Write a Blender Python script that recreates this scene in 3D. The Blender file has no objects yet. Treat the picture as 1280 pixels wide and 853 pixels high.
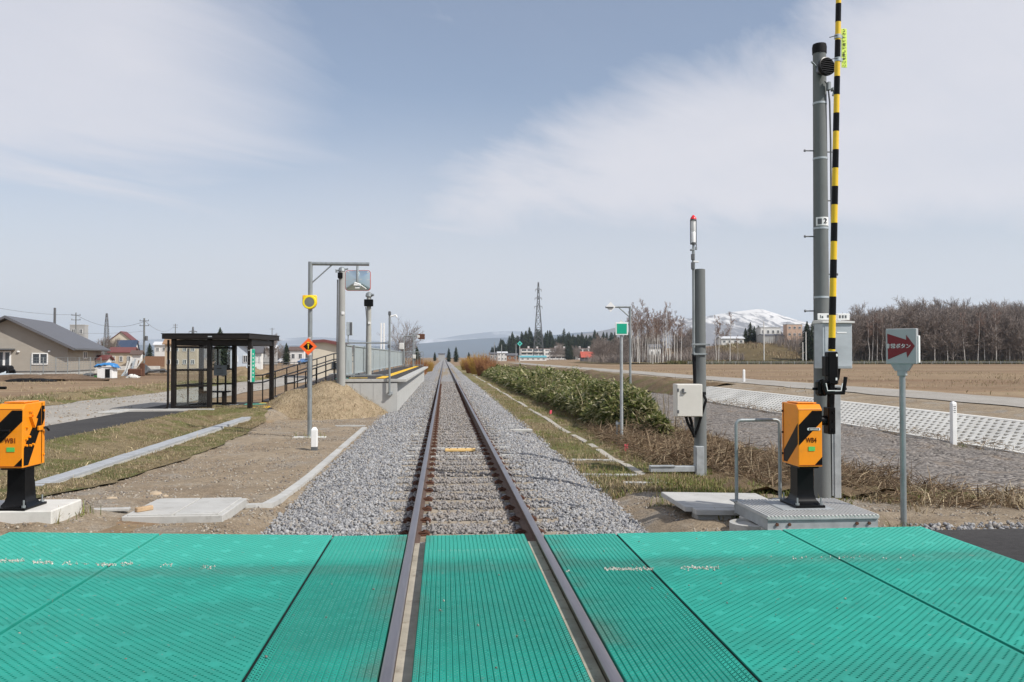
import bpy, bmesh, math, random
import numpy as np
from mathutils import Vector, Matrix, Euler
R = math.radians
SC = bpy.context.scene
COL = SC.collection

# ------------------------------------------------------------------ camera, sky, sun, exposure
CAM = Vector((-0.283, 0.0, 1.587))
FPX, YAW, PITCH = 1038.0, R(4.68), R(1.13)
cam = bpy.data.cameras.new('camera'); cam_ob = bpy.data.objects.new('camera', cam); COL.objects.link(cam_ob)
cam.sensor_width = 22.2; cam.lens = FPX / 1280 * 22.2; cam.clip_start = 0.05; cam.clip_end = 40000
cam_ob.location = CAM; cam_ob.rotation_euler = (math.pi / 2 + PITCH, 0, -YAW)
SC.camera = cam_ob

SUN = Vector((0.66, -0.44, 0.76)).normalized()
sun = bpy.data.lights.new('sun', 'SUN'); sun.energy = 3.6; sun.angle = R(0.53); sun.color = (1.0, 0.955, 0.89)
sun_ob = bpy.data.objects.new('sun', sun); COL.objects.link(sun_ob)
sun_ob.rotation_euler = SUN.to_track_quat('Z', 'Y').to_euler(); sun_ob.location = (30, -20, 40)

world = bpy.data.worlds.new('World'); SC.world = world; world.use_nodes = True
WN, WL = world.node_tree.nodes, world.node_tree.links
for n in list(WN): WN.remove(n)
def wmath(op, a, b=None, c=None, clamp=False):
    n = WN.new('ShaderNodeMath'); n.operation = op; n.use_clamp = clamp
    for i, v in enumerate((a, b, c)):
        if v is None: continue
        if isinstance(v, (int, float)): n.inputs[i].default_value = v
        else: WL.new(v, n.inputs[i])
    return n.outputs[0]
def wstep(x, lo, hi):
    n = WN.new('ShaderNodeMapRange'); n.interpolation_type = 'SMOOTHSTEP'; n.clamp = True
    WL.new(x, n.inputs[0]); n.inputs[1].default_value = lo; n.inputs[2].default_value = hi
    return n.outputs[0]
tc = WN.new('ShaderNodeTexCoord'); sx = WN.new('ShaderNodeSeparateXYZ'); WL.new(tc.outputs['Generated'], sx.inputs[0])
dx, dy, dz = sx.outputs
yy = wmath('MAXIMUM', dy, 0.08)
az, el = wmath('DIVIDE', dx, yy), wmath('DIVIDE', dz, yy)          # tangents of bearing and height to the north
def wnoise(vx, vy, vz, scale, detail, rough=0.55, dist=0.0):
    c = WN.new('ShaderNodeCombineXYZ')
    for i, v in enumerate((vx, vy, vz)):
        if isinstance(v, (int, float)): c.inputs[i].default_value = v
        else: WL.new(v, c.inputs[i])
    n = WN.new('ShaderNodeTexNoise'); WL.new(c.outputs[0], n.inputs['Vector'])
    n.inputs['Scale'].default_value = scale; n.inputs['Detail'].default_value = detail
    n.inputs['Roughness'].default_value = rough; n.inputs['Distortion'].default_value = dist
    return n.outputs['Fac']
zz = wmath('ADD', wmath('MAXIMUM', dz, 0.0), 0.16)
px, py = wmath('DIVIDE', dx, zz), wmath('DIVIDE', dy, zz)           # a flat cloud layer overhead
# streak axes: cirrus drawn out from lower left to upper right
s1 = wmath('ADD', wmath('MULTIPLY', px, 0.55), wmath('MULTIPLY', py, 0.5))
s2 = wmath('ADD', wmath('MULTIPLY', px, -1.3), wmath('MULTIPLY', py, 1.5))
n_big = wnoise(px, py, 3.1, 0.8, 4, 0.5, 0.4)
n_str = wnoise(s1, s2, 1.7, 1.15, 8, 0.62, 0.9)
n_fine = wnoise(s1, s2, 7.7, 4.0, 8, 0.66, 0.6)
wob = wmath('MULTIPLY', wmath('SUBTRACT', n_str, 0.5), 0.20)
edge = wmath('ADD', wmath('SUBTRACT', wmath('MULTIPLY', wmath('ADD', az, 0.03), 0.47),
             wmath('MULTIPLY', wmath('SUBTRACT', el, 0.20), 0.883)), wob)
m_right = wmath('MULTIPLY', wstep(edge, -0.05, 0.085), wstep(wmath('ADD', el, wmath('MULTIPLY', wob, 0.5)), 0.12, 0.21))
ledge = wmath('ADD', wmath('SUBTRACT', wmath('MULTIPLY', az, -1.0), wmath('MULTIPLY', el, 0.25)), wmath('MULTIPLY', wob, 1.2))
m_left = wmath('MULTIPLY', wmath('MULTIPLY', wstep(ledge, -0.05, 0.30), wstep(wmath('ADD', el, wob), 0.13, 0.26)), 0.92)
streak = wmath('MULTIPLY', wstep(wmath('ADD', n_str, wmath('MULTIPLY', wmath('SUBTRACT', n_fine, 0.5), 0.35)), 0.46, 0.80), 0.42)
low = wmath('ADD', 0.20, wmath('MULTIPLY', wmath('SUBTRACT', 1.0, wstep(el, 0.0, 0.34)), 0.22))
veil = wmath('MULTIPLY', wmath('SUBTRACT', 1.0, wstep(el, 0.03, 0.34)), 0.80)
thick = wmath('ADD', 0.80, wmath('MULTIPLY', wstep(n_big, 0.25, 0.75), 0.2))
cover = wmath('MAXIMUM', wmath('MAXIMUM', m_right, m_left), wmath('MAXIMUM', streak, low))
cover = wmath('MULTIPLY', cover, thick, clamp=True)
fine = wmath('ADD', 0.93, wmath('MULTIPLY', n_fine, 0.14))
cover = wmath('MULTIPLY', cover, fine, clamp=True)
sky = WN.new('ShaderNodeTexSky'); sky.sky_type = 'NISHITA'; sky.sun_disc = False
sky.sun_elevation = math.asin(SUN.z); sky.sun_rotation = math.atan2(SUN.x, SUN.y)
sky.air_density = 1.0; sky.dust_density = 0.6; sky.ozone_density = 2.0
SKY_STRENGTH = 0.088
mixc = WN.new('ShaderNodeMix'); mixc.data_type = 'RGBA'
mixh = WN.new('ShaderNodeMix'); mixh.data_type = 'RGBA'; WL.new(veil, mixh.inputs[0]); WL.new(sky.outputs[0], mixh.inputs[6])
mixh.inputs[7].default_value = (6.15, 6.1, 6.45, 1)                   # spring haze low in the sky
WL.new(cover, mixc.inputs[0]); WL.new(mixh.outputs[2], mixc.inputs[6])
mixc.inputs[7].default_value = (6.55, 6.5, 6.95, 1)                    # thin sunlit cloud, on the sky's own scale
bg = WN.new('ShaderNodeBackground'); bg.inputs['Strength'].default_value = SKY_STRENGTH
WL.new(mixc.outputs[2], bg.inputs[0]); wo = WN.new('ShaderNodeOutputWorld'); WL.new(bg.outputs[0], wo.inputs[0])

SC.view_settings.view_transform = 'Standard'; SC.view_settings.look = 'None'
SC.view_settings.exposure = 0.42; SC.view_settings.gamma = 1.0; SC.view_settings.use_curve_mapping = False
SC.render.engine = 'CYCLES'
SC.cycles.use_denoising = True
SC.cycles.max_bounces = 6; SC.cycles.volume_bounces = 1; SC.cycles.transparent_max_bounces = 12

# ------------------------------------------------------------------ survey: photograph bearing -> place
_ca, _sa, _cp, _sp = math.cos(YAW), math.sin(YAW), math.cos(PITCH), math.sin(PITCH)
def ray(u, v):
    x, y = (u - 640) / FPX, (426.5 - v) / FPX
    return Vector((_ca * x + _sa * _cp - _sa * _sp * y, -_sa * x + _ca * _cp - _ca * _sp * y, _sp + _cp * y))
def on(u, v, z=0.0):
    d = ray(u, v); return CAM + d * ((z - CAM.z) / d.z)
def at(u, v, Y):
    d = ray(u, v); return CAM + d * (Y / d.y)
def sm(x, a, b):
    t = np.clip((np.asarray(x, float) - a) / (b - a), 0, 1); return t * t * (3 - 2 * t)

# ------------------------------------------------------------------ tagging
def tag(o, label=None, cat=None, group=None, kind=None):
    if label: o['label'] = label
    if cat: o['category'] = cat
    if group: o['group'] = group
    if kind: o['kind'] = kind
    return o
def empty(name, loc, label, cat, group=None, rz=0.0):
    o = bpy.data.objects.new(name, None); COL.objects.link(o); o.location = loc; o.rotation_euler = (0, 0, rz)
    o.empty_display_size = 0.2
    return tag(o, label, cat, group)
def copy_tree(o, loc=None, rz=None, label=None, parent=None, scale=None):
    c = o.copy(); COL.objects.link(c)
    if parent is not None: c.parent = parent
    if loc is not None: c.location = loc
    if rz is not None: c.rotation_euler = (0, 0, rz)
    if scale is not None: c.scale = scale
    if label: c['label'] = label
    for ch in o.children: copy_tree(ch, parent=c)
    return c

# ------------------------------------------------------------------ mesh builder
class MB:
    def __init__(s): s.v = []; s.f = []; s.m = []; s.M = None; s.mi = 0
    def add(s, vs, fs, mi=None):
        b = len(s.v)
        s.v += [tuple(s.M @ Vector(p)) if s.M else tuple(p) for p in vs]
        s.f += [tuple(i + b for i in f) for f in fs]; s.m += [s.mi if mi is None else mi] * len(fs)
        return s
    def box(s, c, d, rz=0.0, bev=0.0, mat=None, mi=None):
        hx, hy, hz = d[0] / 2, d[1] / 2, d[2] / 2
        b = min(bev, hx * .9, hy * .9, hz * .9)
        if b <= 0:
            vs = [Vector((i * hx, j * hy, k * hz)) for i in (-1, 1) for j in (-1, 1) for k in (-1, 1)]
            fs = [(0, 1, 3, 2), (4, 6, 7, 5), (0, 4, 5, 1), (2, 3, 7, 6), (0, 2, 6, 4), (1, 5, 7, 3)]
        else:
            vs = []; idx = {}
            for i in (-1, 1):
                for j in (-1, 1):
                    for k in (-1, 1):
                        for ax in range(3):
                            p = [i * (hx - b), j * (hy - b), k * (hz - b)]
                            p[ax] += b * (i, j, k)[ax]
                            idx[(i, j, k, ax)] = len(vs); vs.append(Vector(p))
            fs = []
            def q(l): fs.append(tuple(idx[t] for t in l))
            for sgn in (-1, 1):
                a = [(sgn, -1, -1, 0), (sgn, 1, -1, 0), (sgn, 1, 1, 0), (sgn, -1, 1, 0)]; q(a if sgn > 0 else a[::-1])
                a = [(-1, sgn, -1, 1), (-1, sgn, 1, 1), (1, sgn, 1, 1), (1, sgn, -1, 1)]; q(a if sgn > 0 else a[::-1])
                a = [(-1, -1, sgn, 2), (1, -1, sgn, 2), (1, 1, sgn, 2), (-1, 1, sgn, 2)]; q(a if sgn > 0 else a[::-1])
            for i in (-1, 1):
                for j in (-1, 1):
                    q([(i, j, -1, 0), (i, j, -1, 1), (i, j, 1, 1), (i, j, 1, 0)])
                    q([(i, -1, j, 0), (i, -1, j, 2), (i, 1, j, 2), (i, 1, j, 0)])
                    q([(-1, i, j, 1), (-1, i, j, 2), (1, i, j, 2), (1, i, j, 1)])
                    for k in (-1, 1): q([(i, j, k, 0), (i, j, k, 1), (i, j, k, 2)])
        T = Matrix.Translation(Vector(c)) @ (mat if mat is not None else Matrix.Rotation(rz, 4, 'Z'))
        return s.add([T @ p for p in vs], fs, mi)
    def tube(s, pts, r, n=12, caps=True, mi=None):
        pts = [Vector(p) for p in pts]; k = len(pts)
        rs = r if isinstance(r, (list, tuple)) else [r] * k
        vs, fs = [], []
        t0 = (pts[1] - pts[0]).normalized()
        u = t0.orthogonal().normalized()
        for i, p in enumerate(pts):
            t = ((pts[i] - pts[i - 1]).normalized() if i else t0) + ((pts[i + 1] - pts[i]).normalized() if i < k - 1 else (pts[i] - pts[i - 1]).normalized())
            t.normalize(); u = (u - t * u.dot(t)).normalized(); w = t.cross(u)
            for a in range(n):
                th = 2 * math.pi * a / n; vs.append(p + (u * math.cos(th) + w * math.sin(th)) * rs[i])
        for i in range(k - 1):
            for a in range(n):
                b = (a + 1) % n; fs.append((i * n + a, i * n + b, (i + 1) * n + b, (i + 1) * n + a))
        if caps: fs.append(tuple(range(n))[::-1]); fs.append(tuple(range((k - 1) * n, k * n)))
        return s.add(vs, fs, mi)
    def prism(s, poly, axis_vec, mi=None, origin=(0, 0, 0)):
        o = Vector(origin); a = Vector(axis_vec); n = len(poly)
        vs = [o + Vector(p) for p in poly] + [o + Vector(p) + a for p in poly]
        fs = [tuple(range(n))[::-1], tuple(range(n, 2 * n))] + [(i, (i + 1) % n, n + (i + 1) % n, n + i) for i in range(n)]
        return s.add(vs, fs, mi)
    def lathe(s, prof, c=(0, 0, 0), n=20, mat=None, mi=None):
        vs, fs = [], []; c = Vector(c)
        for r, z in prof:
            for a in range(n):
                th = 2 * math.pi * a / n; p = Vector((r * math.cos(th), r * math.sin(th), z))
                vs.append(c + (mat @ p if mat is not None else p))
        for i in range(len(prof) - 1):
            for a in range(n):
                b = (a + 1) % n; fs.append((i * n + a, i * n + b, (i + 1) * n + b, (i + 1) * n + a))
        fs.append(tuple(range(n))[::-1]); fs.append(tuple(range((len(prof) - 1) * n, len(prof) * n)))
        return s.add(vs, fs, mi)
    def bolt(s, p, d, r=0.012, h=0.012, mi=None):
        p, d = Vector(p), Vector(d).normalized(); return s.tube([p, p + d * h], r, 6, mi=mi)
    def build(s, name, mats, parent=None, label=None, cat=None, group=None, kind=None, loc=None, smooth=0.6, rz=None):
        me = bpy.data.meshes.new(name); me.from_pydata(s.v, [], s.f)
        for m in (mats if isinstance(mats, (list, tuple)) else [mats]): me.materials.append(m)
        me.polygons.foreach_set('material_index', s.m)
        bm = bmesh.new(); bm.from_mesh(me); bmesh.ops.recalc_face_normals(bm, faces=bm.faces); bm.to_mesh(me); bm.free()
        return link(name, me, parent, label, cat, group, kind, loc, smooth, rz)
def link(name, me, parent=None, label=None, cat=None, group=None, kind=None, loc=None, smooth=0.6, rz=None):
    if smooth:
        me.polygons.foreach_set('use_smooth', [True] * len(me.polygons)); me.set_sharp_from_angle(angle=smooth)
    o = bpy.data.objects.new(name, me); COL.objects.link(o)
    if parent is not None: o.parent = parent
    if loc is not None: o.location = loc
    if rz is not None: o.rotation_euler = (0, 0, rz)
    return tag(o, label, cat, group, kind)
def np_mesh(name, V, F, mats, midx=None, smooth=None, **kw):
    V = np.asarray(V, np.float32); F = np.asarray(F, np.int32); k = F.shape[1]
    me = bpy.data.meshes.new(name); me.vertices.add(len(V)); me.vertices.foreach_set('co', V.ravel())
    me.loops.add(F.size); me.loops.foreach_set('vertex_index', F.ravel())
    me.polygons.add(len(F)); me.polygons.foreach_set('loop_start', np.arange(0, F.size, k, dtype=np.int32))
    for m in (mats if isinstance(mats, (list, tuple)) else [mats]): me.materials.append(m)
    if midx is not None: me.polygons.foreach_set('material_index', np.asarray(midx, np.int32))
    me.update(calc_edges=True); me.validate()
    return link(name, me, smooth=smooth, **kw)
_txt = {}
def text_geo(body, size):
    """Lettering as a filled mesh, centred on the origin in x and y."""
    if (body, size) in _txt: return _txt[(body, size)]
    cu = bpy.data.curves.new('lettering', 'FONT'); cu.body = body; cu.size = size; cu.align_x = 'CENTER'; cu.align_y = 'CENTER'
    cu.resolution_u = 3; cu.extrude = 0.0008
    ob = bpy.data.objects.new('lettering', cu); COL.objects.link(ob)
    dg = bpy.context.evaluated_depsgraph_get(); me = bpy.data.meshes.new_from_object(ob.evaluated_get(dg))
    V = [v.co.copy() for v in me.vertices]; F = [tuple(p.vertices) for p in me.polygons]
    bpy.data.objects.remove(ob); bpy.data.curves.remove(cu); bpy.data.meshes.remove(me)
    _txt[(body, size)] = (V, F); return V, F
def text(mb, body, size, origin, xdir, ydir, bold=0.0, mi=None, sx=1.0):
    V, F = text_geo(body, size); xd, yd = Vector(xdir).normalized(), Vector(ydir).normalized(); n = xd.cross(yd); o = Vector(origin)
    for ox in ((0,) if not bold else (-bold, 0, bold)):
        mb.add([o + xd * (p.x * sx + ox) + yd * p.y + n * (p.z + 0.002 + abs(ox) * .05) for p in V], F, mi)

# ------------------------------------------------------------------ materials
def newmat(name):
    m = bpy.data.materials.new(name); m.use_nodes = True
    return m, m.node_tree.nodes, m.node_tree.links, m.node_tree.nodes['Principled BSDF']
def ramp(N, L, fac, stops, constant=False):
    r = N.new('ShaderNodeValToRGB'); cr = r.color_ramp
    if constant: cr.interpolation = 'CONSTANT'
    while len(cr.elements) < len(stops): cr.elements.new(0.5)
    for e, (p, c) in zip(cr.elements, stops): e.position = p; e.color = (c[0], c[1], c[2], 1)
    L.new(fac, r.inputs[0]); return r.outputs[0]
def noise(N, L, scale, detail=6, rough=0.6, stretch=None, obj=False, off=(0, 0, 0), dist=0.0):
    if obj: src = N.new('ShaderNodeTexCoord').outputs['Object']
    else: src = N.new('ShaderNodeNewGeometry').outputs['Position']
    mp = N.new('ShaderNodeMapping'); L.new(src, mp.inputs[0]); mp.inputs['Location'].default_value = off
    if stretch: mp.inputs['Scale'].default_value = stretch
    t = N.new('ShaderNodeTexNoise'); L.new(mp.outputs[0], t.inputs['Vector'])
    t.inputs['Scale'].default_value = scale; t.inputs['Detail'].default_value = detail; t.inputs['Roughness'].default_value = rough
    t.inputs['Distortion'].default_value = dist
    return t.outputs['Fac']
def mix(N, L, f, a, b, mode='MIX'):
    n = N.new('ShaderNodeMix'); n.data_type = 'RGBA'; n.blend_type = mode
    for i, v in ((0, f), (6, a), (7, b)):
        if isinstance(v, (int, float)): n.inputs[i].default_value = v
        elif isinstance(v, tuple): n.inputs[i].default_value = (*v[:3], 1)
        else: L.new(v, n.inputs[i])
    return n.outputs[2]
def nmath(N, L, op, a, b=None, clamp=False):
    n = N.new('ShaderNodeMath'); n.operation = op; n.use_clamp = clamp
    for i, v in enumerate((a, b)):
        if v is None: continue
        if isinstance(v, (int, float)): n.inputs[i].default_value = v
        else: L.new(v, n.inputs[i])
    return n.outputs[0]
def step(N, L, x, lo, hi):
    n = N.new('ShaderNodeMapRange'); n.interpolation_type = 'SMOOTHSTEP'; L.new(x, n.inputs[0])
    n.inputs[1].default_value = lo; n.inputs[2].default_value = hi; return n.outputs[0]
def bump(N, L, B, h, strength, dist=0.01):
    b = N.new('ShaderNodeBump'); b.inputs['Strength'].default_value = strength; b.inputs['Distance'].default_value = dist
    L.new(h, b.inputs['Height']); L.new(b.outputs[0], B.inputs['Normal'])
def plain(name, c, rough=0.6, metal=0.0, var=0.18, scale=6.0, bmp=0.0, bscale=60.0, obj=True, dirt=None, dirt_amt=0.5, spec=0.5, stretch=None):
    """One painted, cast or sawn surface: a base colour with soft mottling, and optionally wear of its own."""
    m, N, L, B = newmat(name)
    n1 = noise(N, L, scale, 6, 0.62, stretch=stretch, obj=obj)
    lo, hi = tuple(x * (1 - var) for x in c), tuple(min(1, x * (1 + var)) for x in c)
    col = ramp(N, L, n1, [(0.3, lo), (0.7, hi)])
    if dirt:
        n2 = noise(N, L, scale * 2.7, 8, 0.7, obj=obj, off=(3, 7, 1))
        col = mix(N, L, nmath(N, L, 'MULTIPLY', step(N, L, n2, 0.5, 0.75), dirt_amt), col, dirt)
    L.new(col, B.inputs['Base Color']); B.inputs['Roughness'].default_value = rough; B.inputs['Metallic'].default_value = metal
    B.inputs['Specular IOR Level'].default_value = spec
    if bmp: bump(N, L, B, noise(N, L, bscale, 5, 0.6, obj=obj, stretch=stretch), bmp, 0.01)
    return m
def island(name, cols, rough=0.85, var=0.25, scale=30.0, constant=True, trans=0.0, dust=None):
    """Many small separate pieces (stones, blades, leaves), each with a colour of its own."""
    m, N, L, B = newmat(name)
    g = N.new('ShaderNodeNewGeometry')
    k = len(cols); st = [(i / k if constant else i / (k - 1), c) for i, c in enumerate(cols)]
    col = ramp(N, L, g.outputs['Random Per Island'], st, constant)
    n1 = noise(N, L, scale, 4)
    col = mix(N, L, 1.0, col, ramp(N, L, n1, [(0.25, (1 - var,) * 3), (0.75, (1 + var * .5,) * 3)]), 'MULTIPLY')
    if dust:      # brake dust and rust settled between the rails
        s = N.new('ShaderNodeSeparateXYZ'); L.new(N.new('ShaderNodeNewGeometry').outputs['Position'], s.inputs[0])
        f = nmath(N, L, 'SUBTRACT', 1.0, step(N, L, nmath(N, L, 'ABSOLUTE', s.outputs[0]), .50, .95))
        col = mix(N, L, nmath(N, L, 'MULTIPLY', f, nmath(N, L, 'ADD', .12, nmath(N, L, 'MULTIPLY', noise(N, L, 3.0, 5), .5))), col, dust)
    L.new(col, B.inputs['Base Color']); B.inputs['Roughness'].default_value = rough; B.inputs['Specular IOR Level'].default_value = 0.25
    if trans:
        tr = N.new('ShaderNodeBsdfTranslucent'); L.new(col, tr.inputs[0]); mx = N.new('ShaderNodeMixShader'); mx.inputs[0].default_value = trans
        L.new(B.outputs[0], mx.inputs[1]); L.new(tr.outputs[0], mx.inputs[2]); L.new(mx.outputs[0], N['Material Output'].inputs[0])
    return m
def soil(name, stops, scale=0.8, fine=9.0, grit=60.0, patches=(), bmp=0.6, bdist=0.03, stretch=None, grit_amt=0.5):
    """Ground: broad mottling, clods, grit; patches = [(colour, scale, lo, hi, amount)] of other cover."""
    m, N, L, B = newmat(name)
    col = ramp(N, L, noise(N, L, scale, 8, 0.65, stretch=stretch), stops)
    for i, (c, s, lo, hi, amt) in enumerate(patches):
        n = noise(N, L, s, 8, 0.68, off=(11.3 * (i + 1), 4.1, 0), stretch=stretch)
        col = mix(N, L, nmath(N, L, 'MULTIPLY', step(N, L, n, lo, hi), amt), col, c)
    n2 = noise(N, L, fine, 6, 0.7, off=(2, 9, 0)); n3 = noise(N, L, grit, 4, 0.7, off=(5, 1, 0))
    col = mix(N, L, 1.0, col, ramp(N, L, n2, [(0.25, (0.72,) * 3), (0.75, (1.22,) * 3)]), 'MULTIPLY')
    col = mix(N, L, grit_amt, col, ramp(N, L, n3, [(0.3, (0.5,) * 3), (0.7, (1.35,) * 3)]), 'MULTIPLY')
    L.new(col, B.inputs['Base Color']); B.inputs['Roughness'].default_value = 0.95; B.inputs['Specular IOR Level'].default_value = 0.15
    bump(N, L, B, nmath(N, L, 'ADD', n2, nmath(N, L, 'MULTIPLY', n3, 0.5)), bmp, bdist)
    return m
def aggregate(name, cols, cell=18.0, stain=None, bmp=1.0, bdist=0.03):
    """A bed of crushed stone seen from far off: every stone a cell of its own shade."""
    m, N, L, B = newmat(name)
    g = N.new('ShaderNodeNewGeometry'); v = N.new('ShaderNodeTexVoronoi'); L.new(g.outputs['Position'], v.inputs['Vector']); v.inputs['Scale'].default_value = cell
    s = N.new('ShaderNodeSeparateColor'); L.new(v.outputs['Color'], s.inputs[0])
    k = len(cols); col = ramp(N, L, s.outputs[0], [(i / k, c) for i, c in enumerate(cols)], True)
    n = noise(N, L, 0.7, 6); col = mix(N, L, 1.0, col, ramp(N, L, n, [(0.3, (0.82,) * 3), (0.7, (1.12,) * 3)]), 'MULTIPLY')
    if stain: col = mix(N, L, nmath(N, L, 'MULTIPLY', step(N, L, noise(N, L, 1.3, 8, 0.7, off=(4, 4, 0)), 0.5, 0.7), stain[1]), col, stain[0])
    L.new(col, B.inputs['Base Color']); B.inputs['Roughness'].default_value = 0.9; B.inputs['Specular IOR Level'].default_value = 0.2
    bump(N, L, B, nmath(N, L, 'SUBTRACT', 1.0, v.outputs['Distance']), bmp, bdist)
    return m

M = {}
M['galv'] = plain('galvanised_steel', (0.29, 0.315, 0.32), 0.5, 0.5, 0.25, 9, stretch=(1, 1, .3), dirt=(.21, .20, .18), dirt_amt=.4)
M['galv_dull'] = plain('dull_galvanised_steel', (0.36, 0.38, 0.385), 0.62, 0.25, 0.2, 7)
M['pole_concrete'] = plain('pole_concrete', (0.145, 0.155, 0.152), 0.85, 0, 0.14, 3, 0.15, 50, stretch=(1, 1, .25), dirt=(0.12, 0.125, 0.12))
M['concrete'] = plain('concrete', (0.44, 0.435, 0.41), 0.9, 0, 0.12, 2.2, 0.2, 40, dirt=(0.27, 0.255, 0.225), dirt_amt=.65)
M['pale_concrete'] = plain('pale_concrete', (0.60, 0.585, 0.54), 0.9, 0, 0.1, 3, 0.15, 60, dirt=(0.42, 0.39, 0.34), dirt_amt=.4)
M['wall_concrete'] = plain('wall_concrete', (0.45, 0.45, 0.43), 0.9, 0, 0.1, 1.5, 0.1, 30, stretch=(1, 1, .3), dirt=(0.36, 0.355, 0.335), dirt_amt=.5)
M['black'] = plain('black_paint', (0.005, 0.005, 0.0055), 0.3, 0, 0.3, 8, spec=.16)
M['black_matt'] = plain('black_rubber', (0.009, 0.009, 0.010), 0.75, 0, 0.3, 8, spec=.2)
M['dark_brown'] = plain('dark_brown_paint', (0.013, 0.0095, 0.008), 0.42, 0, 0.2, 4, spec=.3)
M['orange'] = plain('orange_paint', (0.86, 0.27, 0.006), 0.36, 0, 0.06, 5, dirt=(.52, .20, .03), dirt_amt=.35)
M['yellow'] = plain('yellow_paint', (0.80, 0.50, 0.008), 0.45, 0, 0.06, 5, dirt=(0.5, 0.33, 0.03), dirt_amt=.3)
M['bright_yellow'] = plain('bright_yellow', (0.88, 0.72, 0.01), 0.4, 0, 0.04)
M['lime'] = plain('lime_tape', (0.72, 0.90, 0.13), 0.4, 0, 0.04)
M['white'] = plain('white_paint', (0.80, 0.80, 0.78), 0.5, 0, 0.05, 4)
M['dirty_white'] = plain('dirty_white_paint', (0.62, 0.615, 0.58), 0.55, 0, 0.1, 4, dirt=(0.42, 0.40, 0.36))
M['ivory'] = plain('ivory_steel', (0.66, 0.64, 0.58), 0.4, 0, 0.04, 4)
M['cab_grey'] = plain('cabinet_grey', (0.42, 0.46, 0.48), 0.4, 0.1, 0.16, 3, stretch=(1, 1, 2))
M['sign_grey'] = plain('sign_grey', (0.38, 0.395, 0.40), 0.4, 0.1, 0.05)
M['red'] = plain('red_paint', (0.19, 0.007, 0.013), 0.5, 0, 0.06)
M['lamp_red'] = plain('red_lamp', (0.75, 0.02, 0.03), 0.25, 0, 0.05)
M['green_sign'] = plain('green_sign', (0.0, 0.36, 0.22), 0.5, 0, 0.04)
M['tag_green'] = plain('green_tag', (0.10, 0.48, 0.10), 0.5, 0, 0.06)
M['neon_orange'] = plain('fluorescent_orange', (0.95, 0.14, 0.02), 0.5, 0, 0.04)
M['dull_red'] = plain('dark_red_letters', (0.22, 0.03, 0.0), 0.5)
M['grey_dark'] = plain('dark_grey', (0.10, 0.105, 0.11), 0.5, 0, 0.15)
M['mesh_grey'] = plain('grille_grey', (0.16, 0.17, 0.15), 0.6, 0, 0.1)
M['rust'] = plain('rusty_steel', (0.11, 0.047, 0.027), 0.85, 0.1, 0.35, 25, 0.2, 80)
M['rail_side'] = plain('rusty_rail', (0.10, 0.062, 0.045), 0.8, 0.15, 0.3, 12, 0.15, 70, obj=False)
M['rail_top'] = plain('worn_rail_head', (0.27, 0.245, 0.25), 0.36, 0.75, 0.16, 5, obj=False, stretch=(4, .3, 1))
M['sleeper'] = plain('sleeper_concrete', (0.30, 0.25, 0.185), 0.9, 0, 0.2, 4, 0.25, 40, obj=False, dirt=(0.24, 0.19, 0.13), dirt_amt=.5)
M['sleeper_grey'] = plain('pale_sleeper', (0.43, 0.42, 0.385), 0.9, 0, 0.15, 4, 0.25, 40, obj=False)
M['wood_old'] = plain('old_timber', (0.24, 0.17, 0.11), 0.9, 0, 0.3, 6, 0.3, 30)
M['straw_sheet'] = plain('plank_yellow', (0.72, 0.48, 0.18), 0.7, 0, 0.1, 8)
M['pink'] = plain('pink_ribbon', (0.8, 0.10, 0.14), 0.6)
M['asphalt'] = soil('asphalt', [(0.3, (0.045, 0.043, 0.043)), (0.7, (0.07, 0.067, 0.065))], 0.6, 14, 90, bmp=0.35, bdist=0.01, patches=[((0.13, 0.115, 0.10), 1.2, 0.55, 0.8, .35)])
M['plat_asphalt'] = soil('platform_asphalt', [(0.3, (0.055, 0.052, 0.052)), (0.7, (0.075, 0.07, 0.07))], 0.6, 14, 90, bmp=0.3, bdist=0.01)
def glass_mat(name, tint=(0.965, 0.985, 0.98), amt=0.93):
    m, N, L, B = newmat(name)
    t = N.new('ShaderNodeBsdfTransparent'); t.inputs[0].default_value = (*tint, 1)
    gl = N.new('ShaderNodeBsdfGlossy'); gl.inputs['Roughness'].default_value = 0.03
    mx = N.new('ShaderNodeMixShader'); 
    mx.inputs[0].default_value = .07; L.new(t.outputs[0], mx.inputs[1]); L.new(gl.outputs[0], mx.inputs[2])
    L.new(mx.outputs[0], N['Material Output'].inputs[0]); return m
M['glass'] = glass_mat('clear_panel')
M['win'] = plain('window_glass', (0.045, 0.055, 0.065), 0.08, 0, 0.3, 2)
m, N, L, B = newmat('mirror_face'); B.inputs['Base Color'].default_value = (0.55, 0.66, 0.70, 1); B.inputs['Metallic'].default_value = 1; B.inputs['Roughness'].default_value = 0.30; M['mirror'] = m
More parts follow.
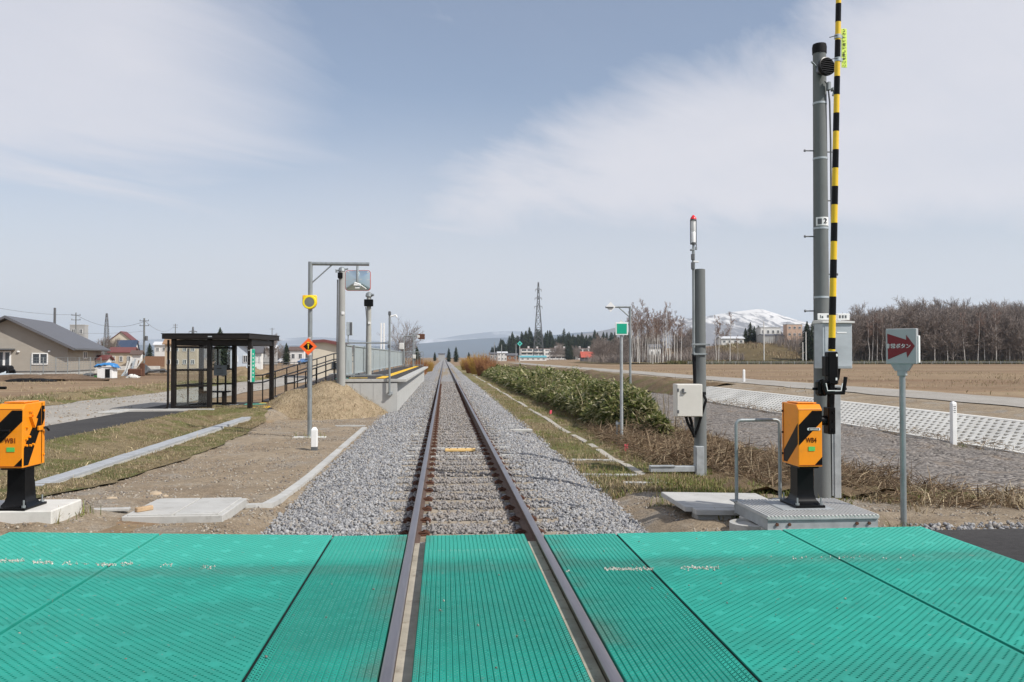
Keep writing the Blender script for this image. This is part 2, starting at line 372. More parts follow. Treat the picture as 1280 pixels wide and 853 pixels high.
# ------------------------------------------------------------------ the lie of the land
PX = np.array([-14000, -60, -22, -15.6, -14.6, -13.6, -9.5, -7.7, -7.3, -6.6, -5.2, -2.4, -1.9, 0, 1.8, 3.0, 3.8, 5.2, 7.0, 10.5, 13.4, 13.6, 15.2, 16.6, 17.0, 23.0, 23.6, 26, 60, 14000.])
PZ = np.array([-.2, -.2, -.15, .02, .06, -.06, -.03, -.03, -.10, -.27, -.30, -.31, -.31, -.42, -.31, -.31, -.36, -.52, -.66, -.74, -.80, -.80, -.20, -.11, -.03, .0, -.1, -.15, -.12, -.12])
NX = np.array([-14000, -8, -2.45, -2.15, 1.75, 2.2, 9, 40, 14000.]); NZ = np.array([-.12, -.11, -.13, -.34, -.34, -.15, -.11, -.11, -.12])
def gz(x, y):
    x, y = np.asarray(x, float), np.asarray(y, float)
    far = np.interp(x, PX, PZ); near = np.interp(x, NX, NZ)
    t = np.clip((y - 8.3) / 4.7, 0, 1)
    z = near * (1 - t) + far * t
    z = z + .115 * sm(y, 7.8, 8.25) * (1 - sm(y, 9.3, 12.5)) * (1 - sm(x, -4.3, -3.3)) * sm(x, -9, -7)
    k = sm(y, 24.2, 25.4) * (1 - sm(y, 30.5, 33.5)) * (1 - sm(x, -5.55, -4.7)) * sm(x, -9.4, -7.7)
    z = z * (1 - k) - .02 * k
    return z + 5.6 * sm(y, 205, 250) * sm(x, 64, 92) * (1 - sm(y, 340, 430))
def gz1(x, y): return float(gz(x, y))
rng = np.random.default_rng(7); rnd = random.Random(11)
def grid_mesh(X, Y, Z):
    ny, nx = X.shape; V = np.stack([X, Y, Z], -1).reshape(-1, 3)
    i = np.arange(ny - 1)[:, None] * nx + np.arange(nx - 1)[None]; i = i.ravel()
    return V, np.stack([i, i + 1, i + nx + 1, i + nx], 1)
_lat = np.random.default_rng(3).normal(size=(256, 256))
def vnoise(x, y, s):
    x, y = np.asarray(x) / s, np.asarray(y) / s; xi, yi = np.floor(x).astype(int), np.floor(y).astype(int)
    fx, fy = x - xi, y - yi; fx = fx * fx * (3 - 2 * fx); fy = fy * fy * (3 - 2 * fy)
    g = lambda a, b: _lat[a % 256, b % 256]
    return (g(xi, yi) * (1 - fx) + g(xi + 1, yi) * fx) * (1 - fy) + (g(xi, yi + 1) * (1 - fx) + g(xi + 1, yi + 1) * fx) * fy
def strip(name, ys, xl, xr, nx, mat, dz, rough=0.0, rs=0.4, jit=0.0, js=0.6, label=None, **kw):
    ys = np.asarray(ys, float); a = np.array([xl(y) for y in ys]) if callable(xl) else np.full(len(ys), float(xl))
    b = np.array([xr(y) for y in ys]) if callable(xr) else np.full(len(ys), float(xr))
    if jit: a = a + vnoise(ys, a * 0 + 3.3, js) * jit; b = b + vnoise(ys, b * 0 + 9.1, js) * jit
    t = np.linspace(0, 1, nx)[None]; X = a[:, None] * (1 - t) + b[:, None] * t; Y = np.repeat(ys[:, None], nx, 1)
    Z = gz(X, Y) + dz
    if rough:
        e = np.minimum(1, np.minimum(t, 1 - t) * nx / 3)
        Z = Z + np.abs(vnoise(X, Y, rs) * rough + vnoise(X + 50, Y, rs * .35) * rough * .5) * e
    V, F = grid_mesh(X, Y, Z)
    return np_mesh(name, V, F, mat, smooth=3.0, label=label, kind='structure', **kw)
def ylog(a, b, n, p=2.0): return a + (b - a) * np.linspace(0, 1, n) ** p

straw, brownish, mossy = (0.335, 0.25, 0.15), (0.17, 0.115, 0.065), (0.12, 0.125, 0.045)
M['field'] = soil('dry_field', [(0.3, (0.19, 0.128, 0.082)), (0.5, (.265, .19, .118)), (0.72, (0.345, 0.265, 0.165))], 0.05, 1.2, 8, stretch=(0.22, 1.5, 1),
    patches=[((0.19, 0.12, 0.075), 0.06, 0.48, 0.62, .75), ((0.17, 0.155, 0.07), 0.09, 0.58, 0.70, .4), ((0.24, 0.145, 0.085), 0.35, 0.5, 0.6, .5), ((.42, .335, .215), .8, .56, .66, .45)], bmp=0.5, bdist=0.1, grit_amt=.5)
M['dirt'] = soil('bare_dirt', [(0.25, (0.23, 0.175, 0.12)), (0.5, (0.315, 0.25, 0.175)), (0.75, (0.39, 0.32, 0.235))], 0.7, 7, 45,
    patches=[((0.33, 0.31, 0.275), 0.9, 0.5, 0.66, .6), ((0.16, 0.115, 0.075), 1.3, 0.56, 0.7, .55)], bmp=1.2, bdist=0.03, grit_amt=.85)
M['turf'] = soil('dormant_turf', [(0.25, (0.24, 0.185, 0.10)), (0.5, (0.30, 0.235, 0.135)), (0.75, (0.355, 0.285, 0.17))], 0.9, 10, 60,
    patches=[((0.15, 0.165, 0.05), 0.7, 0.45, 0.57, .8), ((0.17, 0.115, 0.06), 1.9, 0.53, 0.64, .7), ((0.38, 0.31, 0.19), 3.2, 0.58, 0.70, .7)], bmp=1.4, bdist=0.05)
M['gravel_road'] = soil('gravel_road', [(0.3, (0.31, 0.285, 0.25)), (0.7, (0.41, 0.385, 0.345))], 0.3, 9, 40, stretch=(1.4, .5, 1),
    patches=[((0.26, 0.225, 0.175), 0.35, 0.5, 0.68, .5)], bmp=0.6, bdist=0.02)
M['bed_gravel'] = aggregate('bed_gravel', [(.135, .12, .108), (.215, .193, .172), (.27, .243, .22), (.18, .16, .14), (.235, .21, .185), (.11, .098, .088)], 13, ((.24, .17, .105), .5), 1.0, .04)
M['scrub_soil'] = soil('scrub_soil', [(0.3, (0.13, 0.09, 0.055)), (0.7, (0.22, 0.16, 0.095))], 1.0, 9, 50,
    patches=[((0.12, 0.135, 0.04), 0.5, 0.5, 0.64, .7)], bmp=1.0, bdist=0.05)
M['hill_grass'] = soil('hill_grass', [(0.3, (0.10, 0.078, 0.04)), (0.7, (0.17, 0.125, 0.066))], 0.04, .5, 4, patches=[((0.10, 0.115, 0.04), 0.05, 0.5, 0.6, .6)], bmp=.4, bdist=.2)
M['ballast_far'] = aggregate('ballast_bed', [(0.14, 0.14, 0.145), (0.26, 0.26, 0.26), (0.33, 0.325, 0.32), (0.39, 0.385, 0.38), (0.21, 0.21, 0.215), (0.31, 0.28, 0.25), (0.35, 0.345, 0.34)], 16)
M['stone'] = island('ballast_stone', [(0.19, 0.19, 0.20), (0.32, 0.32, 0.318), (0.37, 0.367, 0.36), (0.27, 0.272, 0.28), (0.33, 0.30, 0.265), (0.31, 0.31, 0.315), (0.41, 0.405, 0.40), (0.235, 0.237, 0.245), (0.29, 0.275, 0.255)], 0.88, 0.2, 60, dust=(.225, .175, .13))
M['dirt_stone'] = island('loose_stone', [(0.31, 0.275, 0.23), (0.22, 0.18, 0.14), (0.36, 0.33, 0.285), (0.29, 0.22, 0.155), (0.18, 0.16, 0.145), (0.40, 0.35, 0.28), (.27, .24, .20)], 0.9, 0.2, 60)

gx = np.unique(np.concatenate([PX, NX, np.linspace(-40, -16, 13), np.linspace(-13, 13, 27), np.linspace(23, 60, 9), np.linspace(60, 260, 21), np.linspace(-400, -60, 15), [-14000, -6000, -2000, -900, 400, 900, 2000, 6000]]))
gy = np.unique(np.concatenate([np.linspace(-60, 7.4, 12), np.linspace(7.6, 13, 37), np.linspace(14, 60, 47), np.linspace(64, 300, 60), np.linspace(320, 1500, 40), [2000, 3000, 5000, 8000, 14500]]))
GX, GY = np.meshgrid(gx, gy); V, F = grid_mesh(GX, GY, gz(GX, GY))
np_mesh('ground', V, F, M['field'], smooth=None, kind='structure', label='dry straw-brown fields on both sides of the railway')

strip('bare_ground', np.arange(7.0, 31, .22), -6.4, -2.0, 40, M['dirt'], .012, .022, .5, label='bare stony dirt between the ballast and the cut turf')
strip('bare_ground', np.arange(6.6, 8.9, .15), -9.5, -6.3, 20, M['dirt'], .012, .02, .5, label='bare dirt behind the left barrier machine')
strip('bare_ground', np.concatenate([np.arange(7.3, 11.5, .2)]), 1.5, 9.0, 60, M['dirt'], .012, .03, .4, label='bare stony dirt around the metal deck and arrow post')
strip('verge', ylog(11.2, 180, 160), 1.7, lambda y: 4.2, 16, M['turf'], .02, .03, .6, .08, 1.5, label='grassy verge between the right ballast shoulder and the bamboo grass')
strip('scrub_bank', ylog(10.6, 150, 120), lambda y: 3.6, lambda y: 7.2, 26, M['scrub_soil'], .03, .09, .7, .15, 1.2, label='brown scrubby bank falling to the canal bed')
tl = lambda y: float(np.interp(y, [8.0, 8.9, 10, 11.8, 16, 20, 24, 27.5], [-9.5, -4.62, -5.0, -5.15, -4.95, -5.0, -5.35, -5.9]))
strip('turf', np.arange(8.5, 27.4, .16), lambda y: -7.75, tl, 30, M['turf'], .05, .025, .4, .035, .35, label='cut turf sloping from the path to the bare dirt')
strip('turf_bank', ylog(18, 70, 120), -16.2, -13.5, 16, M['turf'], .03, .10, .9, .3, 2.0, label='low turf bank between the gravel road and the field')
strip('gravel_road', ylog(11, 75, 120, 1.5), -13.7, -9.3, 16, M['gravel_road'], .02, .02, 1.2, .15, 3, label='pale gravel road left of the asphalt path')
strip('asphalt_path', np.arange(9, 25.3, .5), -9.42, -7.70, 8, M['asphalt'], .04, label='dark asphalt footpath leading to the shelter')
strip('canal_bed', ylog(9.5, 190, 140), lambda y: float(np.interp(y, [9.5, 14, 20], [7.2, 6.2, 5.8])), 13.7, 34, M['bed_gravel'], .02, .07, .8, .25, 1.5, label='grey gravel bed of the canal')
strip('canal_bank', ylog(48, 190, 90), 13.6, 16.9, 12, M['scrub_soil'], .05, .15, 1.2, .1, 2, label='unlined grassy bank beyond the white concrete slope')
strip('canal_crest', ylog(14, 190, 90), 15.5, 17.95, 8, M['dirt'], .02, .03, 1.2, .1, 2, label='bare strip between the concrete slope and the dyke road')
strip('dyke_road', ylog(14, 240, 120), 17.9, 21.6, 8, M['gravel_road'], .05, .015, 2, .18, 2, label='pale gravel road along the top of the dyke')
strip('hillside', np.linspace(203, 262, 40), 40, 140, 40, M['hill_grass'], .12, .25, 4, 1.5, 8, label='green-brown rise at the back of the right field')
# ballast
prof = [(-2.5, -.37), (-2.15, -.285), (-1.42, -.185), (-.75, -.172), (0, -.182), (.75, -.172), (1.35, -.185), (1.9, -.29), (2.25, -.37)]
def bz(x): return np.interp(x, [p[0] for p in prof], [p[1] for p in prof])
ys = np.concatenate([np.arange(2.0, 60, .5), np.arange(60, 800, 12)]); xs = np.linspace(-2.5, 2.25, 49)
X, Y = np.meshgrid(xs, ys); Z = bz(X) + .011 * sm(Y, 24, 40) + vnoise(X, Y, .3) * .008 - np.where(Y < 8.2, .03, 0)
Z = np.where(Y < 7.4, np.minimum(Z, -.24), Z)
V, F = grid_mesh(X, Y, Z); np_mesh('ballast_bed', V, F, M['ballast_far'], smooth=3.0, kind='structure', label='bed of grey crushed stone under the track')

# loose stone: every piece a small angular solid
ICO = None
def ico():
    bm = bmesh.new(); bmesh.ops.create_icosphere(bm, subdivisions=1, radius=1.0)
    v = np.array([p.co[:] for p in bm.verts]); f = np.array([[q.index for q in p.verts] for p in bm.faces]); bm.free(); return v, f
ICO_V, ICO_F = ico()
def stones(name, P, S, mat, seed, flat=0.75, **kw):
    g = np.random.default_rng(seed); n = len(P)
    var = np.stack([ICO_V * (0.72 + 0.5 * g.random((12, 1))) * np.array([1, .6 + .4 * g.random(), flat * (.6 + .4 * g.random())]) for _ in range(24)])
    k = g.integers(0, 24, n); q = g.normal(size=(n, 4)); q[:, 1:3] *= .6; q /= np.linalg.norm(q, axis=1)[:, None]
    w, x, y, z = q.T
    Rm = np.stack([1 - 2 * (y * y + z * z), 2 * (x * y - z * w), 2 * (x * z + y * w), 2 * (x * y + z * w), 1 - 2 * (x * x + z * z), 2 * (y * z - x * w), 2 * (x * z - y * w), 2 * (y * z + x * w), 1 - 2 * (x * x + y * y)], -1).reshape(n, 3, 3)
    V = np.einsum('nij,nkj->nki', Rm, var[k]) * S[:, None, None] + P[:, None]
    F = ICO_F[None] + (np.arange(n) * 12)[:, None, None]
    return np_mesh(name, V.reshape(-1, 3), F.reshape(-1, 3), mat, kind='stuff', **kw)
SLEEPER_Y = [7.55 + .66 * i for i in range(0, 200)]
def place_ballast():
    out = []
    for y0, y1, dens, s in ((7.35, 12, 1350, .0215), (12, 20, 800, .0245), (20, 34, 330, .030), (34, 60, 110, .042)):
        n = int((y1 - y0) * 4.75 * dens); x = rng.uniform(-2.5, 2.25, n); y = rng.uniform(y0, y1, n)
        keep = rng.random(n) < np.interp(x, [-2.5, -2.25, -2.02, 1.68, 1.9, 2.25], [.08, .45, 1, 1, .45, .08])
        ph = np.abs(((y - 7.55 + .33) % .66) - .33)
        on_sl = (np.abs(x) < 1.0) & (ph < .135)
        keep &= ~(on_sl & (np.abs(x) < .95)) | (rng.random(n) < .12)
        keep &= (np.abs(np.abs(x) - .535) > .085)
        x, y = x[keep], y[keep]; sz = s * (.5 + .6 * rng.random(len(x)) + .75 * rng.random(len(x)) ** 6)
        z = bz(x) + rng.random(len(x)) * .022 + .008; z -= np.where(np.abs(x) < .46, .0, 0)
        out.append((np.stack([x, y, z], 1), sz))
    return np.concatenate([o[0] for o in out]), np.concatenate([o[1] for o in out])
P, S = place_ballast()
stones('ballast', P, S, M['stone'], 5, label='loose grey crushed stone heaped along both rails')
def scatter(name, n, x0, x1, y0, y1, s, mat, seed, label, dens=None, lift=.3):
    g = np.random.default_rng(seed); x = g.uniform(x0, x1, n); y = y0 + (y1 - y0) * g.random(n) ** 1.35
    if dens is not None: k = dens(x, y, g); x, y = x[k], y[k]
    sz = s * (0.35 + g.random(len(x)) ** 4 * 2.2); z = gz(x, y) + .02 + sz * lift * .5
    return stones(name, np.stack([x, y, z], 1), sz, mat, seed, label=label)
scatter('loose_stone', 34000, -5.6, -1.9, 7.5, 26, .0095, M['dirt_stone'], 21, 'small brown stones strewn on the dirt left of the track', lambda x, y, g: x > np.array([tl(v) for v in y]) - .1)
scatter('loose_stone', 26000, 1.4, 7.5, 7.45, 11.6, .0095, M['dirt_stone'], 22, 'small brown stones strewn on the dirt right of the track')
scatter('loose_stone', 4000, -13.5, -9.5, 12, 45, .022, M['dirt_stone'], 24, 'small stones scattered over the gravel road at left')
M['bed_stone'] = island('bed_stone', [(.18, .165, .15), (.255, .235, .21), (.31, .285, .26), (.145, .13, .118), (.23, .205, .18)], .9, .2, 40)
scatter('loose_stone', 26000, 6.2, 13.4, 9.5, 30, .021, M['bed_stone'], 23, 'grey stones strewn over the canal bed')
x = rng.uniform(4.25, 9.5, 1500); y = 7.42 + rng.random(1500) * .55
stones('roadside_stone', np.stack([x, y, gz(x, y) + .03 + rng.random(1500) * .03], 1), rng.uniform(.012, .035, 1500), M['stone'], 31, label='pale crushed stone along the edge of the asphalt road')
for i, (u, v, s, lab) in enumerate([(193, 614, .085, 'large tan stone lying on the dirt by the turf edge'), (206, 615, .05, 'smaller tan stone touching the large stone by the turf edge'), (139, 628, .07, 'flat tan stone between the concrete slab and the turf edge')]):
    p = on(u, v, -.12); b = MB(); b.lathe([(0.3, -.5), (.95, -.35), (1, 0), (.8, .42), (.3, .58)], n=9)
    b.v = [(x * s * (1 + .25 * rnd.uniform(-1, 1)), y * s * .8 * (1 + .25 * rnd.uniform(-1, 1)), z * s * .75 + rnd.uniform(-1, 1) * s * .08) for x, y, z in b.v]
    b.build('stone', plain('tan_stone', (.42, .33, .23), .9, 0, .2, 20, .2), loc=(p.x, p.y, gz1(p.x, p.y) + s * .3), label=lab, cat='stone', smooth=.5)
# the road: asphalt beside the rubber panels
def flat(name, x0, x1, y0, y1, z, mat, th, **kw):
    b = MB(); b.box(((x0 + x1) / 2, (y0 + y1) / 2, z - th / 2), (x1 - x0, y1 - y0, th)); return b.build(name, mat, smooth=None, **kw)
flat('road', 4.17, 40, -1.5, 7.38, -.012, M['asphalt'], .09, kind='structure', label='dark asphalt road running off to the right of the rubber panels')
flat('road', -40, -4.20, -1.5, 7.3, -.012, M['asphalt'], .09, kind='structure', label='dark asphalt road running off to the left of the rubber panels')

# ------------------------------------------------------------------ canal revetment: white precast lattice blocks
def revetment():
    n = 34; y0, y1, dxs = 12.6, 49.0, 7
    A = Vector((13.62, 0, -.79)); Bv = Vector((15.18, 0, -.195)); slope = (Bv - A); nrm = Vector((-slope.z, 0, slope.x)).normalized()
    rows = 9; cw = .33; cols = int((y1 - y0) / cw); ch = 1.0 / rows
    b = MB()
    def P(t, y, h=0.0): return A + slope * t + Vector((0, y, 0)) + nrm * h
    Vq = []; Fq = []; fill = []; g_ = np.random.default_rng(17)
    def quad(a, b_, c, d): k = len(Vq); Vq.extend([a[:], b_[:], c[:], d[:]]); Fq.append((k, k + 1, k + 2, k + 3))
    for r in range(rows):
        off = (r % 2) * cw / 2
        for c in range(cols):
            ya, yb = y0 + c * cw + off, y0 + (c + 1) * cw + off; ta, tb = r * ch, (r + 1) * ch
            m_y, m_t = cw * .2, ch * .2; h, dp = .06, -.085
            o = [P(ta, ya, h), P(ta, yb, h), P(tb, yb, h), P(tb, ya, h)]
            i = [P(ta + m_t, ya + m_y, h), P(ta + m_t, yb - m_y, h), P(tb - m_t, yb - m_y, h), P(tb - m_t, ya + m_y, h)]
            k = [P(ta + m_t * 1.5, ya + m_y * 1.5, dp), P(ta + m_t * 1.5, yb - m_y * 1.5, dp), P(tb - m_t * 1.5, yb - m_y * 1.5, dp), P(tb - m_t * 1.5, ya + m_y * 1.5, dp)]
            for e in range(4):
                f = (e + 1) % 4; quad(o[e], o[f], i[f], i[e]); quad(i[e], i[f], k[f], k[e])
            quad(*k); fill.append(len(Fq) - 1) if g_.random() < (.30 if r == 0 else .05) else None
    e = empty('revetment', (0, 0, 0), 'white concrete lattice blocks lining the far canal slope', 'retaining wall')
    mi_ = np.zeros(len(Fq), int); mi_[fill] = 1
    np_mesh('lattice_block', Vq, Fq, [plain('white_block', (.58, .57, .53), .9, 0, .16, .7, obj=False, dirt=(.38, .35, .29), dirt_amt=.65), M['scrub_soil']], midx=mi_, parent=e)
    b.box((15.33, (y0 + y1) / 2, -.19), (.30, y1 - y0 + .3, .12), bev=.01); b.build('coping', M['pale_concrete'], e)
    b = MB(); b.box((13.52, (y0 + y1) / 2, -.76), (.22, y1 - y0 + .3, .16), bev=.01); b.build('footing', M['pale_concrete'], e)
    b = MB(); b.prism([(13.5, y1 + .2, -.84), (15.5, y1 + .2, -.84), (15.5, y1 + .2, -.09), (15.2, y1 + .2, -.09)], (0, .35, 0)); b.build('end_wall', M['pale_concrete'], e)
revetment()
p = on(1192, 557, -.72)
b = MB(); b.box((0, 0, .5), (.13, .13, 1.2), bev=.012); b.lathe([(.085, 1.1), (.07, 1.13), (.01, 1.155)], n=4, mat=Matrix.Rotation(R(45), 4, 'Z'))
t = b.build('marker_post', M['white'], loc=(p.x, p.y, -.72), label='tall white marker post at the foot of the lattice slope', cat='post')
for i in range(4): b = MB(); b.box((0, -.068, 1.02 - i * .05), (.05 if i % 2 else .07, .004, .014)); b.build('marking', M['grey_dark'], t)
p = on(930, 478, 0)
b = MB(); b.box((0, 0, .36), (.13, .13, .8), bev=.012); b.lathe([(.09, .76), (.06, .80), (.01, .82)], n=4, mat=Matrix.Rotation(R(45), 4, 'Z')); b.build('marker_post', M['white'], loc=(p.x, p.y, 0.0), label='short white post beside the pale dyke road', cat='post')
p = on(1009, 459, 0)
# ------------------------------------------------------------------ crossing: rubber panels, rails, sleepers
def rubber(name, base, dusty):
    m, N, L, B = newmat(name)
    n1 = noise(N, L, 2.2, 8, .7); n2 = noise(N, L, 14, 6, .7, off=(4, 2, 0)); n3 = noise(N, L, 60, 3, .6)
    col = ramp(N, L, n1, [(.3, tuple(c * .80 for c in base)), (.7, tuple(min(1, c * 1.12) for c in base))])
    g = N.new('ShaderNodeSeparateXYZ'); L.new(N.new('ShaderNodeNewGeometry').outputs['Position'], g.inputs[0])
    # traffic film: the strip beyond the wheel line stays clean and pale
    yy = nmath(N, L, 'ADD', g.outputs[1], nmath(N, L, 'MULTIPLY', nmath(N, L, 'SUBTRACT', n1, .5), .15))
    run = nmath(N, L, 'SUBTRACT', 1.0, step(N, L, yy, 6.35, 6.62))
    film = nmath(N, L, 'MULTIPLY', run, nmath(N, L, 'ADD', nmath(N, L, 'MULTIPLY', step(N, L, noise(N, L, .9, 5, .6, off=(3, 8, 0), stretch=(.35, 1.6, 1)), .38, .66), .45), nmath(N, L, 'MULTIPLY', n2, .34)))
    col = mix(N, L, film, col, (base[0] * .6 + .01, base[1] * .62, base[2] * .62))
    pale = step(N, L, yy, 6.4, 6.75)
    col = mix(N, L, nmath(N, L, 'MULTIPLY', pale, .55), col, (base[0] * 1.9 + .03, base[1] * 1.32, base[2] * 1.34))
    # soot line where wheels leave the panels, and old white paint
    band = nmath(N, L, 'MULTIPLY', step(N, L, yy, 6.12, 6.3), nmath(N, L, 'SUBTRACT', 1.0, step(N, L, yy, 6.34, 6.62)))
    col = mix(N, L, nmath(N, L, 'MULTIPLY', band, nmath(N, L, 'ADD', .02, nmath(N, L, 'MULTIPLY', n2, .42))), col, (.10, .15, .12))
    # brake dust beside the rails
    ax = nmath(N, L, 'ABSOLUTE', nmath(N, L, 'SUBTRACT', nmath(N, L, 'ABSOLUTE', g.outputs[0]), .57))
    dust = nmath(N, L, 'MULTIPLY', nmath(N, L, 'SUBTRACT', 1.0, step(N, L, ax, .04, .26)), step(N, L, noise(N, L, 1.6, 5, .6, off=(8, 3, 0)), .42, .62))
    col = mix(N, L, nmath(N, L, 'MULTIPLY', dust, dusty), col, (.11, .125, .095))
    spk = step(N, L, noise(N, L, 26, 2, .5, off=(1, 6, 0)), .70, .74)
    col = mix(N, L, nmath(N, L, 'MULTIPLY', spk, .5), col, (.25, .24, .2))
    L.new(col, B.inputs['Base Color']); B.inputs['Roughness'].default_value = .62; B.inputs['Specular IOR Level'].default_value = .35
    bump(N, L, B, n3, .25, .004); return m
GREEN = (0.016, 0.335, 0.255)
M['rubber'] = rubber('green_rubber', GREEN, .55)
M['rubber_worn'] = rubber('worn_green_rubber', (.021, .362, .28), .55)
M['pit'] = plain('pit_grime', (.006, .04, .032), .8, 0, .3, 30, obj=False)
M['flange'] = plain('flangeway_concrete', (.40, .36, .29), .9, 0, .3, 3, .2, 40, obj=False, dirt=(.16, .12, .085), dirt_amt=.9)
YN, YF = -2.0, 7.5
def outer_panel(x0, x1, yf, label, shear=0.0, zx=0.0, diag=1):
    """Studded panel: rows of slots on the diagonal, with smooth lozenges left between them."""
    a = .0195; V = []; F = []; MI = []
    nx = int((x1 - x0) / a); ax = (x1 - x0) / nx; ay = (yf - 2.4) / int((yf - 2.4) / a)
    ny = int((yf - 2.4) / a)
    def q(*p):
        k = len(V); V.extend(p); F.append((k, k + 1, k + 2, k + 3)); return len(MI)
    for j in range(ny):
        for i in range(nx):
            X0, Y0 = x0 + i * ax, 2.4 + j * ay; X1, Y1 = X0 + ax, Y0 + ay
            cx, cy = i % 15, (j + (i // 15) * 8) % 16
            loz = abs(cx - 7) + abs(cy - 8) <= 2
            if (i + diag * j) % 3 == 0 and not loz and 0 < i < nx - 1:
                g, h = ax * .13, ay * .14; d = -.013
                o = [(X0, Y0, 0), (X1, Y0, 0), (X1, Y1, 0), (X0, Y1, 0)]
                n_ = [(X0 + g, Y0 + h, 0), (X1 - g, Y0 + h, 0), (X1 - g, Y1 - h, 0), (X0 + g, Y1 - h, 0)]
                k_ = [(p[0], p[1], d) for p in n_]
                for e in range(4):
                    f = (e + 1) % 4; q(o[e], o[f], n_[f], n_[e]); MI.append(0); q(n_[e], n_[f], k_[f], k_[e]); MI.append(0)
                q(*k_); MI.append(1)
            else:
                q((X0, Y0, 0), (X1, Y0, 0), (X1, Y1, 0), (X0, Y1, 0)); MI.append(2 if loz else 0)
    q((x0, YN, 0), (x1, YN, 0), (x1, 2.4, 0), (x0, 2.4, 0)); MI.append(0)
    T = -.11
    for A, Bq in (((x0, YN), (x1, YN)), ((x1, YN), (x1, yf)), ((x1, yf), (x0, yf)), ((x0, yf), (x0, YN))):
        q((A[0], A[1], 0), (A[0], A[1], T), (Bq[0], Bq[1], T), (Bq[0], Bq[1], 0)); MI.append(0)
    V = np.array(V, float)
    if shear: V[:, 1] += shear * (np.abs(V[:, 0]) - 1.27) * np.clip((V[:, 1] - 4) / 3.5, 0, 1)
    if zx: V[:, 2] += zx * (np.abs(V[:, 0]) - 1.27)
    return np_mesh('rubber_panel', V, F, [M['rubber'], M['pit'], M['rubber_worn']], midx=MI, label=label, cat='crossing panel', group='green rubber panels of the level crossing')
outer_panel(-2.792, -1.275, 7.55, 'wide studded green rubber panel, first outside the left joint strip', .10, .006)
outer_panel(-4.17, -2.822, 7.55, 'outermost studded green rubber panel at the left edge of the crossing', .10, .006)
outer_panel(1.275, 2.792, 7.42, 'wide studded green rubber panel in front of the metal deck slab', 0, .004, -1)
outer_panel(2.822, 4.15, 7.44, 'outermost studded green rubber panel beside the asphalt on the right', 0, .004, -1)
def inner_panel(x0, x1, yf, label):
    """Ribbed panel between and beside the rails: ribs along the track with paired dimples."""
    w = .0345; n = max(1, round((x1 - x0) / w)); w = (x1 - x0) / n; V = []; F = []; MI = []
    def q(*p):
        k = len(V); V.extend(p); F.append((k, k + 1, k + 2, k + 3))
    L0 = 1.6; cl = .034; ny = int((yf - L0) / cl); cl = (yf - L0) / ny; gw = .0045
    for i in range(n):
        X0, X1 = x0 + i * w, x0 + (i + 1) * w; a, b_ = X0 + gw, X1 - gw
        q((X0, L0, -.009), (a, L0, 0), (a, yf, 0), (X0, yf, -.009)); MI.append(0)
        q((b_, L0, 0), (X1, L0, -.009), (X1, yf, -.009), (b_, yf, 0)); MI.append(0)
        for j in range(ny):
            Y0, Y1 = L0 + j * cl, L0 + (j + 1) * cl
            c = (a + b_) / 2; halves = [(a, c, 0), (c, b_, cl / 2)]
            for xa, xb, sh in halves:
                ya, yb = Y0 + cl * .12 + (cl * .42 if sh else 0), Y0 + cl * .46 + (cl * .42 if sh else 0)
                xi, xj = xa + (xb - xa) * .22, xb - (xb - xa) * .22
                q((xa, Y0, 0), (xb, Y0, 0), (xj, ya, 0), (xi, ya, 0)); MI.append(0)
                q((xi, yb, 0), (xj, yb, 0), (xb, Y1, 0), (xa, Y1, 0)); MI.append(0)
                q((xa, Y0, 0), (xi, ya, 0), (xi, yb, 0), (xa, Y1, 0)); MI.append(0)
                q((xj, ya, 0), (xb, Y0, 0), (xb, Y1, 0), (xj, yb, 0)); MI.append(0)
                q((xi, ya, -.0035), (xj, ya, -.0035), (xj, yb, -.0035), (xi, yb, -.0035)); MI.append(0)
    q((x0, YN, -.002), (x1, YN, -.002), (x1, L0, -.002), (x0, L0, -.002)); MI.append(0)
    for A, Bq in (((x0, YN), (x1, YN)), ((x1, YN), (x1, yf)), ((x1, yf), (x0, yf)), ((x0, yf), (x0, YN))):
        q((A[0], A[1], -.002), (A[0], A[1], -.13), (Bq[0], Bq[1], -.13), (Bq[0], Bq[1], -.002)); MI.append(0)
    return np_mesh('ribbed_panel', V, F, M['rubber'], midx=MI, label=label, cat='crossing panel', group='green rubber panels of the level crossing')
inner_panel(-.44, .44, 7.47, 'ribbed green rubber panel filling the track between the rails')
inner_panel(-1.255, -.61, 7.52, 'narrow ribbed green rubber panel outside the left rail')
inner_panel(.61, 1.255, 7.42, 'narrow ribbed green rubber panel outside the right rail')
b = MB(); b.box((0, 7.50, -.075), (.86, .03, .09)); b.build('panel_edging', M['rust'], label='rusty steel edging at the far end of the centre panel', cat='edging')
for s, lab in ((-1, 'black joint strip left of the track between ribbed and studded panels'), (1, 'black joint strip right of the track between ribbed and studded panels')):
    b = MB(); b.box((s * 1.265, (YN + 7.4) / 2, -.06), (.03, 7.4 - YN, .1)); b.build('joint_strip', M['black_matt'], label=lab, cat='joint strip')
    b = MB(); b.box((s * 2.807, (YN + 7.4) / 2, -.062), (.03, 7.4 - YN, .1)); b.build('joint_strip', M['black_matt'], label=lab.replace('between ribbed and studded panels', 'between the two studded panels'), cat='joint strip')
    b = MB(); b.box((s * .485, (YN + 7.46) / 2, -.10), (.115, 7.46 - YN, .07)); b.build('flangeway', M['flange'], label=('dusty concrete flangeway inside the left rail', 'dusty concrete flangeway inside the right rail')[s > 0], cat='flangeway')
